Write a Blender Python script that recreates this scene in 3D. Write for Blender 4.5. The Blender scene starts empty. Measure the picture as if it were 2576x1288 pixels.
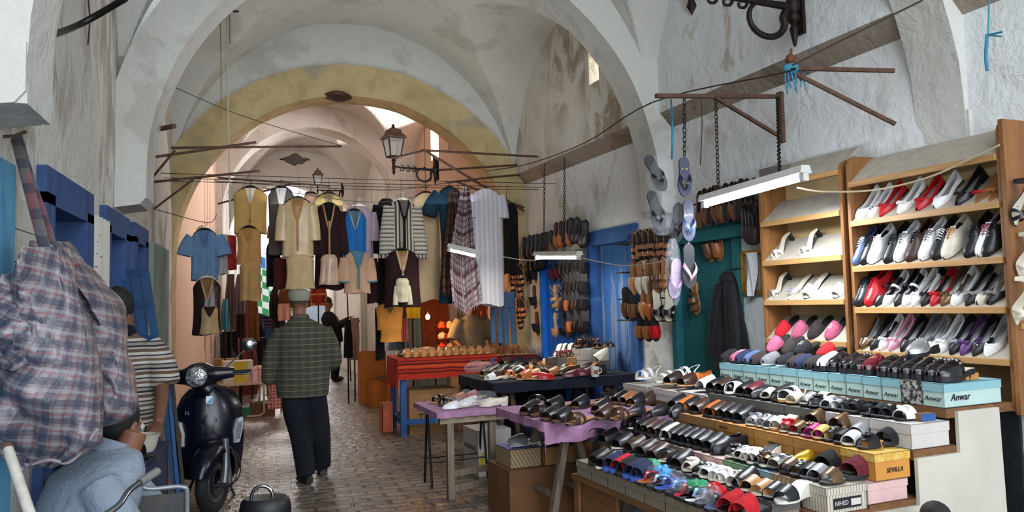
import bpy, bmesh, math, random
from math import sin, cos, pi, radians, sqrt, atan2
from mathutils import Vector, Matrix, noise
random.seed(7)
SC = bpy.context.scene
COL = SC.collection
V = Vector
# ---------------------------------------------------------------- camera
FPX, CX, CY = 1900.0, 1288.0, 644.0
ROLL = radians(1.4)
_dx, _dy = 680 - CX, CY - 779
_xp = _dx * cos(ROLL) + _dy * sin(ROLL)
_yp = -_dx * sin(ROLL) + _dy * cos(ROLL)
PIT = math.atan(-_yp / FPX)
YAW = math.atan(-_xp / math.hypot(FPX, _yp))
CF = V((sin(YAW) * cos(PIT), cos(YAW) * cos(PIT), sin(PIT)))
_r0 = V((cos(YAW), -sin(YAW), 0)); _u0 = _r0.cross(CF)
CR = cos(ROLL) * _r0 - sin(ROLL) * _u0
CU = sin(ROLL) * _r0 + cos(ROLL) * _u0
CAM = V((0, 0, 1.6))
cd = bpy.data.cameras.new('camera'); cam = bpy.data.objects.new('camera', cd); COL.objects.link(cam)
cd.sensor_width = 36; cd.lens = FPX * 36 / 2576; cd.clip_start = 0.05; cd.clip_end = 300
mx = Matrix((CR, CU, -CF)).transposed().to_4x4(); mx.translation = CAM
cam.matrix_world = mx
SC.camera = cam
# ---------------------------------------------------------------- light and exposure
SC.view_settings.view_transform = 'Standard'; SC.view_settings.look = 'None'
SC.view_settings.exposure = 0.0; SC.view_settings.gamma = 1.0
SC.view_settings.use_curve_mapping = False
SC.cycles.max_bounces = 7; SC.cycles.diffuse_bounces = 4; SC.cycles.glossy_bounces = 3
SC.cycles.transmission_bounces = 4; SC.cycles.transparent_max_bounces = 6
SC.cycles.caustics_reflective = False; SC.cycles.caustics_refractive = False
SC.cycles.sample_clamp_indirect = 4.0
w = bpy.data.worlds.new('sky'); SC.world = w; w.use_nodes = True
bg = w.node_tree.nodes['Background']; bg.inputs[0].default_value = (0.80, 0.88, 1.0, 1); bg.inputs[1].default_value = 2.2
def area(name, loc, aim, sx, sy, power, col=(1, 1, 1), spread=180):
    l = bpy.data.lights.new(name, 'AREA'); l.shape = 'RECTANGLE'; l.size = sx; l.size_y = sy
    l.energy = power; l.color = col; l.spread = radians(spread)
    o = bpy.data.objects.new(name, l); COL.objects.link(o); o.location = loc
    o.rotation_euler = (V(aim) - V(loc)).to_track_quat('-Z', 'Y').to_euler()
    return o
# daylight entering through the open end of the street behind the viewer and the street's wall slits, plus one added fill
area('daylight_street_end', (1.4, -4.5, 2.6), (1.3, 9, 4.2), 5.5, 4.5, 385, (0.88, 0.94, 1.0))
area('daylight_roof_opening', (1.3, -0.6, 5.2), (1.5, 4.0, 0.5), 2.4, 2.0, 90, (0.88, 0.94, 1.0))
area('daylight_slit_bay', (4.3, 8.05, 4.45), (1.5, 7.6, 3.6), 0.3, 0.5, 80, (1.0, 0.98, 0.95), 120)
area('added_bay_fill', (1.2, 8.3, 2.9), (1.2, 8.4, 5.0), 2.4, 2.2, 26, (0.95, 0.98, 1.0))  # added lamp with no source in the place, brightens the vault from below
area('daylight_slit_second', (3.0, 12.75, 4.6), (0.6, 12.0, 4.4), 0.3, 0.7, 380, (1.0, 0.97, 0.94))
area('daylight_slit_third', (2.7, 15.5, 4.5), (0.2, 15.2, 4.3), 0.4, 0.6, 300, (1.0, 0.97, 0.95))
area('daylight_slit_fourth', (2.35, 19.6, 4.5), (0.2, 19.2, 4.3), 0.5, 0.7, 300, (1.0, 0.97, 0.95))
area('daylight_far_end', (0.4, 25.5, 5.2), (0.5, 18, 1.2), 2.4, 2.4, 320, (1.0, 0.95, 0.90))
# ---------------------------------------------------------------- frames of reference
TH = radians(4.8)                      # the shop wall stands 4.8 degrees off the street's axis
EU = V((cos(TH), sin(TH), 0)); EV = V((-sin(TH), cos(TH), 0))
def R(u, v, z=0.0): return EU * u + EV * v + V((0, 0, z))
def ray(x, y): return CF + CR * ((x - CX) / FPX) + CU * ((CY - y) / FPX)
def onz(x, y, z): d = ray(x, y); return CAM + d * ((z - 1.6) / d.z)
def onY(x, y, Y): d = ray(x, y); return CAM + d * (Y / d.y)
def onX(x, y, X): d = ray(x, y); return CAM + d * (X / d.x)
def onu(x, y, u): d = ray(x, y); return CAM + d * (u / d.dot(EU))
def onv(x, y, v): d = ray(x, y); return CAM + d * (v / d.dot(EV))
def ond(x, y, k): return CAM + ray(x, y) * k
def px_of(p):
    q = V(p) - CAM; z = q.dot(CF); return CX + FPX * q.dot(CR) / z
def vat(px, u, z):                     # where along the shop wall a column of the view meets a line u, z
    a, b = 0.5, 40.0
    for _ in range(50):
        m = (a + b) / 2
        if px_of(R(u, m, z)) > px: a = m
        else: b = m
    return (a + b) / 2
# ---------------------------------------------------------------- objects
def tag(o, label=None, cat=None, group=None, kind=None):
    if label: o['label'] = label
    if cat: o['category'] = cat
    if group: o['group'] = group
    if kind: o['kind'] = kind
    return o
def thing(name, label, cat, loc=(0, 0, 0), rz=0.0, group=None, rot=None):
    o = bpy.data.objects.new(name, None); COL.objects.link(o); o.empty_display_size = 0.05
    o.location = loc; o.rotation_euler = rot if rot else (0, 0, rz)
    return tag(o, label, cat, group)
def link(name, me, parent=None, mats=None, over=None):
    o = bpy.data.objects.new(name, me); COL.objects.link(o)
    if parent: o.parent = parent
    if over:
        for i, m in enumerate(over):
            o.material_slots[i].link = 'OBJECT'; o.material_slots[i].material = m
    return o
class MB:
    def __init__(s): s.v = []; s.f = []; s.mi = []; s.uv = {}
    def add(s, vs, fs, mi=0, M=None):
        b = len(s.v)
        s.v += [tuple(M @ V(p)) if M else tuple(p) for p in vs]
        s.f += [tuple(b + i for i in q) for q in fs]; s.mi += [mi] * len(fs)
        return b
    def box(s, c, d, mi=0, M=None, rz=0, bev=0):
        x, y, z = d[0] / 2, d[1] / 2, d[2] / 2
        L = Matrix.Translation(c) @ Matrix.Rotation(rz, 4, 'Z')
        if M: L = M @ L
        vs = [(i * x, j * y, k * z) for k in (-1, 1) for j in (-1, 1) for i in (-1, 1)]
        s.add(vs, [(0, 2, 3, 1), (4, 5, 7, 6), (0, 1, 5, 4), (2, 6, 7, 3), (0, 4, 6, 2), (1, 3, 7, 5)], mi, L); return s
    def bar(s, a, b, wd, th, mi=0, up=(0, 0, 1)):    # straight bar of rectangular section
        a, b = V(a), V(b); t = (b - a); L = t.length; t.normalize()
        n = t.cross(V(up)); n = n.normalized() if n.length > 1e-4 else V((1, 0, 0)); m = n.cross(t)
        Mx = Matrix((t, n, m)).transposed().to_4x4(); Mx.translation = (a + b) / 2
        return s.box((0, 0, 0), (L, wd, th), mi, Mx)
    def rings(s, rs, mi=0, close=True, cap=True, M=None):
        n = len(rs[0]); b = s.add([p for r in rs for p in r], [], mi, M); fs = []
        for i in range(len(rs) - 1):
            for j in range(n if close else n - 1):
                k = (j + 1) % n
                fs.append((b + i * n + j, b + i * n + k, b + (i + 1) * n + k, b + (i + 1) * n + j))
        if cap and close:
            fs.append(tuple(b + j for j in reversed(range(n)))); e = b + (len(rs) - 1) * n
            fs.append(tuple(e + j for j in range(n)))
        s.f += fs; s.mi += [mi] * len(fs); return s
    def tube(s, pts, r, n=8, mi=0, k=0, flat=1.0, up=None, M=None, cap=True):
        pts = [V(p) for p in pts]; rr = list(r) if hasattr(r, '__len__') else [r] * len(pts)
        if k: pts, rr = smooth(pts, rr, k)
        rs = []; pn = None
        for i, p in enumerate(pts):
            t = (pts[min(i + 1, len(pts) - 1)] - pts[max(i - 1, 0)])
            t = t.normalized() if t.length > 1e-9 else V((0, 0, 1))
            if up is not None: a = V(up)
            else: a = pn if pn is not None else (V((0, 0, 1)) if abs(t.z) < .9 else V((1, 0, 0)))
            x = t.cross(a)
            if x.length < 1e-5: x = t.cross(V((0.3, 1, 0.2)))
            x.normalize(); y = x.cross(t).normalized(); pn = y
            rs.append([p + x * (rr[i] * cos(2 * pi * j / n)) + y * (rr[i] * flat * sin(2 * pi * j / n)) for j in range(n)])
        return s.rings(rs, mi, True, cap, M)
    def lathe(s, prof, n=16, mi=0, M=None, cap=True):
        return s.rings([[(r * cos(2 * pi * j / n), r * sin(2 * pi * j / n), z) for j in range(n)] for r, z in prof], mi, True, cap, M)
    def ell(s, c, r, nu=16, nv=10, mi=0, M=None):
        rs = []
        for i in range(nv + 1):
            a = pi * (i + .02 if i == 0 else i - .02 if i == nv else i) / nv
            rs.append([(c[0] + r[0] * sin(a) * cos(2 * pi * j / nu), c[1] + r[1] * sin(a) * sin(2 * pi * j / nu), c[2] - r[2] * cos(a)) for j in range(nu)])
        return s.rings(rs, mi, True, True, M)
    def prism(s, poly, z0, z1, mi=0, M=None):
        return s.rings([[(x, y, z0) for x, y in poly], [(x, y, z1) for x, y in poly]], mi, True, True, M)
    def grid(s, nu, nv, fn, mi=0, th=0.0, wrapu=False, uvs=True):
        P = [[V(fn(i / nu, j / nv)) for i in range(nu + 1)] for j in range(nv + 1)]
        b = len(s.v); W = nu + 1
        s.v += [tuple(p) for row in P for p in row]
        for j in range(nv):
            for i in range(nu):
                q = (b + j * W + i, b + j * W + i + 1, b + (j + 1) * W + i + 1, b + (j + 1) * W + i)
                if uvs: s.uv[len(s.f)] = [(i / nu, j / nv), ((i + 1) / nu, j / nv), ((i + 1) / nu, (j + 1) / nv), (i / nu, (j + 1) / nv)]
                s.f.append(q); s.mi.append(mi)
        if th:
            b2 = len(s.v)
            for j in range(nv + 1):
                for i in range(nu + 1):
                    a = P[j][min(i + 1, nu)] - P[j][max(i - 1, 0)]; c = P[min(j + 1, nv)][i] - P[max(j - 1, 0)][i]
                    n = a.cross(c); n = n.normalized() if n.length > 1e-9 else V((0, 0, 1))
                    s.v.append(tuple(P[j][i] - n * th))
            for j in range(nv):
                for i in range(nu):
                    if uvs: s.uv[len(s.f)] = [(i / nu, j / nv), (i / nu, (j + 1) / nv), ((i + 1) / nu, (j + 1) / nv), ((i + 1) / nu, j / nv)]
                    s.f.append((b2 + j * W + i, b2 + (j + 1) * W + i, b2 + (j + 1) * W + i + 1, b2 + j * W + i + 1)); s.mi.append(mi)
            edge = [j * W for j in range(nv + 1)], [j * W + nu for j in range(nv + 1)], list(range(W)), [nv * W + i for i in range(W)]
            for e in edge:
                for a, c in zip(e, e[1:]): s.f.append((b + a, b + c, b2 + c, b2 + a)); s.mi.append(mi)
        return s
    def mesh(s, name, mats, smooth=True, ang=38):
        me = bpy.data.meshes.new(name); me.from_pydata(s.v, [], s.f)
        for m in (mats if isinstance(mats, (list, tuple)) else [mats]): me.materials.append(m)
        if len(me.materials) > 1: me.polygons.foreach_set('material_index', s.mi)
        if s.uv:
            ul = me.uv_layers.new(name='uv')
            for fi, uv in s.uv.items():
                p = me.polygons[fi]
                for k, li in enumerate(p.loop_indices): ul.data[li].uv = uv[k]
        bm = bmesh.new(); bm.from_mesh(me); bmesh.ops.recalc_face_normals(bm, faces=bm.faces[:]) ; bm.to_mesh(me); bm.free()
        if smooth:
            me.shade_smooth()
            try: me.set_sharp_from_angle(angle=radians(ang))
            except Exception: pass
        return me
    def build(s, name, mats, parent=None, smooth=True, ang=38, bev=0.0):
        o = link(name, s.mesh(name, mats, smooth, ang), parent)
        if bev:
            m = o.modifiers.new('edge', 'BEVEL'); m.width = bev; m.segments = 2; m.limit_method = 'ANGLE'; m.angle_limit = radians(40)
        return o
def smooth(pts, rr, k):
    P = [pts[0]] + list(pts) + [pts[-1]]; Q = [rr[0]] + list(rr) + [rr[-1]]; op, orr = [], []
    for i in range(1, len(P) - 2):
        for j in range(k):
            t = j / k; a, b, c, d = P[i - 1], P[i], P[i + 1], P[i + 2]
            op.append(0.5 * ((2 * b) + (c - a) * t + (2 * a - 5 * b + 4 * c - d) * t * t + (3 * b - a - 3 * c + d) * t ** 3))
            orr.append(Q[i] + (Q[i + 1] - Q[i]) * t)
    op.append(P[-2]); orr.append(Q[-2]); return op, orr
def fuse(o, vox, it=4, fac=0.5):       # melt overlapping limbs into one continuous skin
    m = o.modifiers.new('fuse', 'REMESH'); m.mode = 'VOXEL'; m.voxel_size = vox; m.use_smooth_shade = True
    if it: s = o.modifiers.new('relax', 'SMOOTH'); s.iterations = it; s.factor = fac
    return o
def interp(x, tab):
    if x <= tab[0][0]: return tab[0][1]
    for (a, p), (b, q) in zip(tab, tab[1:]):
        if x <= b:
            t = (x - a) / (b - a); t = t * t * (3 - 2 * t) if False else t
            return p + (q - p) * t
    return tab[-1][1]
ORD = 'first second third fourth fifth sixth seventh eighth ninth tenth eleventh twelfth thirteenth fourteenth fifteenth sixteenth seventeenth eighteenth nineteenth twentieth'.split()
ORD += ['twenty-' + o for o in ORD[:9]] + ['thirtieth'] + ['thirty-' + o for o in ORD[:9]]
# ---------------------------------------------------------------- materials
def lin(h):
    h = h.lstrip('#'); c = [int(h[i:i + 2], 16) / 255 for i in (0, 2, 4)]
    return tuple((x / 12.92 if x <= .04045 else ((x + .055) / 1.055) ** 2.4) for x in c) + (1,)
MATS = {}
class NT:
    def __init__(s, name):
        s.m = bpy.data.materials.new(name); s.m.use_nodes = True; s.t = s.m.node_tree; s.b = s.t.nodes['Principled BSDF']
    def n(s, typ, **kw):
        x = s.t.nodes.new(typ)
        for k, v in kw.items():
            if hasattr(x, k): setattr(x, k, v)
            else: x.inputs[k.replace('_', ' ')].default_value = v
        return x
    def l(s, a, b): s.t.links.new(a, b)
    def coord(s, kind='Object', scale=None, rot=None):
        c = s.n('ShaderNodeTexCoord').outputs[kind]
        if scale or rot:
            m = s.n('ShaderNodeMapping')
            if scale: m.inputs['Scale'].default_value = scale
            if rot: m.inputs['Rotation'].default_value = rot
            s.l(c, m.inputs[0]); c = m.outputs[0]
        return c
    def noise(s, c, sc, det=3, dist=0.0, rough=.55):
        x = s.n('ShaderNodeTexNoise'); x.inputs['Scale'].default_value = sc; x.inputs['Detail'].default_value = det
        x.inputs['Distortion'].default_value = dist; x.inputs['Roughness'].default_value = rough; s.l(c, x.inputs['Vector']); return x.outputs[0]
    def ramp(s, fac, stops, interp='LINEAR'):
        r = s.n('ShaderNodeValToRGB'); r.color_ramp.interpolation = interp; e = r.color_ramp.elements
        while len(e) < len(stops): e.new(0.5)
        for q, (p, c) in zip(e, stops): q.position = p; q.color = lin(c) if isinstance(c, str) else c
        s.l(fac, r.inputs[0]); return r.outputs[0]
    def mix(s, f, a, b, mode='MIX'):
        x = s.n('ShaderNodeMix', data_type='RGBA', blend_type=mode)
        for val, k in ((f, 0), (a, 6), (b, 7)):
            if isinstance(val, (int, float)): x.inputs[k].default_value = val
            elif isinstance(val, str): x.inputs[k].default_value = lin(val)
            elif isinstance(val, tuple): x.inputs[k].default_value = val
            else: s.l(val, x.inputs[k])
        return x.outputs[2]
    def math(s, op, a, b=0.0):
        x = s.n('ShaderNodeMath', operation=op)
        for k, val in ((0, a), (1, b)):
            if isinstance(val, (int, float)): x.inputs[k].default_value = val
            else: s.l(val, x.inputs[k])
        return x.outputs[0]
    def bump(s, h, st=.3, dist=.01):
        b = s.n('ShaderNodeBump'); b.inputs['Strength'].default_value = st; b.inputs['Distance'].default_value = dist
        s.l(h, b.inputs['Height']); s.l(b.outputs[0], s.b.inputs['Normal'])
    def done(s, col=None, rough=.6, metal=0.0, spec=.5):
        if col is not None:
            if isinstance(col, str): s.b.inputs['Base Color'].default_value = lin(col)
            elif isinstance(col, tuple): s.b.inputs['Base Color'].default_value = col
            else: s.l(col, s.b.inputs['Base Color'])
        if isinstance(rough, (int, float)): s.b.inputs['Roughness'].default_value = rough
        else: s.l(rough, s.b.inputs['Roughness'])
        s.b.inputs['Metallic'].default_value = metal; s.b.inputs['Specular IOR Level'].default_value = spec
        return s.m
def mat(col, rough=.6, metal=0.0, var=.12, sc=9.0, bump=0.0, bsc=60.0, spec=.5, coat=0.0):
    key = (col, rough, metal, var, sc, bump, bsc, spec, coat)
    if key in MATS: return MATS[key]
    t = NT('surface_' + col.lstrip('#')); c = t.coord()
    a = lin(col); lo = tuple(x * (1 - var) for x in a[:3]) + (1,); hi = tuple(min(1, x * (1 + var)) for x in a[:3]) + (1,)
    co = t.ramp(t.noise(c, sc), [(.3, lo), (.7, hi)])
    if bump: t.bump(t.noise(c, bsc, 2), bump, .004)
    if coat: t.b.inputs['Coat Weight'].default_value = coat
    MATS[key] = t.done(co, rough, metal, spec); return MATS[key]
def glow(col, st):
    key = ('glow', col, st)
    if key not in MATS:
        t = NT('lit'); t.b.inputs['Emission Color'].default_value = lin(col); t.b.inputs['Emission Strength'].default_value = st
        MATS[key] = t.done(col, .4)
    return MATS[key]
def plaster(name, base, dirt, amt, streak=(1, 1, .35), bump=.45, second=None):
    t = NT(name); c = t.coord('Object')
    cs = t.coord('Object', scale=streak)
    n1 = t.noise(cs, 1.6, 6, .6, .65); n2 = t.noise(c, .45, 3); n3 = t.noise(c, 14, 4, 0, .7)
    f = t.math('MULTIPLY', t.ramp(n1, [(.55 - amt * .13, (0, 0, 0, 1)), (.63 - amt * .10, (1, 1, 1, 1))]), t.ramp(n2, [(.46 - amt * .06, (0, 0, 0, 1)), (.58 - amt * .05, (.9, .9, .9, 1))]))
    col = t.mix(f, base, dirt)
    col = t.mix(t.ramp(t.noise(c, 5.5, 6, 1.2, .7), [(.60, (0, 0, 0, 1)), (.70, (.55, .55, .55, 1))]), col, second or dirt)
    col = t.mix(t.math('MULTIPLY', t.ramp(n3, [(.3, (0, 0, 0, 1)), (.8, (1, 1, 1, 1))]), .25), col, second or base)
    h = t.math('ADD', t.noise(c, 3.2, 6, .5, .6), t.math('MULTIPLY', n3, .25))
    t.bump(h, bump, .06); return t.done(col, .85, 0, .25)
def wood(name, a, b, rough=.45, scale=(1, 1, 1), ax='X', sc=2.2):
    t = NT(name); s = {'X': (.25, 4, 4), 'Y': (4, .25, 4), 'Z': (4, 4, .25)}[ax]
    c = t.coord('Object', scale=tuple(p * q for p, q in zip(s, scale)))
    n = t.noise(c, sc * 2, 5, 1.2, .65); k = t.noise(t.coord(), 3.0, 2)
    col = t.mix(t.math('MULTIPLY', k, .5), t.ramp(n, [(.3, a), (.62, b)]), a)
    t.bump(n, .12, .01); return t.done(col, rough)
def fabric(col, var=.15, rough=.9, bump=.25, sheen=0.0):
    key = ('fab', col, var, rough, bump)
    if key in MATS: return MATS[key]
    t = NT('cloth_' + col.lstrip('#')); c = t.coord()
    a = lin(col); lo = tuple(x * (1 - var) for x in a[:3]) + (1,); hi = tuple(min(1, x * (1 + var)) for x in a[:3]) + (1,)
    t.bump(t.math('ADD', t.noise(c, 9, 3, .8), t.math('MULTIPLY', t.noise(c, 160, 1), .25)), bump, .03)
    MATS[key] = t.done(t.ramp(t.noise(c, 7, 3), [(.3, lo), (.7, hi)]), rough, 0, .3); return MATS[key]
def stripes(name, axis, period, stops, rough=.9, kind='Object', warp=.0, base2=None):
    """bands of colour along one axis (constant steps)"""
    t = NT(name); c = t.coord(kind)
    sx = t.n('ShaderNodeSeparateXYZ'); t.l(c, sx.inputs[0]); q = sx.outputs[axis]
    if warp: q = t.math('ADD', q, t.math('MULTIPLY', t.noise(c, 6, 2), warp))
    f = t.math('FRACT', t.math('DIVIDE', q, period))
    col = t.ramp(f, stops, 'CONSTANT'); t.bump(t.noise(c, 90, 2), .2, .01)
    return t.done(col, rough, 0, .3)
def plaid(name, base, lines, kind='UV', axes=(0, 1), rough=.6, bump=.15, spec=.3):
    """lines: (axis 0/1, period, position, width, colour, opacity)"""
    t = NT(name); c = t.coord(kind); sx = t.n('ShaderNodeSeparateXYZ'); t.l(c, sx.inputs[0]); col = base
    for ax, per, pos, wd, cc, op in lines:
        f = t.math('FRACT', t.math('DIVIDE', sx.outputs[axes[ax]], per))
        d = t.math('ABSOLUTE', t.math('SUBTRACT', f, pos))
        k = t.math('MULTIPLY', t.math('LESS_THAN', d, wd / 2), op); col = t.mix(k, col, cc)
    t.bump(t.noise(t.coord(), 45, 3), bump, .01)
    return t.done(col if not isinstance(col, str) else col, rough, 0, spec)
LETTER = {}
def text_mesh(s, size, shear=0.0, depth=.0008):
    k = (s, size, shear)
    if k not in LETTER:
        cu = bpy.data.curves.new('lettering', 'FONT'); cu.body = s; cu.size = size; cu.shear = shear; cu.extrude = depth
        cu.align_x = 'CENTER'; cu.align_y = 'CENTER'; cu.resolution_u = 3
        o = bpy.data.objects.new('lettering', cu); COL.objects.link(o)
        dg = bpy.context.evaluated_depsgraph_get(); me = bpy.data.meshes.new_from_object(o.evaluated_get(dg))
        bpy.data.objects.remove(o); LETTER[k] = me
    return LETTER[k]
def lettering(s, size, m, parent, loc, rot, shear=0.0, wide=1.0, name='lettering'):
    me = text_mesh(s, size, shear).copy(); me.materials.clear(); me.materials.append(m)
    o = link(name, me, parent); o.location = loc; o.rotation_euler = rot; o.scale = (wide, 1, 1); return o
# ================================================================ setting
PL_LEFT = plaster('plaster_left', '#d2cfc7', '#9a8c7b', .5, (1.5, 1.3, .7), .7, '#d9d6d0')
PL_VAULT = plaster('plaster_vault', '#c6c6bf', '#b0afa6', .25, (1, 1, 1), .5, '#cfcfc8')
PL_RIGHT = plaster('plaster_right', '#d6d9d9', '#aca08e', .15, (1.5, 1.5, 1), .6, '#d6d8d6')
PL_UP = plaster('plaster_upper', '#c6c3ba', '#85745b', .85, (2.2, 2.2, 1.4), .6, '#c2beb4')
PL_PINK = plaster('plaster_pink', '#cdab95', '#b8967f', .2, (1, 1, 1), .3, '#d6b7a4')
PL_TUN = plaster('plaster_tunnel', '#d2ccc5', '#b7aea5', .3, (1, 1, 1), .4, '#d8d3cd')
PL_SOFFIT = plaster('plaster_soffit', '#94897c', '#6f6355', .6, (1, 1, 1), .6, '#a89d90')
def ochre():
    t = NT('ochre_stone'); c = t.coord()
    n = t.noise(c, 2.6, 5, .4); k = t.noise(c, .9, 3)
    col = t.ramp(n, [(.30, '#9a8c6b'), (.45, '#b3a075'), (.60, '#bfac82'), (.75, '#a8925f')])
    col = t.mix(t.ramp(k, [(.60, (0, 0, 0, 1)), (.66, (.8, .8, .8, 1))], 'LINEAR'), col, '#94907f')
    t.bump(t.noise(c, 8, 5), .5, .03); return t.done(col, .85, 0, .25)
OCHRE = ochre()
def cobbles():
    t = NT('cobbles'); c = t.coord('Object'); 
    wv = t.n('ShaderNodeVectorMath', operation='ADD'); nz = t.n('ShaderNodeTexNoise'); nz.inputs['Scale'].default_value = 1.3; t.l(c, nz.inputs['Vector'])
    sc_ = t.n('ShaderNodeVectorMath', operation='SCALE'); sc_.inputs['Scale'].default_value = .16; t.l(nz.outputs['Color'], sc_.inputs[0])
    t.l(c, wv.inputs[0]); t.l(sc_.outputs[0], wv.inputs[1])
    b = t.n('ShaderNodeTexBrick'); t.l(wv.outputs[0], b.inputs['Vector'])
    b.inputs['Scale'].default_value = 1.0; b.inputs['Brick Width'].default_value = .29; b.inputs['Row Height'].default_value = .118
    b.inputs['Mortar Size'].default_value = .016; b.inputs['Mortar Smooth'].default_value = .35; b.offset = .5
    b.inputs['Color1'].default_value = lin('#85766a'); b.inputs['Color2'].default_value = lin('#544a43'); b.inputs['Mortar'].default_value = lin('#262019')
    col = t.mix(t.math('MULTIPLY', t.noise(c, 5, 5), .55), b.outputs['Color'], '#8d8074')
    inv = t.math('SUBTRACT', 1.0, b.outputs['Fac'])
    h = t.math('ADD', inv, t.math('MULTIPLY', t.noise(c, 11, 4), .45)); t.bump(h, 1.0, .05)
    ro = t.ramp(t.noise(c, .8, 4), [(.35, (.22, .22, .22, 1)), (.65, (.5, .5, .5, 1))])
    return t.done(col, ro, 0, .5)
COBBLE = cobbles()
BLUE = plaster('paint_blue', '#2d5896', '#284a80', .5, (3, 3, .3), .15, '#5a7aa6')
VIOL = plaster('paint_violet_blue', '#3a5284', '#304672', .6, (3, 3, .3), .2, '#6580a6')
BRIGHTBLUE = plaster('paint_bright_blue', '#1f6fd6', '#1a5fbd', .3, (2, 2, 1), .1, '#2a78da')
TEAL = plaster('paint_teal', '#27686d', '#1f555c', .5, (2, 2, .5), .12, '#3a7a7d')
PALEBLUE = plaster('paint_pale_blue', '#5e9fc4', '#4a86ad', .6, (2, 2, .4), .3, '#79b2cf')
WORN = plaster('paint_worn', '#2f5b98', '#76859a', .45, (4, 4, .8), .2, '#3a66a2')
WHITEP = plaster('paint_white', '#c4c2b6', '#9d998c', .5, (2, 2, .4), .25, '#cecbc0')
GREENGREY = plaster('paint_green_grey', '#7f9088', '#66766f', .5, (3, 3, .3), .2, '#a3aca3')
DARK = mat('#15130f', .9)
IRON = mat('#241c17', .55, .6, .3, 20, .3, 80)
RUST = mat('#5a4234', .75, .3, .3, 14, .3, 50)
BLACKM = mat('#121212', .45, .3, .2)
def struct(mb, name, m, smooth=False, ang=38):
    return tag(mb.build(name, m, None, smooth, ang), kind='structure')
# floor
f = MB(); f.add([(-7, -6, 0), (9, -6, 0), (9, 70, 0), (-7, 70, 0)], [(0, 1, 2, 3)]); struct(f, 'floor', COBBLE)
def wall_panel(mb, fr, a0, a1, z0, z1, holes, th=.35):
    """fr(a, depth, z) -> world; holes (a0, a1, z0, z1); solid cells as blocks"""
    A = sorted({a0, a1, *[h[0] for h in holes], *[h[1] for h in holes]}); Z = sorted({z0, z1, *[h[2] for h in holes], *[h[3] for h in holes]})
    A = [a for a in A if a0 <= a <= a1]; Z = [z for z in Z if z0 <= z <= z1]
    for p, q in zip(A, A[1:]):
        for r, s in zip(Z, Z[1:]):
            if any(h[0] < (p + q) / 2 < h[1] and h[2] < (r + s) / 2 < h[3] for h in holes): continue
            vs = [fr(a, d, z) for z in (r, s) for d in (0, th) for a in (p, q)]
            mb.add(vs, [(0, 2, 3, 1), (4, 5, 7, 6), (0, 1, 5, 4), (2, 6, 7, 3), (0, 4, 6, 2), (1, 3, 7, 5)])
    return mb
LX = -1.15
FL = lambda y, d, z: (LX - d, y, z)
LD = [(4.46, 5.5, 0, 2.24), (5.98, 6.85, 0, 2.24), (7.16, 7.85, 0, 2.26)]
struct(wall_panel(MB(), FL, -3, 10.5, 0, 6, LD), 'wall_left', PL_LEFT)
U0 = 4.3
RH = [(6.86, 7.96, 0, 2.3), (8.2, 9.25, 0.0, 2.12), (5.22, 6.2, 0, 2.2)]
FR_ = lambda v, d, z: R(U0 + d, v, z)
struct(wall_panel(MB(), FR_, -3, 10.6, 0, 3.3, RH), 'wall_right', PL_RIGHT)
FRU = lambda v, d, z: R(4.17 + d, v, z)
struct(wall_panel(MB(), FRU, 6.5, 10.6, 3.43, 6, [(7.34, 7.57, 4.1, 4.6)], .6), 'wall_right_upper', PL_UP)
struct(wall_panel(MB(), FRU, -3, 6.5, 3.43, 6, [], .6), 'wall_right_upper', PL_RIGHT)
s = MB()
for a, b in ((-3, 6.42), (6.6, 10.2)):
    vs = [R(4.30, a, 3.29), R(4.17, a, 3.435), R(4.7, a, 3.435), R(4.7, a, 3.29), R(4.30, b, 3.29), R(4.17, b, 3.435), R(4.7, b, 3.435), R(4.7, b, 3.29)]
    s.add(vs, [(0, 1, 5, 4), (1, 2, 6, 5), (2, 3, 7, 6), (3, 0, 4, 7), (0, 3, 2, 1), (4, 5, 6, 7)])
struct(s, 'trim_ledge', PL_SOFFIT)
# vault cells over each bay: two crossing barrels
def rwx(y): return (4.12 - y * sin(TH)) / cos(TH) + .05
def vault(name, y0, y1, m, crown=5.42, cross=5.12):
    yc = (y0 + y1) / 2; hw = (y1 - y0) / 2 + .12
    def fn(i, j):
        y = y0 + (y1 - y0) * j; xr = rwx(y); x = LX - .05 + (xr - LX + .05) * i
        ax = (LX + xr) / 2; a = (xr - LX) / 2 + .1
        hl = 2.7 + (crown - 2.7) * sqrt(max(0, 1 - ((x - ax) / a) ** 2))
        hc = 2.7 + (cross - 2.7) * max(0, 1 - (abs(y - yc) / hw) ** 2.0) ** .5
        z = max(hl, hc)
        z += .03 * noise.noise(V((x * 1.3, y * 1.3, 0)))
        return (x, y, z)
    g = MB(); g.grid(150, 110, fn, uvs=False); return struct(g, name, m, True, 30)
vault('ceiling_bay', 6.85, 10.15, PL_VAULT)
vault('ceiling_front', 3.8, 6.6, PL_VAULT, 5.5, 5.15)
vault('ceiling_behind', 0.6, 3.46, PL_VAULT, 5.5, 5.15)
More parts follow.
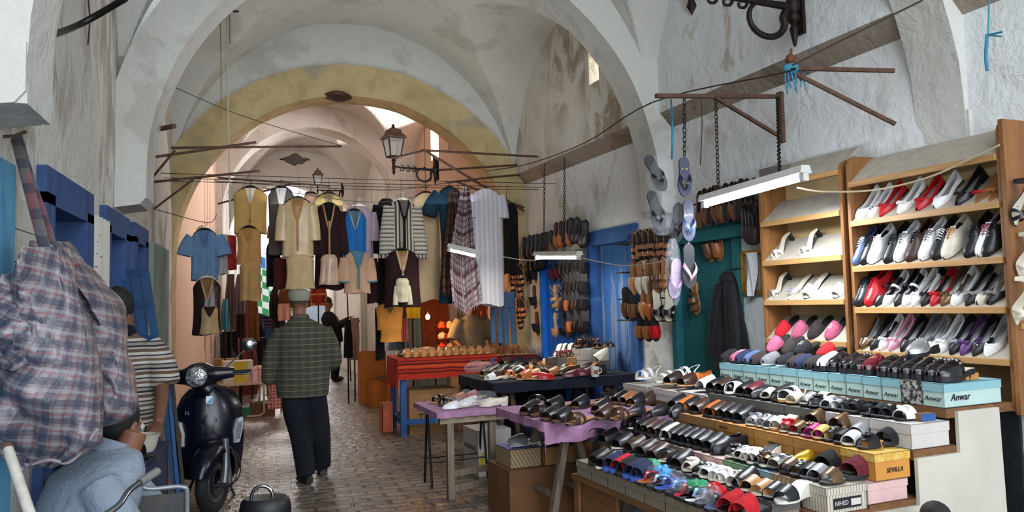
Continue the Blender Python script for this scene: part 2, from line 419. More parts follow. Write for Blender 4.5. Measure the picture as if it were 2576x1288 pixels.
def arch(name, y0, y1, xl, xr, spring, apex, ring, m, zb=0.0, n=40, corb=False):
    """masonry arch on two piers; apex over spring may be stilted"""
    ax = (xl + xr) / 2; a = (xr - xl) / 2; h = apex - spring
    inn = [(xl, zb)] + [(ax - a * cos(pi * i / n), spring + h * sin(pi * i / n)) for i in range(n + 1)] + [(xr, zb)]
    out = [(xl - ring, zb)] + [(ax - (a + ring) * cos(pi * i / n), spring + (h + ring) * sin(pi * i / n)) for i in range(n + 1)] + [(xr + ring, zb)]
    mb = MB(); N = len(inn); vs = []
    for y in (y0, y1):
        for P in (inn, out):
            for k, (x, z) in enumerate(P): 
                w_ = .012 * noise.noise(V((x * 3, z * 3, y))); vs.append((x + w_, y, z + w_))
    fs = []
    for k in range(N - 1):
        a_, b_, c_, d_ = k, N + k, 2 * N + k, 3 * N + k
        fs += [(a_, a_ + 1, b_ + 1, b_), (c_, d_, d_ + 1, c_ + 1), (a_, c_, c_ + 1, a_ + 1), (b_, b_ + 1, d_ + 1, d_)]
    fs += [(0, N, 3 * N, 2 * N), (N - 1, 3 * N - 1, 4 * N - 1, 2 * N - 1)]
    mb.add(vs, fs); return struct(mb, name, m, True, 30)
def spandrel(name, y, xl, xr, spring, apex, ring, m, x0, x1, top=6.0, n=40):
    ax = (xl + xr) / 2; a = (xr - xl) / 2 + ring - .02; h = apex - spring + ring - .02
    mb = MB(); P = []
    P.append(((ax - a, 0), (x0, 0)))
    for i in range(n + 1):
        t = pi * i / n; px, pz = ax - a * cos(t), spring + h * sin(t)
        k = min((x0 - ax) / (-cos(t)) if cos(t) > 1e-3 else 1e9, 1e9) if False else 0
        ox = x0 + (x1 - x0) * i / n
        oz = top if .12 < i / n < .88 else spring + (top - spring) * min(i / n, 1 - i / n) / .12
        ox = x0 if i / n <= .12 else x1 if i / n >= .88 else x0 + (x1 - x0) * (i / n - .12) / .76
        P.append(((px, pz), (ox, oz)))
    P.append(((ax + a, 0), (x1, 0)))
    for d in (0, .25):
        pass
    vs = []; 
    for (p, q) in P: vs += [(p[0], y, p[1]), (q[0], y, q[1]), (p[0], y + .2, p[1]), (q[0], y + .2, q[1])]
    fs = []
    for i in range(len(P) - 1):
        b = i * 4; fs += [(b, b + 1, b + 5, b + 4), (b + 2, b + 6, b + 7, b + 3), (b, b + 4, b + 6, b + 2)]
    mb.add(vs, fs); return struct(mb, name, m)
arch('trim_1', 3.44, 3.8, -0.93, 4.0, 2.62, 5.05, .3, PL_VAULT, 2.45)
arch('trim_2', 6.5, 6.9, -0.93, 3.62, 2.66, 4.93, .34, PL_VAULT, 2.5)
arch('trim_3', 10.1, 10.55, -1.15, 3.30, 2.2, 4.43, .42, OCHRE)
spandrel('wall_over_arch', 10.14, -1.15, 3.30, 2.2, 4.43, .42, PL_VAULT, -1.5, 4.2)
# corbels under the front arch
for x, sgn, y0, y1 in ((-0.93, 1, 3.42, 3.82), (4.0, -1, 3.42, 3.82), (-0.93, 1, 6.48, 6.92), (3.62, -1, 6.48, 6.92)):
    c = MB()
    P = [(0, 2.7), (0, 2.5), (-.04, 2.45), (-.24, 2.42), (-.24, 2.7)]
    c.rings([[(x + sgn * p, y0, z) for p, z in P], [(x + sgn * p, y1, z) for p, z in P]]); struct(c, 'trim_corbel', PL_VAULT)
# second stretch of street: walls lean in, its arches and barrels
ST = [(10.5, -1.25, 3.35, 4.95), (13.4, -.86, 2.5, 5.15), (17.6, -.85, 2.1, 5.3), (21.8, -.9, 1.75, 5.4), (25.0, -.95, 1.7, 5.5)]
ARC = [(13.4, 13.95, -.76, 2.2, 3.2, 4.75, .42), (17.6, 18.1, -.86, 1.97, 3.2, 4.46, .72), (21.8, 22.2, -.9, 1.7, 3.75, 5.1, .3)]
for i, (y0, y1, a, b, s0, ap, rg) in enumerate(ARC): arch('trim_%d' % (4 + i), y0, y1, a, b, s0, ap, rg, PL_TUN); spandrel('wall_over_arch', y0 + .04, a, b, s0, ap, rg, PL_TUN, a - .8, b + 1.0, 6.2)
WIN = {0: [(12.54, 12.80, 4.12, 4.78), (12.06, 12.22, 4.15, 4.52)], 1: [(15.2, 15.6, 4.18, 4.68)], 2: [(19.3, 19.8, 4.1, 4.8)], 3: []}
for i in range(4):
    y0, l0, r0, t0 = ST[i]; y1, l1, r1, t1 = ST[i + 1]; yc = (y0 + y1) / 2 + .2; hw = (y1 - y0) / 2 + .25
    def bar(u, v):
        y = y0 + (y1 - y0) * v; l = l0 + (l1 - l0) * v - .02; r = r0 + (r1 - r0) * v + .02; t = t0 + (t1 - t0) * v
        x = l + (r - l) * u; k = 2 * u - 1; hl = 2.9 + (t - 2.9) * sqrt(max(0, 1 - k * k)); hc = 2.9 + 2.15 * sqrt(max(0, 1 - (abs(y - yc) / hw) ** 2))
        return (x, y, max(hl, hc) + .02 * noise.noise(V((x * 1.4, y * 1.4, 2))))
    g = MB(); g.grid(80, 60, bar, uvs=False); struct(g, 'ceiling_tunnel', PL_TUN, True, 30)
    fr = lambda k, d, z: (l0 + (l1 - l0) * (k - y0) / (y1 - y0) - d, k, z)
    struct(wall_panel(MB(), fr, y0, y1, 0, 5.4, [], .3), 'wall_tunnel_left', PL_PINK if i == 0 else PL_TUN)
    fr = lambda k, d, z: (r0 + (r1 - r0) * (k - y0) / (y1 - y0) + d, k, z)
    hol = ([(11.2, 12.04, 0, 2.3)] if i == 0 else []) + WIN[i]
    struct(wall_panel(MB(), fr, y0, y1, 0, 5.4, hol, .3), 'wall_tunnel_right', PL_PINK if i == 0 else PL_TUN)
# bright slit windows of the tunnel and the bay: deep reveals open to the sky
# pale houses closing the street far away
h = MB(); h.box((0, 52, 3), (16, .4, 6)); struct(h, 'wall_far', mat('#dcd6cc', .9, 0, .1, 1))
h = MB(); h.box((-2.4, 38, 2.2), (2.6, 26, 4.4)); struct(h, 'wall_far_left', mat('#d9cfc2', .9, 0, .1, 1))
h = MB(); h.box((3.4, 38, 2.2), (2.6, 26, 4.4)); struct(h, 'wall_far_right', mat('#cfd3dd', .9, 0, .1, 1))
# doors and frames ------------------------------------------------
def frame(mb, fr, a0, a1, z1, wd=.1, out=.05, z0=0.0):
    for (p, q, r, s_) in ((a0 - wd * .2, a0 + wd, z0, z1), (a1 - wd, a1 + wd * .2, z0, z1), (a0 - wd * .2, a1 + wd * .2, z1 - wd * .4, z1 + wd)):
        vs = [fr(a, d, z) for z in (r, s_) for d in (-out, .22) for a in (p, q)]
        mb.add(vs, [(0, 2, 3, 1), (4, 5, 7, 6), (0, 1, 5, 4), (2, 6, 7, 3), (0, 4, 6, 2), (1, 3, 7, 5)])
def leaf(mb, fr, a0, a1, z0, z1, d0, boards):
    w_ = (a1 - a0) / boards
    for k in range(boards):
        p, q = a0 + w_ * k + .004, a0 + w_ * (k + 1) - .004
        vs = [fr(a, d, z) for z in (z0, z1) for d in (d0, d0 + .05) for a in (p, q)]
        mb.add(vs, [(0, 2, 3, 1), (4, 5, 7, 6), (0, 1, 5, 4), (2, 6, 7, 3), (0, 4, 6, 2), (1, 3, 7, 5)])
def door(n, fr, a0, a1, z1, mf, ml, boards, d0=.12, wd=.1, lbl=None):
    o = tag(bpy.data.objects.new('door_%d' % n, None), kind='structure'); COL.objects.link(o)
    b = MB(); frame(b, fr, a0, a1, z1, wd); b.build('door_frame', mf, o, False)
    b = MB(); leaf(b, fr, a0 + wd * .5, a1 - wd * .5, .02, z1, d0, boards); b.build('door_leaf', ml, o, False)
    return o
door(1, FL, 4.46, 5.5, 2.24, VIOL, BLUE, 4, .2, .14); door(2, FL, 5.98, 6.85, 2.24, VIOL, BLUE, 3, .16, .13); door(3, FL, 7.16, 7.85, 2.26, VIOL, BLUE, 3, .14, .12)
door(4, FR_, 6.86, 7.96, 2.3, BLUE, WORN, 3, .1, .12)
o5 = door(5, FR_, 8.2, 9.25, 2.12, BRIGHTBLUE, BRIGHTBLUE, 3, .02, .05)
door(6, FR_, 5.22, 6.2, 2.2, TEAL, TEAL, 2, .03, .06)
b = MB(); vs = [R(4.26 + d, v, z) for z in (2.12, 2.22) for d in (-.06, .1) for v in (5.0, 6.3)]
b.add(vs, [(0, 2, 3, 1), (4, 5, 7, 6), (0, 1, 5, 4), (2, 6, 7, 3), (0, 4, 6, 2), (1, 3, 7, 5)]); struct(b, 'trim_lintel', TEAL)
# pale blue shutter and the white boards by the first door
b = MB(); leaf(b, FL, 3.0, 4.04, 0, 2.3, -.02, 3); struct(b, 'door_7', PALEBLUE)
b = MB(); 
for k in range(8): b.box((LX + .0, 4.24, 1.0 + k * .155), (.03, .36, .148), rz=0)
struct(b, 'trim_boards', WHITEP)
# weathered teal plank face beside the pier, and shop doors beyond the ochre arch
b = MB(); leaf(b, FL, 8.2, 9.4, 0, 2.3, -.05, 4); struct(b, 'door_8', GREENGREY)
b = MB()
fr0 = lambda k, d, z: (3.35 - .85 * (k - 10.5) / 2.9 + d, k, z)
leaf(b, fr0, 12.3, 13.35, 0, 2.4, -.06, 5); leaf(b, fr0, 11.2, 12.2, 0, 2.3, .2, 3); struct(b, 'door_9', GREENGREY)
b = MB(); fr1 = lambda k, d, z: (2.5 - .4 * (k - 13.4) / 4.2 + d, k, z)
leaf(b, fr1, 14.2, 16.0, 0, 2.6, -.08, 7); struct(b, 'door_10', stripes('blue_white_boards', 1, .55, [(0, '#d5dbe6'), (.3, '#7f96bd'), (.5, '#dfe3ea'), (.8, '#8fa3c4')], .7))
# scraped brown patch on the pink pier
# ================================================================ shoes
CODE = {'W': ('#e6e6e6', 'white'), 'K': ('#15151a', 'black'), 'R': ('#b3141f', 'red'), 'B': ('#3a241c', 'dark brown'), 'T': ('#9a5f36', 'tan'), 'O': ('#b5602c', 'orange-brown'),
        'N': ('#1d2444', 'navy'), 'G': ('#6d6e72', 'grey'), 'S': ('#c9cbd0', 'silver'), 'Z': ('#7d6448', 'bronze'), 'D': ('#c9a227', 'gold'), 'P': ('#d793a8', 'pink'), 'Q': ('#a8506c', 'dusky rose'),
        'U': ('#5a3470', 'purple'), 'C': ('#d6cdbb', 'cream'), 'V': ('#3b57a8', 'blue'), 'M': ('#5e1524', 'maroon'), 'F': ('#b3267e', 'fuchsia'), 'Y': ('#c8a85a', 'mustard'), 'L': ('#9c86a6', 'lilac'),
        'H': ('#6b4630', 'chestnut'), 'A': ('#7fa8dc', 'pale blue'), 'E': ('#2f8a57', 'green'), 'X': ('#2b2320', 'espresso'), 'J': ('#c28c58', 'camel'), 'I': ('#495a80', 'denim blue')}
def leather(k, fin='l'):
    col = CODE[k][0]
    if k in 'SZD': return mat(col, .28, .75, .2, 30, .12, 90)
    if fin == 'f': return mat(col, .95, 0, .25, 40, .3, 220)
    if fin == 'p': return mat(col, .16, 0, .08, 8, 0, 60, .6)
    return mat(col, .36, 0, .14, 20, .08, 120)
INSOLE = mat('#8e8d8b', .5, .1, .2, 12); INCREAM = mat('#cfc6b2', .6, 0, .12, 12); INDARK = mat('#1c1b1c', .6, 0, .2, 12); INTAN = mat('#96673f', .6, 0, .2, 12); INSILV = mat('#a9abad', .35, .5, .2, 14)
SOLEK = mat('#17161a', .6, 0, .2); SOLEW = mat('#d9d6cc', .6, 0, .1); SOLET = mat('#b98a55', .65, 0, .25, 30); SOLEB = mat('#33241c', .55, 0, .2)
METAL = mat('#c8c8cc', .22, 1.0, .05)
HW = [(0, .10), (.02, .34), (.06, .58), (.14, .84), (.26, 1.0), (.36, .98), (.5, .82), (.62, .72), (.75, .74), (.86, .76), (.94, .6), (.985, .34), (1, .1)]
HWP = [(0, .05), (.03, .22), (.08, .42), (.17, .72), (.28, .98), (.36, .98), (.5, .8), (.62, .7), (.75, .72), (.86, .74), (.94, .58), (.985, .33), (1, .1)]
SHOES = {}
def ss(x): x = max(0, min(1, x)); return x * x * (3 - 2 * x)
class Shoe:
    """toe tip at x=0, heel at x=-L, sole on z=0"""
    def __init__(s, L=.25, W=.043, heel=.012, th=.010, pointed=False, wedge=False, toe_up=.0):
        s.L, s.W, s.heel, s.th, s.tab, s.wedge, s.tu = L, W, heel, th, HWP if pointed else HW, wedge, toe_up
    def hw(s, t): return s.W * interp(t, s.tab)
    def z0(s, t): return s.heel * ss((t - .30) / .5) + s.tu * max(0, 1 - t / .25) ** 2
    def sole(s, mb, block=True):
        rs = []; T = [0, .012, .035, .07, .12, .19, .27, .36, .46, .56, .66, .76, .86, .93, .975, 1]
        for t in T:
            h = s.hw(t); x = -s.L * t; zt = s.z0(t) + s.th; zb = s.z0(t) if not s.wedge else (s.z0(t) if t < .1 else s.tu * max(0, 1 - t / .25) ** 2)
            if s.wedge: zb = s.tu * max(0, 1 - t / .25) ** 2
            rs.append([(x, -h, zb + .002), (x, -h * 1.03, (zb + zt) / 2), (x, -h, zt), (x, 0, zt + .0008), (x, h, zt), (x, h * 1.03, (zb + zt) / 2), (x, h, zb + .002), (x, 0, zb)])
        mb.rings(rs)
        if not s.wedge and s.heel > .008 and block:
            hb = .72 if s.heel < .035 else .84
            r = []
            for z, k in ((0, .62 if s.heel > .035 else .95), (s.heel * .5, .7 if s.heel > .035 else .97), (s.heel + .004, 1.0)):
                xs = -s.L * (1 - (1 - hb) * k); P = []
                for j in range(10):
                    a = -pi / 2 - pi * j / 9
                    P.append((-s.L * (1 - .06 * k) + s.L * .05 * k * cos(a) * 1.0, s.hw(.88) * k * .9 * sin(a), z))
                P += [(xs, -s.hw(.8) * k * .9 * -1, z), (xs, s.hw(.8) * k * .9 * -1, z)]
                r.append(P)
            mb.rings(r)
        return mb
    def arc(s, t, th, h, infl=1.04):
        y = s.hw(t) * infl * cos(th); z = s.z0(t) + s.th + h * sin(th) ** .85
        return V((-s.L * t, y, z))
    def shell(s, mb, t0, t1, hf, of, n=14, k=7, infl=1.04, th=.0022):
        """closed or open upper: hf(t) height, of(t) fraction of the arc cut away in the middle (0 closed)"""
        for sg in (0, 1):
            def fn(i, j):
                t = t0 + (t1 - t0) * j; a = (pi / 2) * (1 - of(t)) * i
                return s.arc(t, a if sg == 0 else pi - a, hf(t), infl)
            mb.grid(k, n, fn, th=th if sg == 0 else -th, uvs=False)
        return mb
    def band(s, mb, ta, tb, tc, h, w, infl=1.05, n=14, th=.0022, td=None):
        """strap from the near side at ta over tb to the far side at tc, w wide along the shoe"""
        def fn(i, j):
            th_ = pi * i; q = i * 2 if i < .5 else 2 - i * 2
            t = (ta + (tb - ta) * ss(i * 2)) if i < .5 else (tb + (tc - tb) * ss(i * 2 - 1))
            t += (j - .5) * w / s.L
            return s.arc(max(0.02, min(.985, t)), th_, h, infl)
        mb.grid(n, 4, fn, th=th, uvs=False); return mb
    def insole(s, mb, t0=.03, t1=.985, k=.9):
        def fn(i, j):
            t = t0 + (t1 - t0) * j; return (-s.L * t, s.hw(t) * k * (2 * i - 1), s.z0(t) + s.th + .0016)
        mb.grid(4, 18, fn, th=.001, uvs=False); return mb
def bow(mb, c, w, M=None):
    x, y, z = c
    for sg in (-1, 1):
        mb.rings([[(x - .004, y + sg * .003, z), (x + .004, y + sg * .003, z), (x + .004, y + sg * .003, z + .006), (x - .004, y + sg * .003, z + .006)],
                  [(x - .012, y + sg * w, z - .006), (x + .012, y + sg * w, z - .004), (x + .010, y + sg * w, z + .010), (x - .010, y + sg * w, z + .008)]])
    mb.box((x, y, z + .004), (.010, .010, .010)); return mb
def ring_(mb, c, r, tr, M=None, n=14):
    mb.tube([(c[0] + r * cos(2 * pi * i / n), c[1] + r * sin(2 * pi * i / n), c[2]) for i in range(n + 1)], tr, 6); return mb
def make(kind):
    """parts of one kind of shoe: list of (part name, mesh builder)"""
    base, *ex = kind.split('+'); P = []
    def A(n, mb): P.append((n, mb))
    if base in ('pump', 'peep', 'mary'):
        s = Shoe(.245, .038, .016, .006, True)
        A('sole', s.sole(MB()))
        hf = lambda t: interp(t, [(0, .012), (.06, .026), (.18, .036), (.3, .042), (.5, .044), (.75, .056), (1, .064)])
        of = lambda t: interp(t, [(0, 0), (.22, 0), (.27, .42), (.38, .70), (.6, .76), (.8, .72), (.93, .55), (1, .25)])
        A('upper', s.shell(MB(), .03 if base == 'peep' else .0, 1.0, hf, (lambda t: .5 if t < .07 else of(t)) if base == 'peep' else of, 22, 5))
        A('lining', s.insole(MB(), .1, .985, .92))
        tz = s.z0(.2) + s.th + .037
        if 'bow' in ex: A('bow', bow(MB(), (-.057, 0, tz + .004), .026))
        if 'ring' in ex: A('buckle', ring_(MB(), (-.05, 0, tz + .002), .011, .0025))
        if base == 'mary': A('strap', s.band(MB(), .52, .50, .52, .052, .014))
        if 'strap' in ex: A('strap', s.band(MB(), .24, .2, .24, .040, .006, 1.07))
    elif base == 'sneaker':
        s = Shoe(.262, .043, .014, .012)
        A('sole', s.sole(MB()))
        hf = lambda t: interp(t, [(0, .018), (.06, .034), (.16, .045), (.3, .062), (.42, .080), (.55, .082), (.75, .078), (1, .082)])
        of = lambda t: interp(t, [(0, 0), (.3, 0), (.34, .12), (.52, .16), (.58, .42), (.75, .5), (.92, .42), (1, .2)])
        A('upper', s.shell(MB(), 0, 1, hf, of, 24, 6, 1.02, .003))
        m = MB()
        def tg(i, j): t = .3 + .3 * j; return (-s.L * t, .016 * (2 * i - 1), s.z0(t) + s.th + hf(t) * (.93 + .02 * j) + .022 * max(0, j - .7))
        m.grid(4, 8, tg, th=.003, uvs=False); A('tongue', m)
        m = MB()
        for q in range(5):
            t = .345 + .05 * q; z = s.z0(t) + s.th + hf(t) * 1.01 + .001
            m.tube([(-s.L * t, -.019, z - .006), (-s.L * (t + .01), 0, z + .004), (-s.L * t, .019, z - .006)], .0032, 5)
        for sg in (-1, 1): m.tube([(-s.L * .55, 0, .104), (-s.L * .51, sg * .02, .106), (-s.L * .47, sg * .022, .094)], .002, 5)
        A('laces', m); A('lining', s.insole(MB(), .5, .98, .85))
        if 'stripe' in ex:
            m = MB()
            for q in (.5, .56):
                for sg in (0, 1):
                    def st(i, j, q=q, sg=sg): 
                        a = .05 + .95 * i; a = a if sg == 0 else pi - a
                        return s.arc(q + .10 * (.5 - i) + .028 * j, a, hf(q) + .001, 1.045)
                    m.grid(5, 2, st, th=.001 if sg == 0 else -.001, uvs=False)
            A('side_stripe', m)
    elif base in ('clog', 'slipper', 'babouche', 'loafer'):
        s = {'clog': Shoe(.265, .048, .022, .028), 'slipper': Shoe(.25, .046, .004, .012), 'babouche': Shoe(.265, .044, .004, .008, True), 'loafer': Shoe(.27, .046, .016, .010)}[base]
        A('sole', s.sole(MB()))
        top = {'clog': .062, 'slipper': .062, 'babouche': .056, 'loafer': .068}[base]
        hf = lambda t: top * interp(t, [(0, .34), (.05, .5), (.14, .68), (.28, .86), (.42, 1), (.6, 1.02), (.8, .9), (1, .85)])
        if base == 'loafer':
            of = lambda t: interp(t, [(0, 0), (.4, 0), (.46, .4), (.6, .56), (.8, .56), (.94, .4), (1, .15)]); A('upper', s.shell(MB(), 0, 1, hf, of, 22, 6))
        else: A('upper', s.shell(MB(), 0, .52, hf, lambda t: 0, 14, 7, 1.05))
        A('lining', s.insole(MB(), .3, .985, .94))
        if 'bow' in ex: A('tassel', bow(MB(), (-.10, 0, s.th + top + s.z0(.4)), .022))
        if 'strap' in ex: A('strap', s.band(MB(), .47, .44, .47, top * 1.02, .022, 1.08))
        if 'stud' in ex:
            m = MB()
            for a in (.8, 1.2, 1.57, 1.95, 2.35):
                p = s.arc(.45, a, top * 1.04, 1.1); m.ell(p, (.007, .007, .007), 8, 6)
            A('studs', m)
        if 'emb' in ex:
            m = MB(); 
            for q in range(9):
                a = 2 * pi * q / 9; c = s.arc(.33, pi / 2, hf(.33) * 1.01)
                p1 = s.arc(.33 + .10 * cos(a), pi / 2 - .55 * sin(a), hf(.33 + .1 * cos(a)) * 1.012, 1.06); m.tube([c, (c + p1) / 2 + V((0, 0, .002)), p1], .0018, 5)
            A('embroidery', m)
        if 'badge' in ex:
            m = MB(); 
            for (u, v_, w_, h_) in ((0, 0, .16, .5), (.0, 0, .05, .16)):
                pass
            c = MB()
            def bd(i, j): return s.arc(.25 + .15 * j, pi / 2 + .38 - .76 * i, hf(.25 + .15 * j) * 1.012, 1.06)
            fr = [(0, 1, 0, .16), (0, 1, .84, 1), (0, .16, .1, .9), (.84, 1, .1, .9), (.35, .65, .3, .7)]
            for a0, a1, b0, b1 in fr: c.grid(3, 3, lambda i, j: bd(a0 + (a1 - a0) * i, b0 + (b1 - b0) * j), th=.001, uvs=False)
            A('badge', c)
    elif base in ('mule', 'slide', 'cross', 'two', 'wedge', 'rubber'):
        s = {'mule': Shoe(.27, .048, .008, .012), 'slide': Shoe(.25, .043, .014, .008, toe_up=.004), 'cross': Shoe(.265, .047, .008, .012), 'two': Shoe(.265, .047, .010, .016),
             'wedge': Shoe(.25, .044, .045, .012, wedge=True), 'rubber': Shoe(.27, .049, .006, .018)}[base]
        A('sole', s.sole(MB()))
        A('insole', s.insole(MB()))
        if base in ('mule', 'rubber'):
            hf = lambda t: interp(t, [(.08, .036), (.2, .050), (.35, .062), (.5, .070)])
            A('upper', s.shell(MB(), .10 if base == 'mule' else .16, .5, hf, lambda t: 0, 10, 7, 1.03))
        elif base in ('slide', 'wedge'):
            hf = lambda t: interp(t, [(.1, .034), (.25, .046), (.4, .056)])
            A('upper', s.shell(MB(), .10, .36, hf, lambda t: 0, 9, 7, 1.04))
            if 'bow' in ex: A('bow', bow(MB(), (-.062, 0, s.th + .046), .028))
            if 'ring' in ex: A('buckle', ring_(MB(), (-.060, 0, s.th + .050), .014, .003))
            if 'flower' in ex:
                m = MB(); 
                for q in range(6): a = 2 * pi * q / 6; m.ell((-.06 + .014 * cos(a), .014 * sin(a), s.th + .05), (.010, .010, .006), 8, 5)
                m.ell((-.06, 0, s.th + .056), (.007, .007, .006), 8, 5); A('flower', m)
        elif base == 'cross':
            A('strap', s.band(MB(), .16, .28, .42, .056, .036)); A('strap', s.band(MB(), .42, .28, .16, .058, .036))
        else:
            A('strap', s.band(MB(), .22, .2, .22, .046, .036)); A('strap', s.band(MB(), .46, .42, .46, .060, .034))
            A('heel_strap', s.band(MB(), .62, .97, .62, .055, .012, 1.08, 18))
        if 'buckle' in ex: A('buckle', ring_(MB(), (-.12, .02, s.th + .062), .010, .0025))
        if 'stripe' in ex:
            m = MB()
            for q in (.2, .29, .38, .47): m.grid(10, 1, lambda i, j: s.arc(q + .03 * j, pi * i, interp(q, [(.08, .036), (.2, .050), (.35, .062), (.5, .070)]) + .0012, 1.05), th=.0008, uvs=False)
            A('band_stripe', m)
    elif base == 'flipflop':
        s = Shoe(.262, .046, .004, .014); A('sole', s.sole(MB())); A('footbed', s.insole(MB(), .015, .99, .95))
        m = MB()
        for sg in (-1, 1):
            def st(i, j, sg=sg):
                t = .17 + .36 * i; y = sg * s.hw(.5) * 1.0 * ss(i) ; z = s.th + .002 + .040 * sin(pi * min(1, i * .92 + .08)) ** .8 * (1 if i < .98 else .2)
                w_ = .006 + .006 * i
                return (-s.L * t + (j - .5) * w_ * 2, y + (j - .5) * w_ * .8 * sg, z)
            m.grid(12, 2, st, th=.003, uvs=False)
        A('strap', m)
    elif base == 'heel':
        s = Shoe(.225, .036, .060, .006, True); A('sole', s.sole(MB(), True)); A('insole', s.insole(MB()))
        A('strap', s.band(MB(), .14, .24, .32, .042, .016)); A('strap', s.band(MB(), .32, .24, .14, .044, .016)); 
        if 'ankle' in ex: A('ankle_strap', s.band(MB(), .74, .70, .74, .085, .012))
        A('ornament', ring_(MB(), (-.045, 0, .046), .009, .004))
    elif base == 'thong':
        s = Shoe(.245, .040, .012, .007, True); A('sole', s.sole(MB())); A('insole', s.insole(MB()))
        A('strap', s.band(MB(), .36, .16, .36, .044, .012)); A('bow', bow(MB(), (-.045, 0, .046), .016))
    return P
ROLE = {'sole': 's', 'lining': 'i', 'insole': 'i', 'footbed': 'f', 'upper': 'u', 'strap': 'u', 'heel_strap': 'u', 'ankle_strap': 'u', 'tongue': 'u', 'laces': 'x', 'bow': 'x', 'buckle': 'm', 'ornament': 'm', 'studs': 'm',
        'embroidery': 'x', 'badge': 'x', 'tassel': 'x', 'side_stripe': 'x', 'band_stripe': 'x', 'flower': 'x'}
NAMES = {'pump': 'ballet_flat', 'peep': 'peep_toe_flat', 'mary': 'strap_flat', 'sneaker': 'lace_up_shoe', 'clog': 'clog', 'slipper': 'house_slipper', 'babouche': 'babouche', 'loafer': 'loafer', 'mule': 'leather_mule', 'slide': 'slide_sandal',
         'cross': 'cross_strap_sandal', 'two': 'two_strap_sandal', 'wedge': 'wedge_sandal', 'rubber': 'pool_slide', 'flipflop': 'flip_flop', 'heel': 'heeled_sandal', 'thong': 'thong_sandal'}
WORDS = {'pump': 'ballet flat', 'peep': 'peep-toe flat', 'mary': 'strapped flat', 'sneaker': 'lace-up shoe', 'clog': 'clog', 'slipper': 'slipper', 'babouche': 'babouche', 'loafer': 'loafer', 'mule': 'mule', 'slide': 'slide sandal',
         'cross': 'cross-strap sandal', 'two': 'two-strap sandal', 'wedge': 'wedge sandal', 'rubber': 'pool slide', 'flipflop': 'flip-flop', 'heel': 'heeled sandal', 'thong': 'thong sandal'}
EXW = {'bow': 'with bow', 'ring': 'with buckle', 'strap': 'with strap', 'stud': 'with studs', 'emb': 'embroidered', 'badge': 'with badge', 'stripe': 'with stripes', 'buckle': 'with buckle', 'flower': 'with flower', 'ankle': ''}
CATW = {'flipflop': 'flip-flop', 'slipper': 'slipper', 'sneaker': 'shoe', 'clog': 'clog', 'loafer': 'shoe', 'pump': 'shoe', 'peep': 'shoe', 'mary': 'shoe', 'babouche': 'slipper', 'mule': 'sandal'}
def shoe(kind, cols, M, where, group, scale=1.0):
    """cols: upper colour, optional sole code, insole code, extra code; M: world matrix with the toe tip at its origin"""
    base, *ex = kind.split('+')
    if kind not in SHOES:
        SHOES[kind] = [(n, mb.mesh(NAMES[base] + '_' + n, SOLEK)) for n, mb in make(kind)]
    cu = cols[0]; cs = cols[1] if len(cols) > 1 else '-'; ci = cols[2] if len(cols) > 2 else '-'; cx = cols[3] if len(cols) > 3 else '-'
    fin = 'f' if base in ('slipper', 'rubber') else 'p' if base in ('clog',) else 'l'
    mu = leather(cu, fin)
    msole = {'-': {'pump': SOLEK, 'sneaker': SOLEK}.get(base, SOLEK), 'w': SOLEW, 't': SOLET, 'b': SOLEB, 'k': SOLEK, 'c': INCREAM}.get(cs) or leather(cs.upper())
    min_ = {'-': INSOLE if base in ('pump', 'peep', 'mary') else INDARK if base in ('sneaker', 'rubber', 'mule', 'slipper', 'loafer') else INTAN if base in ('babouche', 'two') else INCREAM, 's': INSILV, 'c': INCREAM, 'k': INDARK, 't': INTAN, 'g': INSOLE}.get(ci) or leather(ci.upper())
    mxx = mu if cx == '-' else METAL if cx == 'm' else leather(cx)
    if base == 'flipflop': msole = SOLEK if cs == '-' else leather(cs) if cs in CODE else msole; min_ = msole if ci == '-' else min_
    if base == 'sneaker' and cx == '-': mxx = leather('W' if cu in 'WCI' else 'K')
    if 'emb' in ex and cx == '-': mxx = leather('C')
    if 'badge' in ex and cx == '-': mxx = leather('C')
    w_ = [CODE[cu][1], WORDS[base]] + [EXW[e] for e in ex if EXW[e]]
    o = bpy.data.objects.new(NAMES[base], None); COL.objects.link(o); o.empty_display_size = .03
    M = M @ Matrix.Diagonal((scale, .45 + .58 * scale, .2 + .8 * scale, 1))
    o.matrix_world = M; tag(o, ' '.join(w_) + ', ' + where, CATW.get(base, 'sandal'), group)
    for n, me in SHOES[kind]:
        r = ROLE[n]; m = {'s': msole, 'i': min_, 'f': min_, 'u': mu, 'x': mxx, 'm': METAL}[r]
        link(n, me, o, None, [m])
    return o
def frameM(o, fwd, up=(0, 0, 1)):
    """+x along fwd (toe direction), z near up"""
    x = V(fwd).normalized(); z = V(up); y = z.cross(x).normalized(); z = x.cross(y)
    M = Matrix((x, y, z)).transposed().to_4x4(); M.translation = o; return M
def count_row(items, u, z, M_of, where, group, scale=1.0, refs=None):
    """items 'px kind cols' from the far end towards the viewer's right; where takes the ordinal"""
    n = len(items)
    for i, it in enumerate(items):
        px, kind, cols = it.split()[:3]
        shoe(kind, cols, M_of(float(px), i), where(i, n), group, scale)
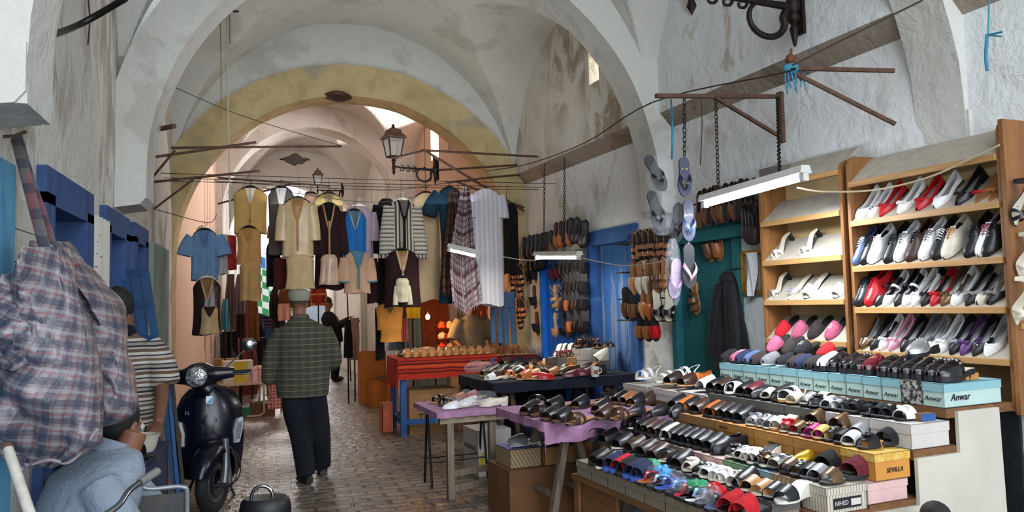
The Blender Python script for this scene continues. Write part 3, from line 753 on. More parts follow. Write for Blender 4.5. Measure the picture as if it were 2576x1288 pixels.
# ================================================================ shelves, tiers, boxes on the shop side
WOOD = wood('pine_shelf', '#6f4d2c', '#a67a48', .5, (1, 1, 1), 'Y'); WOODV = wood('pine_side', '#6b4424', '#976638', .5, (1, 1, 1), 'Z'); WOODE = wood('pine_edge', '#99703f', '#bd935c', .5, (1, 1, 1), 'Y')
OLDW = wood('grey_timber', '#5d5044', '#8f8170', .8, (1, 1, 1), 'Z'); BROWNW = wood('brown_board', '#5d3c22', '#8a5f37', .6, (1, 1, 1), 'Y')
BOARD = mat('#a39a8c', .85, 0, .12, 12, .2, 60); PLYBACK = mat('#b89d6e', .8, 0, .15, 5)
RM = Matrix.Rotation(TH, 4, 'Z')
def rbox(mb, u0, u1, v0, v1, z0, z1, mi=0):
    vs = [R(u, v, z) for z in (z0, z1) for v in (v0, v1) for u in (u0, u1)]
    mb.add(vs, [(0, 2, 3, 1), (4, 5, 7, 6), (0, 1, 5, 4), (2, 6, 7, 3), (0, 4, 6, 2), (1, 3, 7, 5)], mi); return mb
def rel(mb, o):                        # world-built geometry under an empty placed in the world
    inv = Matrix.LocRotScale(o.location, o.rotation_euler, None).inverted(); mb.v = [tuple(inv @ V(p)) for p in mb.v]; return mb
ALPHA = radians(41)
def rack(lbl, v0, v1, levels, ztop, zbot, endpanel=None):
    o = thing('shoe_shelf', lbl, 'shelf', R(4.1, (v0 + v1) / 2, zbot), TH)
    for k, v in enumerate((v0, v1)):
        sg = 1 if k else -1
        m = MB(); a, b = (v, v + .024) if k else (v - .024, v)
        P = [(4.0, zbot), (4.28, zbot), (4.28, ztop), (4.06, ztop), (4.02, ztop - .02), (4.0, ztop - .06)]
        m.rings([[R(u, a, z) for u, z in P], [R(u, b, z) for u, z in P]]); rel(m, o).build('side_panel', WOODV, o, False)
    m = MB(); rbox(m, 4.25, 4.275, v0, v1, zbot, ztop); rel(m, o).build('back_panel', PLYBACK, o, False)
    for z in levels:
        m = MB(); c, s_ = cos(ALPHA), sin(ALPHA); D = .265
        vs = [R(4.0 + d * c - q * s_ * .0, v, z + d * s_ - q) for d in (.004, D) for v in (v0, v1) for q in (0, .014)]
        m.add(vs, [(0, 1, 3, 2), (4, 6, 7, 5), (0, 4, 5, 1), (2, 3, 7, 6), (0, 2, 6, 4), (1, 5, 7, 3)])
        rel(m, o).build('sloped_board', BOARD, o, False)
        m = MB(); rbox(m, 3.985, 4.003, v0, v1, z - .032, z + .006); rel(m, o).build('front_lip', WOODE, o, False, bev=.003)
    return o
rack('wide pine shoe shelf with sloped boards fixed to the white wall, full of women\'s shoes', 2.735, 3.74, [2.345, 2.085, 1.785, 1.515, 1.235], 2.53, .97)
rack('narrow pine shoe shelf with two empty upper boards, beside the wider one', 3.83, 4.60, [2.45, 2.17, 1.87, 1.572, 1.285], 2.52, 1.16)
o = thing('display_board', 'tall orange-brown wooden end board with white sandals nailed to it', 'board', R(4.16, 2.69, .95), TH)
m = MB(); rbox(m, 3.99, 4.285, 2.685, 2.71, .95, 2.53); rel(m, o).build('panel', WOODV, o, False)
m = MB(); rbox(m, 4.02, 4.28, 2.672, 2.685, 1.12, 1.15); rbox(m, 4.02, 4.28, 2.672, 2.685, 1.40, 1.43); rel(m, o).build('batten', WOODE, o, False)
def slope_M(px, z, u=4.006, yaw=0.0):
    v = vat(px, u, z); c, s_ = cos(ALPHA), sin(ALPHA)
    f_ = (-EU * c - EV * yaw) + V((0, 0, -s_)); n = -EU * s_ + V((0, 0, c))
    return frameM(R(u, v, z) + n * .003, f_, n)
def shelf_row(txt, z, where, group, scale=1.13):
    it = [q.strip() for q in txt.split(',')]
    for i, q in enumerate(it):
        px, kind, cols = q.split(); shoe(kind, cols, slope_M(float(px), z, 4.016, -.13 + random.uniform(-.04, .04)), where(i), group, scale)
shelf_row('2157 pump Wt, 2188 pump+ring Wt, 2217 pump+bow R, 2262 pump+bow Wt, 2309 peep+bow R, 2351 peep+strap W, 2409 peep+bow K, 2455 thong Rtt, 2490 thong Ttt', 2.085,
          lambda i: ORD[i] + ' from the divider on the wide shelf, top row', 'shoes on the wide shelf, top row')
shelf_row('2152 sneaker I, 2172 sneaker K, 2191 sneaker W, 2231 sneaker K, 2259 sneaker+stripe W--G, 2287 sneaker B, 2321 sneaker+stripe W--G, 2353 sneaker+stripe K--W, 2380 sneaker+stripe C--J, 2435 sneaker K, 2466 sneaker+stripe W--Q, 2482 sneaker K', 1.785,
          lambda i: ORD[i] + ' from the divider on the wide shelf, second row', 'lace-up shoes on the wide shelf')
shelf_row('2154 sneaker X, 2163 sneaker K, 2184 sneaker R--R, 2206 mary Kt, 2226 mary W, 2255 mary K, 2275 mary W, 2299 pump+bow W, 2322 pump+bow K, 2346 pump+bow R, 2372 pump+bow Z, 2398 pump+bow W--S, 2434 pump+bow K--S, 2460 peep+bow C--S, 2488 peep+bow K--S', 1.515,
          lambda i: ORD[i] + ' from the divider on the wide shelf, third row', 'flats on the wide shelf, third row')
shelf_row('2156 pump+ring S-s, 2170 pump+strap Z-s, 2194 pump+ring K-s, 2216 pump+bow W-sW, 2241 pump+bow P-s, 2270 pump+strap K-sW, 2305 pump G-s, 2332 pump S-s, 2362 pump+bow W-s, 2394 pump+bow K-sS, 2421 pump+bow U-s, 2452 pump+ring K-s, 2482 pump+strap W-sK', 1.235,
          lambda i: ORD[i] + ' from the divider on the wide shelf, lowest row', 'flats on the wide shelf, lowest row')
shelf_row('1945 heel W, 2016 heel W', 1.87, lambda i: 'silvery, ' + ORD[i] + ' from the jacket on the narrow shelf', 'heels on the narrow shelf')
shelf_row('1938 heel Sk, 1984 thong Lk, 2026 slide Wk, 2100 slide Wk', 1.572, lambda i: ORD[i] + ' from the jacket on the narrow shelf, middle row', 'sandals on the narrow shelf')
shelf_row('1957 slipper R, 1999 slipper+badge Q, 2040 slipper+badge X, 2084 slipper+emb Q', 1.285, lambda i: ORD[i] + ' from the jacket on the narrow shelf, lowest row', 'felt slippers on the narrow shelf', 1.0)
# sandals nailed to the end board
for i, (px, py, k, c) in enumerate(((2552, 570, 'heel+ankle', 'Kk'), (2566, 705, 'heel+ankle', 'Cc'), (2556, 818, 'heel+ankle', 'Cc'))):
    p = onv(px, py, 2.668); shoe(k, c, frameM(p, (-.1, 0, -1), -EV), ['topmost', 'middle', 'lowest'][i] + ' of the three nailed to the end board', 'sandals nailed to the end board', 1.15)
# ---------------------------------------------------------------- shoe boxes
def speck(name, a, b, sc=60): 
    t = NT(name); c = t.coord(); return t.done(t.ramp(t.noise(c, sc, 3), [(.45, a), (.55, b)]), .8)
def diag(name, a, b, per, ang):
    t = NT(name); c = t.coord('Object'); sx = t.n('ShaderNodeSeparateXYZ'); t.l(c, sx.inputs[0])
    f = t.math('FRACT', t.math('DIVIDE', t.math('ADD', t.math('ADD', sx.outputs[0], sx.outputs[1]), t.math('MULTIPLY', sx.outputs[2], ang)), per)); return t.done(t.ramp(f, [(0, a), (.72, b)], 'CONSTANT'), .75)
AQUA = mat('#86b4bc', .7, 0, .06, 6); AQUAB = mat('#b2cbc4', .7, 0, .08, 6); BOXW = mat('#c9c2bd', .75, 0, .06, 5, .1, 30); BOXGREY = mat('#5f5c57', .8, 0, .15, 8); BOXTAN = mat('#b07c3f', .75, 0, .12, 6); BOXOR = mat('#c98a3c', .7, 0, .08, 6)
BOXYEL = speck('box_yellow', '#cfa03c', '#d8ba6c', 70); BOXPINK = mat('#d3b0ab', .75, 0, .08, 8); BOXSTR = diag('box_striped', '#8d8270', '#6b6254', .016, .0); BOXSTR2 = diag('box_striped_brown', '#9d8765', '#6f5c42', .03, .6)
BOXPIN = diag('box_pinstripe', '#c5bdae', '#8f887b', .018, .0); KRAFT = mat('#9a7147', .85, 0, .12, 5, .15, 20); INK = mat('#17171a', .7, 0, 0); GREENB = mat('#6f8c6c', .8, 0, .1); BLUEB = mat('#7f9cab', .8, 0, .1)
def shoebox(lbl, u0, u1, v0, v1, z0, z1, body, lid, group=None, lidh=.42, text=None, end=None, name='shoebox'):
    o = thing(name, lbl, 'box', R((u0 + u1) / 2, (v0 + v1) / 2, z0), TH, group); L, W, H = u1 - u0, v1 - v0, z1 - z0; e = .003
    m = MB(); h = H - .004; t = .003
    m.box((0, 0, t / 2), (L, W, t)); m.box((-L / 2 + t / 2, 0, h / 2), (t, W, h)); m.box((L / 2 - t / 2, 0, h / 2), (t, W, h)); m.box((0, -W / 2 + t / 2, h / 2), (L, t, h)); m.box((0, W / 2 - t / 2, h / 2), (L, t, h))
    m.build('body', body, o, False)
    m = MB(); lh = H * lidh; m.box((0, 0, H - .002), (L + .008, W + .006, .004))
    for sx in (-1, 1): m.box((sx * (L / 2 + .0025), 0, H - lh / 2), (.003, W + .006, lh))
    for sy in (-1, 1): m.box((0, sy * (W / 2 + .0015), H - lh / 2), (L + .008, .003, lh))
    m.build('lid', lid, o, False)
    for (s, size, side, y, z, mm) in (text or []):
        if side == 'end': lettering(s, size, mm, o, (-L / 2 - .0055, y, z), (pi / 2, 0, -pi / 2), .25)
        else: lettering(s, size, mm, o, (y, -W / 2 - .0045, z), (pi / 2, 0, 0), .25)
    return o
N1 = 14; W1 = (4.53 - 2.742) / N1
for k in range(N1):                    # top tier, counted from the end panel
    v0 = 2.742 + W1 * k; bw = k == 1
    dz = random.uniform(-.004, .003) if k else 0
    tx = [('Anwar', .034, 'end', 0.0, .036, INK)] if not bw else []
    if k == 0: tx = [('Anwar', .036, 'end', .0, .042, INK), ('Anwar', .052, 'side', -.10, .048, INK)]
    lbl = 'black and white patterned shoebox among pale blue ones, second from the white end panel' if bw else 'pale blue shoebox on the top step, ' + ORD[k] + ' from the white end panel'
    b = speck('box_print', '#2b2b2b', '#a9a6a0', 45) if bw else None
    shoebox(lbl, 3.50 + random.uniform(-.006, .006) * (k > 0), 3.928, v0 + .003, v0 + W1 - .004, 1.018, 1.14 + dz, b or AQUAB, b or AQUA, 'boxes of the top step', .36, tx)
shoebox('plain off-white shoebox at the end of the second step, pen marks on its side', 3.255, 3.52, 2.745, 2.99, .832, .955, BOXW, BOXW, None, .4)
for k, (a, b, mt, z1, lb) in enumerate(((3.0, 3.3, BOXW, .95, 'white'), (3.31, 3.62, BOXGREY, .95, 'dark grey'), (3.63, 3.94, BOXGREY, .95, 'dark grey'), (3.95, 4.36, BOXGREY, .95, 'dark grey'), (4.38, 4.72, BOXW, .93, 'white'), (4.74, 5.12, BOXW, .92, 'white'), (5.14, 5.5, BOXW, .92, 'white'))):
    shoebox(lb + ' shoebox under the second step\'s shoes, ' + ORD[k + 1] + ' from the white end panel', 3.262, 3.48, a, b, .832, z1, mt, mt, 'boxes of the second step')
shoebox('orange shoebox with yellow patterned lid, bold black capitals on its side', 3.003, 3.235, 2.745, 2.95, .705, .835, BOXOR, BOXYEL, None, .3, [('SEVILLA', .032, 'side', .01, .045, INK)])
shoebox('pink flowered shoebox under the orange one', 2.95, 3.21, 2.747, 2.95, .602, .703, BOXPINK, BOXPINK, None, .36)
for k, (a, b, mt, t) in enumerate(((2.955, 3.28, BOXTAN, []), (3.285, 3.60, BOXTAN, [('TBR33', .03, 'end', 0, .17, INK)]), (3.605, 3.95, BOXTAN, [('SEVILLA', .022, 'end', .1, .20, INK)]), (3.955, 4.42, KRAFT, [('SEVILLA', .022, 'end', 0, .17, INK)]))):
    shoebox('tan shoebox under the third step\'s shoes, ' + ORD[k + 1] + ' from the white end panel', 3.005, 3.235, a, b, .605, .835, mt, mt, 'boxes of the third step', .22, t)
o = shoebox('pinstriped cream shoebox with a black name plate', 2.69, 2.935, 2.742, 2.90, .588, .71, BOXPIN, BOXPIN, None, .3)
m = MB(); m.box((0, -.0835, .045), (.17, .002, .05)); m.build('name_plate', INK, o, False); lettering('NIHED', .028, BOXW, o, (-.04, -.0853, .045), (pi / 2, 0, 0), .2)
m = MB(); m.box((.05, -.0852, .045), (.06, .001, .03)); m.build('size_label', BOXW, o, False)
for k, (a, b, mt, lb) in enumerate(((2.91, 3.12, BOXSTR2, 'brown striped'), (3.125, 3.24, BLUEB, 'greyish blue'), (3.245, 3.5, GREENB, 'sage green'), (3.505, 3.85, BOXPINK, 'pink'), (3.855, 4.2, BOXSTR, 'grey striped'))):
    shoebox(lb + ' shoebox of the fourth step, ' + ORD[k + 1] + ' from the white end panel', 2.70, 2.935, a, b, .588, .705, mt, mt, 'boxes of the fourth step')
for k in range(8):
    v0 = 2.78 + .198 * k; shoebox('grey pinstriped shoebox of the lowest front row, ' + ORD[k] + ' from the white end panel', 2.225, 2.46, v0, v0 + .192, .505, .60, BOXSTR, BOXSTR, 'boxes of the lowest row')
for k in range(5):
    v0 = 2.86 + .29 * k; shoebox('grey shoebox behind the lowest front row, ' + ORD[k] + ' from the white end panel', 2.47, 2.635, v0, v0 + .28, .53, .645, BOXSTR, BOXGREY, 'boxes behind the lowest row')
# the stepped stand
o = thing('stepped_stand', 'stepped wooden stall frame with a white painted end panel, carrying shoebox rows', 'stand', R(3.3, 3.6, 0), TH)
PANELW = mat('#c6c2b4', .75, 0, .06, 4, .1, 20)
P = [(2.70, 0), (3.88, 0), (3.86, 1.0), (3.552, 1.0), (3.552, .795), (3.25, .795), (3.25, .57), (2.96, .57), (2.70, .56)]
m = MB(); m.rings([[R(u, 2.712, z) for u, z in P], [R(u, 2.732, z) for u, z in P]]); rel(m, o).build('end_panel', PANELW, o, False)
for (u0, u1, z, v1) in ((3.505, 4.0, 1.0, 4.62), (3.26, 3.585, .815, 5.56), (2.955, 3.295, .585, 4.6), (2.66, 2.96, .572, 4.45)):
    m = MB(); rbox(m, u0 - .01, u1, 2.733, v1, z - .032, z + .014); rel(m, o).build('step_board', BROWNW, o, False)
m = MB(); rbox(m, 2.215, 2.70, 2.735, 4.42, .475, .503); rel(m, o).build('front_board', BROWNW, o, False)
m = MB(); rbox(m, 2.48, 2.69, 2.735, 4.42, .504, .528); rel(m, o).build('riser_board', BROWNW, o, False)
for v in (2.74, 3.55, 4.36):
    m = MB(); rbox(m, 2.23, 2.29, v, v + .06, 0, .475); rel(m, o).build('leg', BROWNW, o, False)
    m = MB(); rbox(m, 3.60, 3.66, v, v + .06, 0, .97); rel(m, o).build('leg', BROWNW, o, False)
m = MB(); rbox(m, 2.24, 2.26, 3.9, 4.32, .06, .475); rel(m, o).build('front_panel', BROWNW, o, False)
m = MB(); rbox(m, 2.24, 2.28, 2.8, 3.9, .25, .32); rel(m, o).build('rail', BROWNW, o, False)
for lbl, u, v, z, L, mt in (('small wooden block behind the black clogs on the end box', 3.76, 2.80, 1.142, .10, BOXTAN), ('small wooden block with a blue painted end on the off-white box', 3.42, 2.80, .957, .10, BROWNW), ('small wooden block on the orange box\'s lid', 3.12, 2.86, .837, .10, BOXTAN)):
    m = MB(); m.box((0, 0, .018), (L, .05, .036)); q = thing('wood_block', lbl, 'block', R(u, v, z), TH); m.build('block', mt, q, False, bev=.002)
    if 'blue' in lbl: m = MB(); m.box((0, -.0255, .018), (L, .001, .035)); m.build('painted_face', BLUE, q, False)
# rows of shoes on the steps
def step_row(txt, u, z, where, group, yaw=.25, jit=.08, scale=1.17, dzs=None):
    it = [q.strip() for q in txt.split(',')]; n = len(it)
    for i, q in enumerate(it):
        a = q.split(); px, kind, cols = float(a[0]), a[1], a[2]; uu = u + (float(a[3]) if len(a) > 3 else 0) + random.uniform(-.008, .008); zz = z + (float(a[4]) if len(a) > 4 else 0)
        v = vat(px, uu, zz); yw = yaw + random.uniform(-jit, jit); tip = float(a[5]) if len(a) > 5 else 0
        f_ = -EU * cos(tip) - EV * yw + V((0, 0, -sin(tip))); n_ = V((0, 0, cos(tip))) - EU * sin(tip)
        shoe(kind, cols, frameM(R(uu, v, zz), f_, n_), where(i, n), group, scale)
step_row('1817 slipper+badge K, 1840 slipper+emb Q, 1853 slipper N, 1875 slipper I, 1890 slipper X, 1920 slipper Gw, 1955 slipper Kw, 1984 slipper X, 2001 slipper N, 2027 slipper X, 2046 slipper K, 2063 clog W, 2089 clog+strap K, 2119 clog K, 2137 clog+strap K, 2154 clog+stud K, 2177 clog+emb MkcJ, 2214 clog+strap K, 2243 clog+strap K, 2270 clog K, 2301 clog K, 2333 clog+stud K, 2363 clog+stud K', 3.515, 1.143,
         lambda i, n: ORD[n - 1 - i] + ' from the white end panel on the blue boxes', 'slippers and clogs along the pale blue boxes', .22)
step_row('1937 slipper+badge Q 0 .062 .5, 1977 slipper+badge X 0 .055 .5, 2003 slipper+emb K 0 .06 .3, 2062 slipper R 0 .06 .2, 2288 clog+stud S 0 .095 .1', 3.66, 1.143,
         lambda i, n: ['propped upright below the red felt slipper', 'propped upright beside the pink badge slipper', 'lying below the dark badge slipper', 'lying behind the white clog', 'lying on top of the black clogs under the wide shelf'][i], 'shoes propped behind the front row', .2, .08, 1.0)
step_row('1600 two Wwc, 1650 two Wwc, 1670 mule Xt, 1690 two Wwc .1 .03, 1705 mule Bt, 1722 loafer O .08, 1752 mule Wk, 1778 mule Kk, 1801 mule B, 1820 mule K, 1826 cross Ww, 1855 mule K, 1876 mule M, 1890 babouche K, 1918 slide Wk, 1945 mule K, 1962 two Wtc, 1981 slide Ctc, 2015 wedge Skc, 2038 slide+flower Kks, 2070 slide+bow Wks, 2095 slide+bow Sks, 2117 slide+ring Kks, 2136 slide+ring Kks, 2170 slide+bow Kks, 2197 slide Kks, 2222 slide+ring Kks, 2256 slide+bow Wkk', 3.275, .958,
         lambda i, n: ORD[n - 1 - i] + ' from the end panel on the second step', 'sandals along the second step', .2)
step_row('1684 mule K, 1703 mule Ok, 1718 mule K, 1739 mule B, 1773 mule O, 1784 mule B, 1804 mule X, 1824 mule K, 1847 mule K, 1880 slide+bow Scs, 1908 slide+ring Scs, 1924 slide Scs, 1943 wedge Ctc, 1965 slide+bow Rcg, 1988 slide Zcg, 2021 slide+flower Zcg, 2030 slide Fff, 2051 slide Ytc, 2076 slide+ring Kkg, 2103 slide Kkg, 2125 slide Wcc, 2163 slide+flower Kkg', 3.03, .838,
         lambda i, n: ORD[n - 1 - i] + ' from the end panel on the third step', 'sandals along the third step', .25)
step_row('2028 rubber Zk 0 .03, 2088 rubber Zk 0 .03, 2139 rubber Ss, 2209 rubber K', 3.15, .845, lambda i, n: ORD[n - 1 - i] + ' from the end panel in the third step\'s back row', 'spotted and woven slides behind the third step', .1, .08, .98)
step_row('1565 mule K, 1580 cross Kk, 1596 mule K, 1612 mule B, 1629 mule Bb, 1648 mule K, 1663 mule Wc, 1677 mule X, 1692 mule K, 1708 mule K, 1726 mule K, 1746 mule K, 1770 mule K, 1792 loafer K, 1829 slide+flower Kcc, 1850 slide+ring Wkc, 1868 slide+bow Wkc, 1884 wedge Cck, 1902 slide+flower Kkg, 1916 slide+bow Zcc, 1936 slide+bow Skg, 1966 slide Zkk, 1992 slide+ring Kkg, 2019 slide Kkg, 2040 slide Skg, 2069 slide Zkg', 2.715, .713,
         lambda i, n: ORD[n - 1 - i] + ' from the end panel on the fourth step', 'sandals along the fourth step', .25)
step_row('1990 babouche Dk 0 0, 2052 rubber Kk 0 0, 2118 rubber Mk 0 0', 2.86, .717, lambda i, n: ['glittering, behind the fourth step\'s bronze slide', 'woven, behind the fourth step\'s silver slide', 'dark patent, beside the orange box'][i], 'slides behind the fourth step', .1)
step_row('1444 cross Ktt, 1463 cross Kk, 1480 cross Kkk, 1505 mule Kk, 1540 mule Kw, 1570 mule B, 1600 mule X, 1628 mule Bk, 1655 cross Kk, 1690 mule K, 1720 slide+flower Ccc, 1745 slide+ring Kkc, 1763 slide+ring Wwc, 1785 slide+bow Wwc, 1803 slide+bow Wwc, 1832 slide+ring Wcc, 1850 mule Kk, 1868 slide Jcc, 1894 slide Jcc, 1925 slide Kkc, 1956 wedge Kww', 2.47, .648,
         lambda i, n: ORD[n - 1 - i] + ' from the end panel on the fifth step', 'sandals along the fifth step', .25)
step_row('1484 mule Kk, 1502 mule Kw, 1519 rubber NVV, 1536 rubber RVV, 1553 rubber Kkk, 1568 rubber NVV, 1586 rubber+stripe NVVW, 1606 flipflop RkO, 1630 flipflop Ak, 1650 flipflop VkV, 1677 flipflop Ak, 1699 flipflop RkR, 1712 flipflop Xk, 1727 flipflop AkW, 1752 flipflop Lk, 1778 flipflop KkI, 1806 rubber RkK, 1840 rubber RkK', 2.205, .603,
         lambda i, n: ORD[i] + ' from the trestle legs in the lowest front row', 'slides and flip-flops in the lowest front row', .3, .1, 1.12)
# clear plastic packing among the flip-flops
def clear_plastic():
    t = NT('clear_plastic'); t.b.inputs['Transmission Weight'].default_value = .0; t.b.inputs['Alpha'].default_value = .13
    c = t.coord(); t.bump(t.noise(c, 26, 3, .5), .9, .03); return t.done('#b9c0c8', .10, 0, .8)
CLEAR = clear_plastic(); TINT = {}
def bag(name, lbl, c, r, m, group=None, seed=0, cat='bag', vox=None):
    mb = MB(); rs = []; n = 20
    for i in range(13):
        a = pi * i / 12
        ring = []
        for j in range(n):
            b = 2 * pi * j / n; d = V((sin(a) * cos(b), sin(a) * sin(b), -cos(a)))
            k = 1 + .34 * noise.noise(d * 2.2 + V((seed, 0, 0))) + .16 * noise.noise(d * 6 + V((0, seed, 0)))
            p = V((d.x * r[0], d.y * r[1], max(-r[2] * .55, d.z * r[2]) + r[2] * .55)) * k; p.z = max(0, p.z); ring.append(p)
        rs.append(ring)
    mb.rings(rs); o = thing(name, lbl, cat, c, 0, group); mb.build('film', m, o); return o
for i, (px, uu, mt, lb) in enumerate(((1650, 2.34, CLEAR, 'clear plastic wad above the red flip-flop'), (1668, 2.36, mat('#4f9fd8', .3, 0, .2, 20, .4, 30), 'crumpled sky-blue packing on the lowest step'), (1700, 2.36, CLEAR, 'clear plastic wad behind the pale blue flip-flops'), (1712, 2.28, CLEAR, 'clear plastic wad in the middle of the flip-flops'), (1790, 2.32, CLEAR, 'clear plastic wad beside the shiny red one'), (1800, 2.36, mat('#c01820', .2, 0, .2, 20, .4, 30), 'shiny red packing ball among the flip-flops'), (1755, 2.34, mat('#2f9a63', .3, 0, .2, 20, .4, 30), 'small green packing ball among the flip-flops'), (1775, 2.24, CLEAR, 'clear plastic wad at the front edge by the lilac flip-flop'), (1640, 2.40, mat('#3f9f78', .3, 0, .2, 20, .4, 30), 'green knotted packing beside the sky-blue one'))):
    bag('plastic_wad', lb, R(uu, vat(px, uu, .65), .63), (.05, .05, .04), mt, 'plastic packing among the flip-flops', i * 3.1, 'packing')

o = thing('dark_board', 'dark bluish sheet added as shade in the gap under the wide shelf', 'board', R(4.1, 3.2, 0), TH); m = MB(); rbox(m, 4.08, 4.10, 2.76, 3.72, 0, .95); rel(m, o).build('panel', plaster('gap_shade', '#1b2226', '#0e0f10', .7, (3, 3, 1), .2, '#2a3a44'), o, False)  # added sheet, its dark colour paints the shade of the gap

# jacket, picture and paper beside the narrow shelf
q = R(4.16, 5.20, 1.0); o = thing('jacket', 'black hooded jacket hanging from a nail on the teal door', 'jacket', q, TH); m = MB(); rs = []
for i in range(26):
    s_ = i / 25; z = .80 * (1 - s_); w_ = interp(s_, [(0, .035), (.08, .075), (.3, .12), (.6, .19), (1, .235)]); d = interp(s_, [(0, .03), (.1, .06), (1, .09)])
    rs.append([(d * sin(a) * (1 + .25 * sin(6 * a + 2 * s_)) - .02, w_ * cos(a) * (1 + .06 * sin(9 * a + 3 * s_)), z + .02 * sin(5 * a) * s_) for a in [2 * pi * k / 48 for k in range(48)]])
m.rings(rs, 0, True, False); BJ = fabric('#121216', .3, .75, .7); m.build('body', BJ, o, True, 60)
m = MB(); m.tube([(-.05, .07, .72), (-.075, .13, .45), (-.085, .17, .12)], [.05, .06, .055], 12, 0, 5, .7); m.build('sleeve', BJ, o); m = MB(); m.tube([(-.05, -.07, .72), (-.08, -.13, .45), (-.085, -.15, .15)], [.05, .06, .055], 12, 0, 5, .7); m.build('sleeve', BJ, o)
m = MB(); m.ell((-.03, 0, .76), (.06, .085, .07), 16, 10); m.build('hood', BJ, o); m = MB(); m.tube([(-.03, 0, .84), (.16, 0, .86)], .005, 6); m.build('nail', IRON, o)
GOLDF = mat('#a8842e', .35, .6, .25, 30, .2, 40); a, b = onu(1878, 636, 4.27), onu(1912, 735, 4.27); c = (a + b) / 2; o = thing('picture_frame', 'small gilt framed picture on the wall between the teal door and the narrow shelf', 'picture', c, TH); W_ = .24; H_ = a.z - b.z
for sy in (-1, 1): m = MB(); m.box((0, sy * W_ / 2, 0), (.03, .035, H_)); m.build('frame_side', GOLDF, o, False)
for sz in (-1, 1): m = MB(); m.box((0, 0, sz * H_ / 2), (.03, W_, .035)); m.build('frame_bar', GOLDF, o, False)
m = MB(); m.box((.01, 0, 0), (.01, W_, H_)); m.build('picture', mat('#8f8d84', .5, 0, .2, 9), o, False)
o = thing('paper', 'torn white dotted paper hanging over the gilt frame', 'paper', onu(1890, 690, 4.22), TH); m = MB(); m.grid(10, 12, lambda i, j: (.02 * sin(7 * i + 4 * j), (i - .5) * .15 * (1 - .5 * j), (.5 - j) * .36), th=.002); m.build('sheet', mat('#c9c9cc', .8, 0, .15, 40), o)
q = onu(1925, 432, 4.25); o = thing('cardboard_carton', 'flattened grey cardboard lying on top of the narrow shelf', 'box', R(4.15, 4.55, 2.525), TH); m = MB(); m.box((0, 0, .04), (.2, .22, .07)); m.build('body', BOXGREY, o, False)
# ================================================================ stalls in the middle
def sheet_cloth(name, lbl, poly, z, drops, m, cat='tablecloth', wave=.02, group=None, th=.004, seed=0, n=26):
    """rectangular cloth over corners poly (4 points, anticlockwise from near left), hanging by drops[k] past edge k"""
    c = sum((V(p) for p in poly), V((0, 0, 0))) / 4; o = thing(name, lbl, cat, (c.x, c.y, z), 0, group)
    A, B, C_, D = [V((p[0], p[1], 0)) - V((c.x, c.y, 0)) for p in poly]
    def P(u, v):
        uu = min(max(u, 0), 1); vv = min(max(v, 0), 1)
        p = A.lerp(B, uu).lerp(D.lerp(C_, uu), vv); dz = 0
        eu = (B - A).normalized(); ev = (D - A).normalized()
        if u < 0: dz -= -u; p -= eu * (.012 + .05 * -u)
        if u > 1: dz -= u - 1; p += eu * (.012 + .05 * (u - 1))
        if v < 0: dz -= -v; p -= ev * (.012 + .05 * -v)
        if v > 1: dz -= v - 1; p += ev * (.012 + .05 * (v - 1))
        h = -dz
        if h > 0:
            w_ = wave * min(1, h / .08) * sin((uu * 7 + vv * 5) * 4.2 + seed); nrm = (ev * -1 if v < 0 else ev if v > 1 else eu * -1 if u < 0 else eu)
            p += nrm * (w_ + wave * .4)
            dz *= 1 + .10 * noise.noise(V((uu * 5, vv * 5, seed)))
        return V((p.x, p.y, .004 + dz))
    dn = (1, .8, .6, .4, .2, .03)
    us = [-drops[3] * q for q in dn] if drops[3] else []; us += [i / n for i in range(n + 1)] + ([1 + drops[1] * q for q in dn[::-1]] if drops[1] else [])
    vs = [-drops[0] * q for q in dn] if drops[0] else []; vs += [i / 10 for i in range(11)] + ([1 + drops[2] * q for q in dn[::-1]] if drops[2] else [])
    mb = MB(); mb.grid(len(us) - 1, len(vs) - 1, lambda i, j: P(us[round(i * (len(us) - 1))], vs[round(j * (len(vs) - 1))]), th=th)
    mb.build('cloth', m, o); return o
RB = lambda u0, u1, v0, v1: [R(u0, v0), R(u1, v0), R(u1, v1), R(u0, v1)]
PINKC = fabric('#a67a9c', .15, .85, .5); NAVYC = fabric('#1a1d2b', .2, .9, .4); MAROONC = fabric('#5b1420', .15)
REDC = plaid('red_cloth', '#a82a14', [(1, 1.0, .07, .016, '#2a1010', .9), (1, 1.0, .105, .014, '#3a1210', .9), (1, 1.0, .135, .02, '#c2501f', .8), (1, 1.0, .165, .018, '#2a1010', .9), (1, 1.0, .20, .012, '#2a1010', .9)], 'UV', (0, 1), .85)
# pink table ------------------------------------------------------
def trestle(lbl, u, v0, v1, z, m, group=None, spread=.2, name='trestle'):
    o = thing(name, lbl, 'trestle', R(u, (v0 + v1) / 2, 0), TH, group); dv = (v1 - v0) / 2
    b = MB(); b.bar((0, -dv, z - .03), (0, dv, z - .03), .05, .055); b.build('beam', m, o, False)
    for sx in (-1, 1):
        for sy in (-1, 1):
            b = MB(); b.bar((sx * .03, sy * (dv - .08), z - .05), (sx * spread, sy * (dv - .04), 0.0), .045, .05, 0, (0, 1, 0)); b.build('leg', m, o, False)
        b = MB(); b.bar((sx * spread * .62, -dv + .06, z * .32), (sx * spread * .62, dv - .06, z * .32), .035, .03); b.build('crossbar', m, o, False)
    return o
o = thing('table_board', 'rough plank top under the pink cloth', 'board', R(2.66, 5.12, .772), TH); m = MB(); m.box((0, 0, .011), (1.0, .84, .022)); m.build('board', OLDW, o, False)
trestle('weathered wooden trestle whose splayed legs stand under the pink cloth\'s near corner', 2.44, 4.78, 5.42, .77, OLDW); trestle('weathered wooden trestle under the pink cloth beside the stepped stand', 3.02, 4.8, 5.45, .77, OLDW)
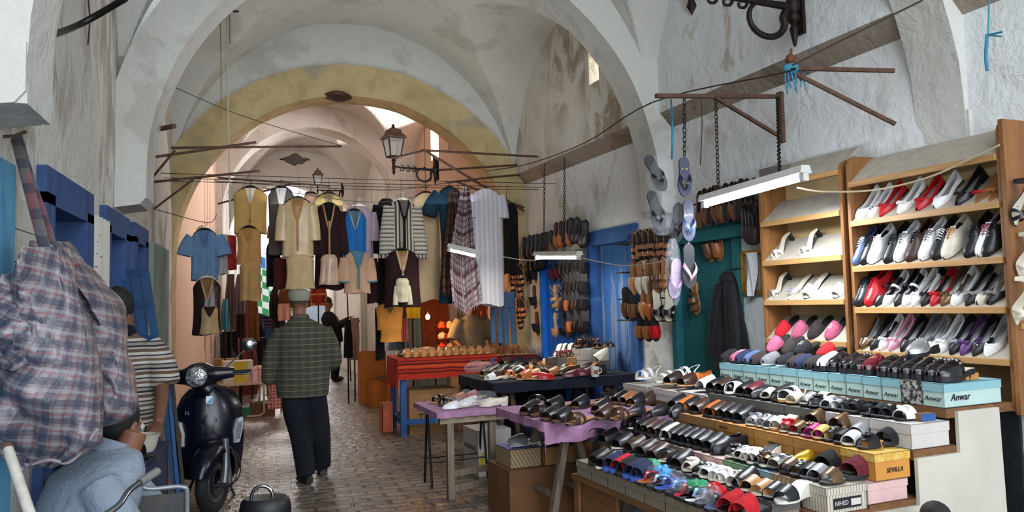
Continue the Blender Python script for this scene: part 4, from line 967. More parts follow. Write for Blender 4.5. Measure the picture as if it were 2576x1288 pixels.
sheet_cloth('table_cloth', 'mauve pink cloth draped over the trestle table', RB(2.16, 3.16, 4.70, 5.54), .796, (.15, 0, .08, .06), PINKC, seed=1)
def table_row(txt, z, group, where, fw=None, scale=1.2):
    it = [q.strip() for q in txt.split(',')]
    for i, q in enumerate(it):
        a = q.split(); p = onz(float(a[0]), float(a[1]), z); ang = radians(float(a[4])) if len(a) > 4 else radians(200)
        f_ = V((cos(ang), sin(ang), 0)); tip = float(a[5]) if len(a) > 5 else 0
        shoe(a[2], a[3], frameM(p, f_ + V((0, 0, -tip)), V((0, 0, 1))), where(i, len(it)), group, scale)
wp = lambda r: (lambda i, n: ORD[i] + ' from the walkway on the pink cloth, ' + r)
table_row('1312 1046 mule Kbt 215, 1338 1050 cross Kbt 215, 1366 1060 mule Kbt 215, 1392 1066 mule Kbt 215, 1428 1073 cross Bbt 215, 1502 1058 mule Bbt 215, 1540 1060 cross Bbt 215', .803, 'sandals along the near edge of the pink cloth', wp('near row'))
table_row('1330 1022 cross Ktt 205, 1372 1032 mule Kbt 205, 1440 1030 mule Kbt 210, 1492 1042 mule Kbt 210, 1582 1048 babouche K 214, 1640 1050 babouche K 214, 1690 1052 loafer K 214', .803, 'sandals in the middle row on the pink cloth', wp('middle row'))
table_row('1500 1012 two Kbt 200, 1540 1018 mule Kbt 205, 1560 1020 mule Tbt 205, 1580 1024 mule Kbt 205, 1608 1020 mule Bbt 205, 1625 1005 two Bbt 190, 1648 1010 loafer R 200, 1672 1008 two Bbr 190', .803, 'sandals along the far edge of the pink cloth', wp('far row'))
# boxes and cartons under and beside the pink table -------------------
def carton(name, lbl, c, d, rz, m, flaps=True, text=None, group=None):
    o = thing(name, lbl, 'box', c, rz, group); L, W, H = d; t = .006; b = MB()
    b.box((0, 0, t / 2), (L, W, t)); b.box((-L / 2 + t / 2, 0, H / 2), (t, W, H)); b.box((L / 2 - t / 2, 0, H / 2), (t, W, H)); b.box((0, -W / 2 + t / 2, H / 2), (L, t, H)); b.box((0, W / 2 - t / 2, H / 2), (L, t, H)); b.build('body', m, o, False)
    if flaps:
        b = MB(); b.box((0, -W / 4, H + .003), (L, W / 2 - .004, .005)); b.box((0, W / 4, H + .003), (L, W / 2 - .004, .005)); b.build('flap', m, o, False)
    for s, sz, x, z, mm, face in (text or []):
        if face == 'f': lettering(s, sz, mm, o, (x, -W / 2 - .0015, z), (pi / 2, 0, 0))
        else: lettering(s, sz, mm, o, (-L / 2 - .0015, x, z), (pi / 2, 0, -pi / 2))
    return o
p = onz(1330, 1330, 0); carton('cardboard_carton', 'big brown cardboard carton at the foot of the trestle legs, striped shoeboxes on it', (1.93, 5.62, 0), (.58, .44, .37), TH, mat('#6f4a2c', .85, 0, .2, 4, .2, 12))
carton('shoebox', 'grey striped shoebox with a torn label, under a pair of white wrapped shoes', (1.80, 5.58, .378), (.25, .30, .13), TH, BOXSTR2)
carton('shoebox', 'plain brown shoebox beside the striped one on the big carton', (2.08, 5.58, .378), (.26, .28, .125), TH, KRAFT)
o = thing('paper_sheet', 'crumpled blue paper sheet under the white wrapped shoes', 'paper', (1.82, 5.58, .516), TH); m = MB(); m.grid(10, 10, lambda i, j: ((i - .5) * .3, (j - .5) * .26, .004 + .006 * noise.noise(V((i * 5, j * 5, 0)))), th=.001); m.build('sheet', mat('#5c6ba6', .6), o)
for k, (x, y) in enumerate(((1.86, 5.50), (1.88, 5.63))):
    shoe('babouche', 'Gwc', frameM((x - .15, y - .02, .53), (-1, -.25, 0)), ['pale canvas shoe nearest the walkway', 'pale canvas one behind it'][k] + ' on the blue sheet', 'canvas shoes on the blue sheet')
for k in range(4):
    shoe('slide+bow' if k % 2 else 'cross', 'Kk' if k % 2 else 'Kkk', frameM((1.98 + .10 * k, 5.44 + .02 * k, .515), (-.6, -1, 0)), ORD[k] + ' from the blue sheet on the brown shoebox', 'black sandals on the brown shoebox')
carton('cardboard_carton', 'plain brown carton standing under the pink table', (2.55, 6.2, 0), (.5, .4, .62), TH, KRAFT)
NAVYB = mat('#20264a', .7, 0, .1); YEL = mat('#c9b02a', .7, 0, .05); BANW = mat('#c4c2bc', .75, 0, .08)
carton('banana_carton', 'white fruit carton printed with a banana, under the little table', (1.98, 7.1, 0), (.34, .4, .42), .1, BANW, True, [('BANANAS', .07, .0, .25, mat('#3a3f48', .7), 'e')])
m = MB(); m.tube([(-.12, -.202, .05), (-.135, -.202, .12), (-.12, -.202, .19), (-.10, -.202, .23)], [.012, .024, .022, .008], 8, 0, 3, .1, (0, 1, 0)); 
for q in bpy.data.objects:
    if q.name.startswith('banana_carton') and q.type == 'EMPTY': m.build('banana_print', YEL, q)
carton('fruit_carton', 'dark blue fruit carton with yellow capitals behind the little table', (2.55, 7.05, 0), (.44, .36, .4), .1, NAVYB, True, [('ANANAS', .10, 0, .22, YEL, 'f')])
carton('fruit_carton', 'white and blue fruit carton on the shelf under the maroon cloth', (3.04, 9.74, .512), (.40, .34, .34), .05, BANW, True, [('ANI', .12, .13, .22, mat('#27335f', .7), 'f')])
# black covered table -----------------------------------------------
o = thing('table_board', 'table top hidden under the black cloth', 'board', R(3.39, 7.28, .826), TH); m = MB(); m.box((0, 0, .011), (1.54, 1.0, .022)); m.build('board', OLDW, o, False)
for u in (2.8, 3.95): trestle('rusty iron trestle under the black cloth, %s' % ('near the walkway' if u < 3 else 'near the blue doors'), u, 6.86, 7.7, .825, RUST, 'trestles of the black table', .15)
sheet_cloth('table_cloth', 'black cloth hanging over the table of babouches and sandals', RB(2.6, 4.18, 6.76, 7.78), .85, (.10, 0, .03, .10), NAVYC, seed=3)
sheet_cloth('table_cloth', 'second black cloth behind the first, reaching towards the bright blue boards', RB(3.3, 4.18, 7.83, 8.8), .85, (.03, 0, .05, .08), NAVYC, seed=6)
o = thing('dark_cloth', 'black hanging cloth closing the space under the black table', 'cloth', R(3.40, 7.74, .02), TH); m = MB(); m.grid(30, 8, lambda i, j: ((i - .5) * .9, .03 * sin(i * 40), j * .79), th=.004); m.build('cloth', NAVYC, o)
wb = lambda r: (lambda i, n: ORD[i] + ' from the walkway on the black cloth, ' + r)
table_row('1206 948 mule Btt 200, 1219 958 slide Wwc 205, 1230 952 mule Bbt 200, 1300 957 mule Otc 205, 1357 950 babouche Rt 345, 1396 954 babouche Rt 345, 1418 951 babouche M 195, 1492 945 babouche M 350', .858, 'sandals and babouches along the near edge of the black cloth', wb('near row'))
o = thing('table_board', 'table top hidden under the second black cloth', 'board', R(3.75, 8.32, .826), TH); m = MB(); m.box((0, 0, .011), (.84, .94, .022)); m.build('board', OLDW, o, False); trestle('rusty iron trestle under the second black cloth', 3.75, 7.92, 8.7, .825, RUST, 'trestles of the black table', .15)
table_row('1222 938 mule Kb 200, 1244 939 mule Kb 200, 1270 934 mule Kb 200, 1288 940 cross Wwc 205, 1318 938 cross Jtc 205, 1340 936 cross Jtc 210, 1378 940 loafer X 280, 1412 938 babouche Ot 200, 1440 930 babouche Rt 340, 1462 934 loafer X 200', .858, 'sandals and babouches in the middle row on the black cloth', wb('middle row'))
table_row('1258 920 mule Bb 205, 1285 921 mule Kb 205, 1310 922 mule Kb 205, 1335 920 mule Kb 205, 1355 918 slide Wwc 205, 1380 914 mule Xt 205, 1402 916 mule Ot 200, 1420 918 mule Ot 200, 1436 921 mule Kb 200, 1450 923 mule X 200', .858, 'mules along the far edge of the black cloth', wb('far row'))
table_row('1236 948 mule Bbt 205, 1262 950 cross Otc 200, 1280 947 mule Kb 205, 1296 926 mule Kb 205, 1322 924 mule Bb 200, 1326 946 babouche Jt 200, 1345 943 babouche Rt 20, 1352 926 cross Jtc 205, 1372 946 mule Tbt 200, 1380 930 babouche Ot 15, 1400 944 loafer B 195, 1402 926 mule Rt 200, 1430 940 babouche Mt 10, 1440 922 mule Ot 205, 1464 943 loafer X 190', .862, 'shoes filling the gaps on the black cloth', lambda i, n: ORD[i] + ' from the walkway tucked between the black cloth\'s rows', None, 1.1)
shoe('babouche', 'Yt', frameM(onz(1436, 928, .87) , (-1, -.5, -.12)), 'large mustard one beside the mug on the black cloth', 'large babouches on the black cloth', 1.3)
shoe('babouche', 'Ct', frameM(R(3.98, 6.98, 1.09), (.75, .1, .62), (-.6, 0, .75)), 'large cream one pointing upwards above the mug', 'large babouches on the black cloth', 1.3)
o = thing('mug', 'white enamel mug with a brown printed square on the black cloth', 'mug', onz(1497, 948, .858), 0); m = MB(); m.lathe([(.0, .002), (.036, .002), (.039, .02), (.042, .10), (.040, .10), (.036, .012), (.0, .012)], 24); m.build('cup', mat('#d5d2cc', .25, 0, .03), o)
m = MB(); m.tube([(.040, 0, .085), (.066, 0, .078), (.068, 0, .045), (.040, 0, .03)], .005, 8, 0, 4); m.build('handle', mat('#d5d2cc', .25, 0, .03), o)
m = MB(); m.grid(6, 1, lambda i, j: (.0415 * cos(-2.2 + i * 1.0), .0415 * sin(-2.2 + i * 1.0), .03 + .04 * j), th=-.0015); m.build('printed_square', mat('#8a4a22', .5), o)
def wrapped(lbl, p, r, k, group, cat='bag'): return bag('wrapped_shoes', lbl, p, r, CLEAR, group, k, cat)
wrapped('clear plastic bag of shoes at the walkway end of the black cloth', onz(1205, 935, .858), (.17, .10, .07), 2.0, None)
wrapped('small clear bag on the black cloth in front of the grey boxes', onz(1455, 915, .86), (.11, .07, .07), 5.0, None)
for k, (u0, u1, z0, z1, mt) in enumerate(((3.80, 3.98, .856, .97, BOXPIN), (3.985, 4.16, .856, .95, BOXGREY), (3.80, 3.98, .972, 1.09, BOXPIN), (3.985, 4.16, .952, 1.08, BOXPIN))):
    shoebox(['pale striped shoebox beside the mug, lower', 'grey shoebox under the pale one against the blue door', 'pale striped shoebox carrying black sandals', 'pale striped shoebox carrying dark slides near the blue door'][k], u0, u1, 7.30, 7.62, z0, z1, mt, mt, 'boxes at the back of the black table')
for k in range(2): shoebox(['grey', 'brown'][k] + ' shoebox under the burgundy sandals behind the black cloth', 3.56 + .115 * k, 3.67 + .115 * k, 7.36, 7.66, .858, 1.0, [BOXGREY, KRAFT][k], [BOXGREY, KRAFT][k], 'boxes at the back of the black table')
def pile(kind, cols, base, n, du, dv, z, ang, group, where, dz=0.0, tip=.0, scale=1.1):
    for i in range(n):
        a = radians(ang + random.uniform(-14, 14)); p = base + EU * (du * i) + EV * (dv * i + random.uniform(-.01, .01))
        shoe(kind, cols[i % len(cols)], frameM(V((p.x, p.y, z + dz * i)), (cos(a), sin(a), -tip), (0, 0, 1)), where(i, n), group, scale)
pile('heel', ['Mk'], R(3.54, 7.40), 6, .045, .01, 1.008, 225, 'burgundy heeled sandals on the back boxes', lambda i, n: ORD[i] + ' from the walkway on the back boxes', 0, .3)
pile('heel', ['Sk'], R(3.46, 7.30), 3, .09, .01, .866, 215, 'silver heeled sandals on the back boxes', lambda i, n: ORD[i] + ' from the walkway in front of the burgundy ones', 0, .0)
pile('two', ['Kk'], R(3.80, 7.38), 5, .05, .02, 1.10, 235, 'black strappy sandals on the back boxes', lambda i, n: ORD[i] + ' from the burgundy ones, before the blue door', 0, .2)
pile('slide', ['Xtt'], R(4.0, 7.32), 4, .05, -.01, 1.092, 240, 'brown slides on the back boxes', lambda i, n: ORD[i] + ' from the black sandals, before the blue door', 0, .0)
# small table --------------------------------------------------------
T0 = (1.60, 6.58)
o = thing('trestle_table', 'little wooden table on post legs with a mauve cover, at the walkway', 'table', (T0[0], T0[1], 0), .06)
m = MB(); m.box((0, 0, .70), (.60, .72, .022)); m.build('top', OLDW, o, False)
m = MB(); m.box((.02, -.33, .655), (.62, .06, .07)); m.build('front_beam', wood('pale_timber', '#6f6150', '#a3937b', .8, (1, 1, 1), 'X'), o, False)
for x, y in ((-.20, -.33), (.18, -.30)):
    m = MB(); m.box((x, y, .31), (.055, .055, .62)); m.build('leg', OLDW, o, False)
m = MB(); m.bar((-.2, -.33, .2), (.18, -.30, .22), .03, .05); m.build('crossbar', OLDW, o, False)
m = MB(); m.bar((-.2, -.33, .08), (.18, -.30, .10), .03, .05); m.build('crossbar', OLDW, o, False)
o = thing('iron_trestle', 'thin black iron trestle behind the little wooden table', 'trestle', (T0[0], T0[1] + .22, 0), .06)
for x in (-.26, .26):
    for s_ in (-1, 1): m = MB(); m.tube([(x, 0, .675), (x, s_ * .13, 0)], .011, 8); m.build('leg', BLACKM, o)
for y in (-.10, .10): m = MB(); m.tube([(-.26, y, .22), (.26, y, .22)], .008, 8); m.build('crossbar', BLACKM, o)
m = MB(); m.tube([(-.26, 0, .675), (.26, 0, .675)], .011, 8); m.build('top_bar', BLACKM, o)
c_ = Matrix.Rotation(.06, 3, 'Z')
sheet_cloth('table_cloth', 'mauve cloth on the little walkway table under wrapped shoes', [V((T0[0], T0[1], 0)) + c_ @ V(q) for q in ((-.31, -.37, 0), (.31, -.37, 0), (.31, .37, 0), (-.31, .37, 0))], .718, (.05, 0, .03, .05), PINKC, seed=5)
wrapped('white shoes in clear plastic on the little table\'s near edge', (1.62, 6.36, .722), (.20, .09, .055), 1.0, None); wrapped('long clear bag of white shoes on the little table\'s far side', (1.74, 6.66, .722), (.20, .09, .07), 7.0, None)
for k, (x, y, kd, cc, an, lb) in enumerate(((1.38, 6.30, 'babouche', 'Wwc', 195, 'inside the near plastic bag'), (1.52, 6.42, 'babouche', 'Wwc', 190, 'behind the near plastic bag'), (1.70, 6.32, 'loafer', 'Cwc', 178, 'at the near corner beside the mauve edge'), (1.40, 6.54, 'cross', 'Kbt', 210, 'at the walkway side'), (1.36, 6.72, 'two', 'Ktt', 200, 'at the far walkway corner'), (1.56, 6.74, 'mule', 'Ot', 205, 'at the far edge'), (1.62, 6.60, 'babouche', 'Wwc', 185, 'inside the long plastic bag'), (1.70, 6.86, 'mule', 'Rt', 200, 'red-lined at the far edge'))):
    shoe(kd, cc, frameM((x, y, .725), (cos(radians(an)), sin(radians(an)), 0)), lb + ' of the little table', 'shoes on the little table', .95)
# red covered table ------------------------------------------------
o = thing('blue_table', 'blue painted wooden table under the red striped cloth', 'table', (2.13, 9.79, 0), 0)
m = MB(); m.box((0, 0, .933), (1.18, .80, .03)); m.build('top', BLUE, o, False)
for x in (-.57, .57):
    for y in (-.39, .39): m = MB(); m.box((x, y, .46), (.07, .07, .92)); m.build('leg', BLUE, o, False)
for (x0, y0, x1, y1) in ((-.57, -.39, .57, -.39), (-.57, .39, .57, .39), (-.57, -.39, -.57, .39), (.57, -.39, .57, .39)): m = MB(); m.bar((x0, y0, .17), (x1, y1, .17), .05, .06); m.build('rail', BLUE, o, False)
sheet_cloth('table_cloth', 'red cloth with dark stripes draped over the blue table', [(1.50, 9.34, 0), (2.76, 9.38, 0), (2.74, 10.22, 0), (1.50, 10.22, 0)], .953, (.26, .12, .1, .36), REDC, wave=.012, seed=2)
o = thing('cardboard_carton', 'brown carton with stencilled capitals under the blue table', 'box', (1.95, 9.72, 0), .04); m = MB(); m.box((0, 0, .27), (.62, .46, .54)); m.build('body', KRAFT, o, False)
lettering('O C', .13, INK, o, (-.06, -.2325, .36), (pi / 2, 0, 0)); lettering('TUNIS', .13, INK, o, (-.02, -.2325, .20), (pi / 2, 0, 0))
m = MB(); m.box((0, 0, .5425), (.62, .46, .004)); m.build('lid', KRAFT, o, False)
for i in range(11): shoe('clog', 'J' + 't' + 't', frameM((1.60 + .106 * i, 9.40 + .006 * i, .962), (-.35, -1, 0)), 'wooden-looking, ' + ORD[i] + ' from the walkway along the red cloth\'s edge', 'tan clogs along the red cloth', 1.1)
for i in range(11): shoe('two', ['Mbt', 'Kbt', 'Xbt'][i % 3], frameM((1.58 + .108 * i, 9.66 + .004 * i, .962), (-.3, -1, 0)), ORD[i] + ' from the walkway in the red cloth\'s second row', 'dark sandals on the red cloth', 1.1)
for i in range(9): shoe('two', ['Kbt', 'Xbt'][i % 2], frameM((1.66 + .115 * i, 9.93, .962), (-.3, -1, 0)), ORD[i] + ' from the walkway in the red cloth\'s third row', 'dark sandals at the back of the red cloth', 1.1)
o = thing('folded_cloth', 'bright cream folded cloth at the back of the red table', 'cloth', (2.0, 10.12, .962), .2); m = MB(); m.grid(16, 10, lambda i, j: ((i - .5) * .30, (j - .5) * .2, .09 * (sin(pi * j) ** .5) * (sin(pi * i) ** .4) + .006 * noise.noise(V((i * 4, j * 4, 1)))), th=.006); m.build('cloth', fabric('#e6cfae'), o)
# maroon covered table beside it
o = thing('side_table', 'dark table under the maroon cloth beside the red one', 'table', (3.05, 9.78, 0), .05); m = MB(); m.box((0, 0, .895), (.48, .56, .03)); m.build('top', OLDW, o, False)
for x in (-.2, .2):
    for y in (-.25, .25): m = MB(); m.box((x, y, .44), (.05, .05, .88)); m.build('leg', OLDW, o, False)
m = MB(); m.box((0, 0, .50), (.46, .54, .02)); m.build('lower_shelf', OLDW, o, False)
sheet_cloth('table_cloth', 'maroon cloth on the side table of tan sandals', [(2.80, 9.46, 0), (3.38, 9.48, 0), (3.28, 10.08, 0), (2.80, 10.08, 0)], .912, (.06, .03, .02, 0), MAROONC, wave=.008, seed=4)
for i in range(16): shoe(['two', 'cross'][i % 2], ['Jtt', 'Ttt', 'Jtc'][i % 3], frameM((2.84 + .066 * (i % 8), 9.56 + .24 * (i // 8), .922 + .03 * (i // 8)), (-.4, -1, -.05)), ORD[i % 8] + ' from the red cloth in the maroon table\'s ' + ['near', 'far'][i // 8] + ' heap', 'tan sandals heaped on the maroon cloth', 1.15)
wrapped('clear bag of tan sandals at the end of the maroon cloth', (3.36, 9.60, .92), (.12, .09, .08), 9.0, None)
# orange carton at the corner of the red table
o = carton('orange_crate', 'tall orange carton standing open beyond the red table\'s corner', (1.62, 12.9, 0), (.42, .3, .86), .06, mat('#c0701c', .7, 0, .08, 4), False)
o = carton('orange_crate', 'small orange box of sandals in front of the tall orange carton', (1.70, 12.45, 0), (.34, .32, .42), .06, mat('#b0651f', .75, 0, .15, 6), False)
for i in range(5): shoe('two', ['Ttt', 'Btt', 'Jtc'][i % 3], frameM((1.62 + .04 * i, 12.38 + .04 * (i % 3), .40 + .008 * i), (-.3, -1, -.1), (0, 0, 1)), ORD[i] + ' in the small orange box', 'sandals heaped in the small orange box', .9)
carton('pink_carton', 'small reddish carton on the floor against the blue table\'s leg', (1.42, 9.9, 0), (.14, .30, .36), 0, mat('#b5583f', .8, 0, .1))
# ================================================================ shoes hung on the shop wall
def hung(kind, cols, p, face, where, group, roll=0.0, scale=1.18, toe_down=True):
    """hangs against the wall by its heel: toe down, the sole's upper side facing along `face`"""
    f_ = V((0, 0, -1 if toe_down else 1)) + face.cross(V((0, 0, 1))) * roll
    return shoe(kind, cols, frameM(p, f_, face), where, group, scale)
OUT = -EU
def rail(lbl, u, v0, v1, z): 
    o = thing('hanging_rail', lbl, 'rail', R(u, (v0 + v1) / 2, z), TH); m = MB(); L = v1 - v0; m.tube([(0, -L / 2, 0), (0, L / 2, 0)], .008, 8); m.build('bar', IRON, o)
    for y in (-L / 2 + .03, L / 2 - .03): m = MB(); m.tube([(0, y, 0), (4.31 - u, y, .0)], .007, 6); m.build('bracket', IRON, o)
def hang_row(txt, u, z, face, group, where, scale=1.2, toe_down=True, roll=0.0):
    it = [q.strip() for q in txt.split(',')]
    for i, q in enumerate(it):
        a = q.split(); uu = u + (float(a[3]) if len(a) > 3 else 0); zz = z + (float(a[4]) if len(a) > 4 else 0) + random.uniform(-.012, .012)
        hung(a[1], a[2], R(uu, vat(float(a[0]), uu, zz), zz), face, where(i, len(it)), group, roll + random.uniform(-.08, .08), scale, toe_down)
S1 = (OUT * .45 - EV * .9)
hang_row('1322 loafer X, 1334 loafer B, 1345 loafer K, 1356 loafer B, 1368 loafer K, 1380 loafer B, 1391 loafer H, 1402 loafer T 0 .08, 1412 loafer O 0 .08, 1422 loafer K 0 .08, 1433 loafer T 0 .08, 1442 loafer K 0 .08, 1452 loafer K 0 .08, 1463 loafer K 0 .04, 1473 loafer K 0 .02', 4.16, 2.20, S1, 'loafers along the rail above the bright blue boards', lambda i, n: ORD[i] + ' from the robes on the rail above the bright blue boards')
rail('iron rail of loafers above the bright blue boards', 4.17, 8.05, 9.55, 2.40)
hang_row('1330 loafer K, 1342 loafer K, 1354 loafer K, 1366 loafer K', 4.2, 2.02, S1, 'loafers below the rail, beside the ochre pier', lambda i, n: ORD[i] + ' from the robes in the row under the rail')
hang_row('1396 rubber M, 1412 rubber M', 4.26, 1.86, OUT, 'red slides on the bright blue boards', lambda i, n: ['nearer the robes', 'nearer the blue door'][i] + ' in the top pair on the blue boards')
hang_row('1404 two Jtc, 1426 two Jtc', 4.26, 1.50, OUT, 'tan sandals on the bright blue boards', lambda i, n: ['nearer the robes', 'nearer the blue door'][i] + ' in the middle of the blue boards', 1.3)
hang_row('1400 slide Jtc, 1420 slide Kkk, 1436 slide Hkk', 4.26, 1.16, OUT, 'lowest slides on the bright blue boards', lambda i, n: ORD[i] + ' from the robes, lowest on the blue boards', 1.3)
hang_row('1336 rubber K, 1352 rubber Kw', 4.24, 1.86, OUT, 'black slides on the blue boards, upper pair', lambda i, n: ORD[i] + ' from the robes, upper on the plank edge')
hang_row('1348 rubber K', 4.24, 1.52, OUT, None, lambda i, n: 'hanging alone at mid height on the plank edge'); hang_row('1356 rubber K', 4.24, 1.16, OUT, None, lambda i, n: 'hanging alone, lowest on the plank edge')
hang_row('1418 mule K, 1428 mule K, 1438 mule K, 1448 mule K, 1458 mule K, 1468 mule K', 4.17, 1.90, S1, 'black mules in the upper row beside the blue door', lambda i, n: ORD[i] + ' from the blue boards, upper row by the door frame')
hang_row('1424 mule K, 1434 mule X, 1444 mule K, 1454 mule K, 1464 mule K, 1472 mule K', 4.17, 1.68, S1, 'black mules in the second row beside the blue door', lambda i, n: ORD[i] + ' from the blue boards, second row by the door frame')
hang_row('1420 mule X, 1430 mule O, 1440 mule K, 1450 mule B, 1460 mule K, 1470 mule K', 4.17, 1.46, S1, 'black mules in the third row beside the blue door', lambda i, n: ORD[i] + ' from the blue boards, third row by the door frame')
hang_row('1436 mule O, 1446 mule K, 1456 mule K, 1466 mule K, 1474 mule K', 4.17, 1.22, S1, 'black mules in the lowest row beside the blue door', lambda i, n: ORD[i] + ' from the blue boards, lowest row by the door frame')
for r_, (u, z) in enumerate(((4.18, 2.12), (4.18, 1.90), (4.18, 1.68), (4.18, 1.44))): rail('thin iron rail of black mules beside the blue door, ' + ['top', 'second', 'third', 'lowest'][r_], u, 7.98, 8.38, z)
S2 = (OUT * .8 - EV * .6)
hang_row('1605 two Ttk, 1618 two Ttk, 1631 two Ttk, 1644 two Ttk, 1657 two Htk, 1670 two Ttk, 1684 two Ttk', 4.08, 1.98, S2, 'strappy tan sandals hung between the two doors', lambda i, n: ORD[i] + ' from the blue door, top row between the doors')
hang_row('1598 babouche J, 1614 babouche C, 1630 babouche Cw, 1645 babouche H, 1660 two Hbt, 1676 two Tbt', 4.08, 1.66, S2, 'camel and cream slippers hung between the two doors', lambda i, n: ORD[i] + ' from the blue door, second row between the doors', 1.3)
hang_row('1580 mule H, 1596 mule H, 1622 babouche J, 1638 babouche O, 1660 cross Kk, 1684 cross Kk', 4.08, 1.40, S2, 'mules and sandals hung between the two doors', lambda i, n: ORD[i] + ' from the blue door, third row between the doors', 1.25)
hang_row('1612 mule T, 1634 mule T, 1652 mule R', 4.10, 1.20, S2, 'lowest slippers hung between the two doors', lambda i, n: ORD[i] + ' from the blue door, lowest row between the doors', 1.15)
for r_, z in enumerate((2.20, 1.90, 1.62, 1.40)): rail('iron rail between the blue and teal doors, ' + ['highest', 'second', 'third', 'lowest'][r_], 4.10, 6.12, 6.98, z)
hang_row('1765 loafer H, 1778 loafer H, 1792 loafer X, 1806 loafer H, 1821 loafer H, 1836 loafer X, 1850 loafer H, 1868 loafer X, 1880 loafer X, 1892 loafer X, 1904 loafer X', 4.16, 2.24, S2, 'brown loafers on the teal lintel', lambda i, n: ORD[i] + ' from the flip-flop bunch, above the teal door')
hang_row('1888 loafer X, 1896 loafer X, 1903 loafer X', 4.14, 2.02, S2, 'brown loafers beside the narrow shelf', lambda i, n: ORD[i] + ' from the teal lintel, hanging beside the narrow shelf')
rail('iron rail of brown loafers above the teal door', 4.17, 4.92, 6.0, 2.46)
hang_row('1792 mule Htt, 1812 mule Ttt', 4.315, 1.94, OUT, 'brown mules on the teal door', lambda i, n: ['nearer the bunch', 'nearer the jacket'][i] + ', upper on the teal door'); hang_row('1756 two Htt', 4.315, 1.45, OUT, None, lambda i, n: 'wide, hanging below the navy flip-flop')
hang_row('1290 two Ttk, 1303 two Otk, 1316 two Ttk, 1296 two Ytk .02 -.14, 1312 two Ttk .02 -.16', 3.95, 1.82, S2, 'amber sandals bunched beside the white robe', lambda i, n: ORD[i] + ' of the upper bunch beside the white robe'); hang_row('1308 two Otk, 1318 two Otk, 1312 two Ttk .02 -.13', 3.95, 1.38, S2, 'amber sandals bunched beside the jeans', lambda i, n: ORD[i] + ' of the lower bunch beside the jeans')
o = thing('hanging_rail', 'iron hook bar holding the amber sandals beside the white robe', 'rail', R(3.97, 9.35, 2.08), TH); m = MB(); m.tube([(-.02, -.25, 0), (0, .25, 0)], .008, 8); m.tube([(0, 0, 0), (.34, 0, .02)], .007, 6); m.tube([(0, -.1, 0), (0, -.1, -.55)], .004, 5); m.build('bar', IRON, o)
# bunch of flip-flops in clear bags hanging before the teal door
def onbun(px, py, k=5.35): return ond(px, py, k)
F1 = -CF
def bunch(px, py, kind, cols, lbl, k=5.3, roll=0.0, scale=1.0, toe_down=True): return hung(kind, cols, onbun(px, py, k), (F1 + CR * .15), lbl, 'flip-flops in the hanging bunch', roll, scale, toe_down)
ff = bunch(1722, 496, 'flipflop', 'NkN', 'royal blue patterned, topmost of the hanging bunch', 5.3, .0, 1.08)
mY = mat('#c9c22a', .5); lettering('R', .075, mY, ff, (-.20, 0, .0185), (0, 0, pi / 2), 0, 1.0); lettering('V', .06, mY, ff, (-.075, 0, .0185), (0, 0, pi / 2))
bunch(1672, 480, 'flipflop', 'Kk', 'black, in the uppermost clear bag of the bunch', 5.38, -.5, 1.08); bunch(1664, 582, 'flipflop', 'Kk', 'black, in the lower clear bag of the bunch', 5.4, -.25, 1.15); bunch(1700, 610, 'flipflop', 'Kk', 'black, behind the blue printed one', 5.42, .1, 1.1)
ff = bunch(1732, 608, 'flipflop', 'IkN', 'blue printed, below the topmost one in the bunch', 5.28, .0, 1.12); lettering('adidas', .022, leather('W'), ff, (-.225, 0, .0185), (0, 0, -pi / 2)); lettering('I LOVE', .02, leather('W'), ff, (-.165, 0, .0185), (0, 0, -pi / 2))
ff = bunch(1734, 726, 'flipflop', 'PkK', 'navy with pink strap, lowest of the bunch', 5.25, .0, 1.2); m = MB(); m.box((-.235, 0, .0178), (.06, .008, .0012)); m.build('pink_bar', leather('P'), ff, False)
bunch(1694, 752, 'flipflop', 'LkL', 'seen edge-on in the long clear bag', 5.3, .1, 1.1)
def film(lbl, px, py0, py1, wpx, k):
    p = onbun(px, (py0 + py1) / 2, k); h = (py1 - py0) * k / FPX; w_ = wpx * k / FPX; o = thing('clear_bag', lbl, 'bag', p, -YAW, 'clear bags of the hanging bunch'); m = MB(); rs = []
    for i in range(12):
        z = -.5 + i / 11; kx = (sin(pi * (i + .35) / 12) ** .5); rs.append([(w_ / 2 * kx * cos(2 * pi * j / 18) * (1 + .12 * noise.noise(V((j, i, k)))), .05 * kx * sin(2 * pi * j / 18) * (1 + .3 * noise.noise(V((j * .7, i, 3)))), z * h) for j in range(18)])
    m.rings(rs); m.build('film', CLEAR, o)
film('clear bag round the uppermost black flip-flop', 1664, 390, 495, 78, 5.38); film('clear bag round the lower black flip-flop', 1666, 480, 592, 82, 5.4); film('long narrow clear bag beside the navy flip-flop', 1695, 600, 768, 42, 5.3)
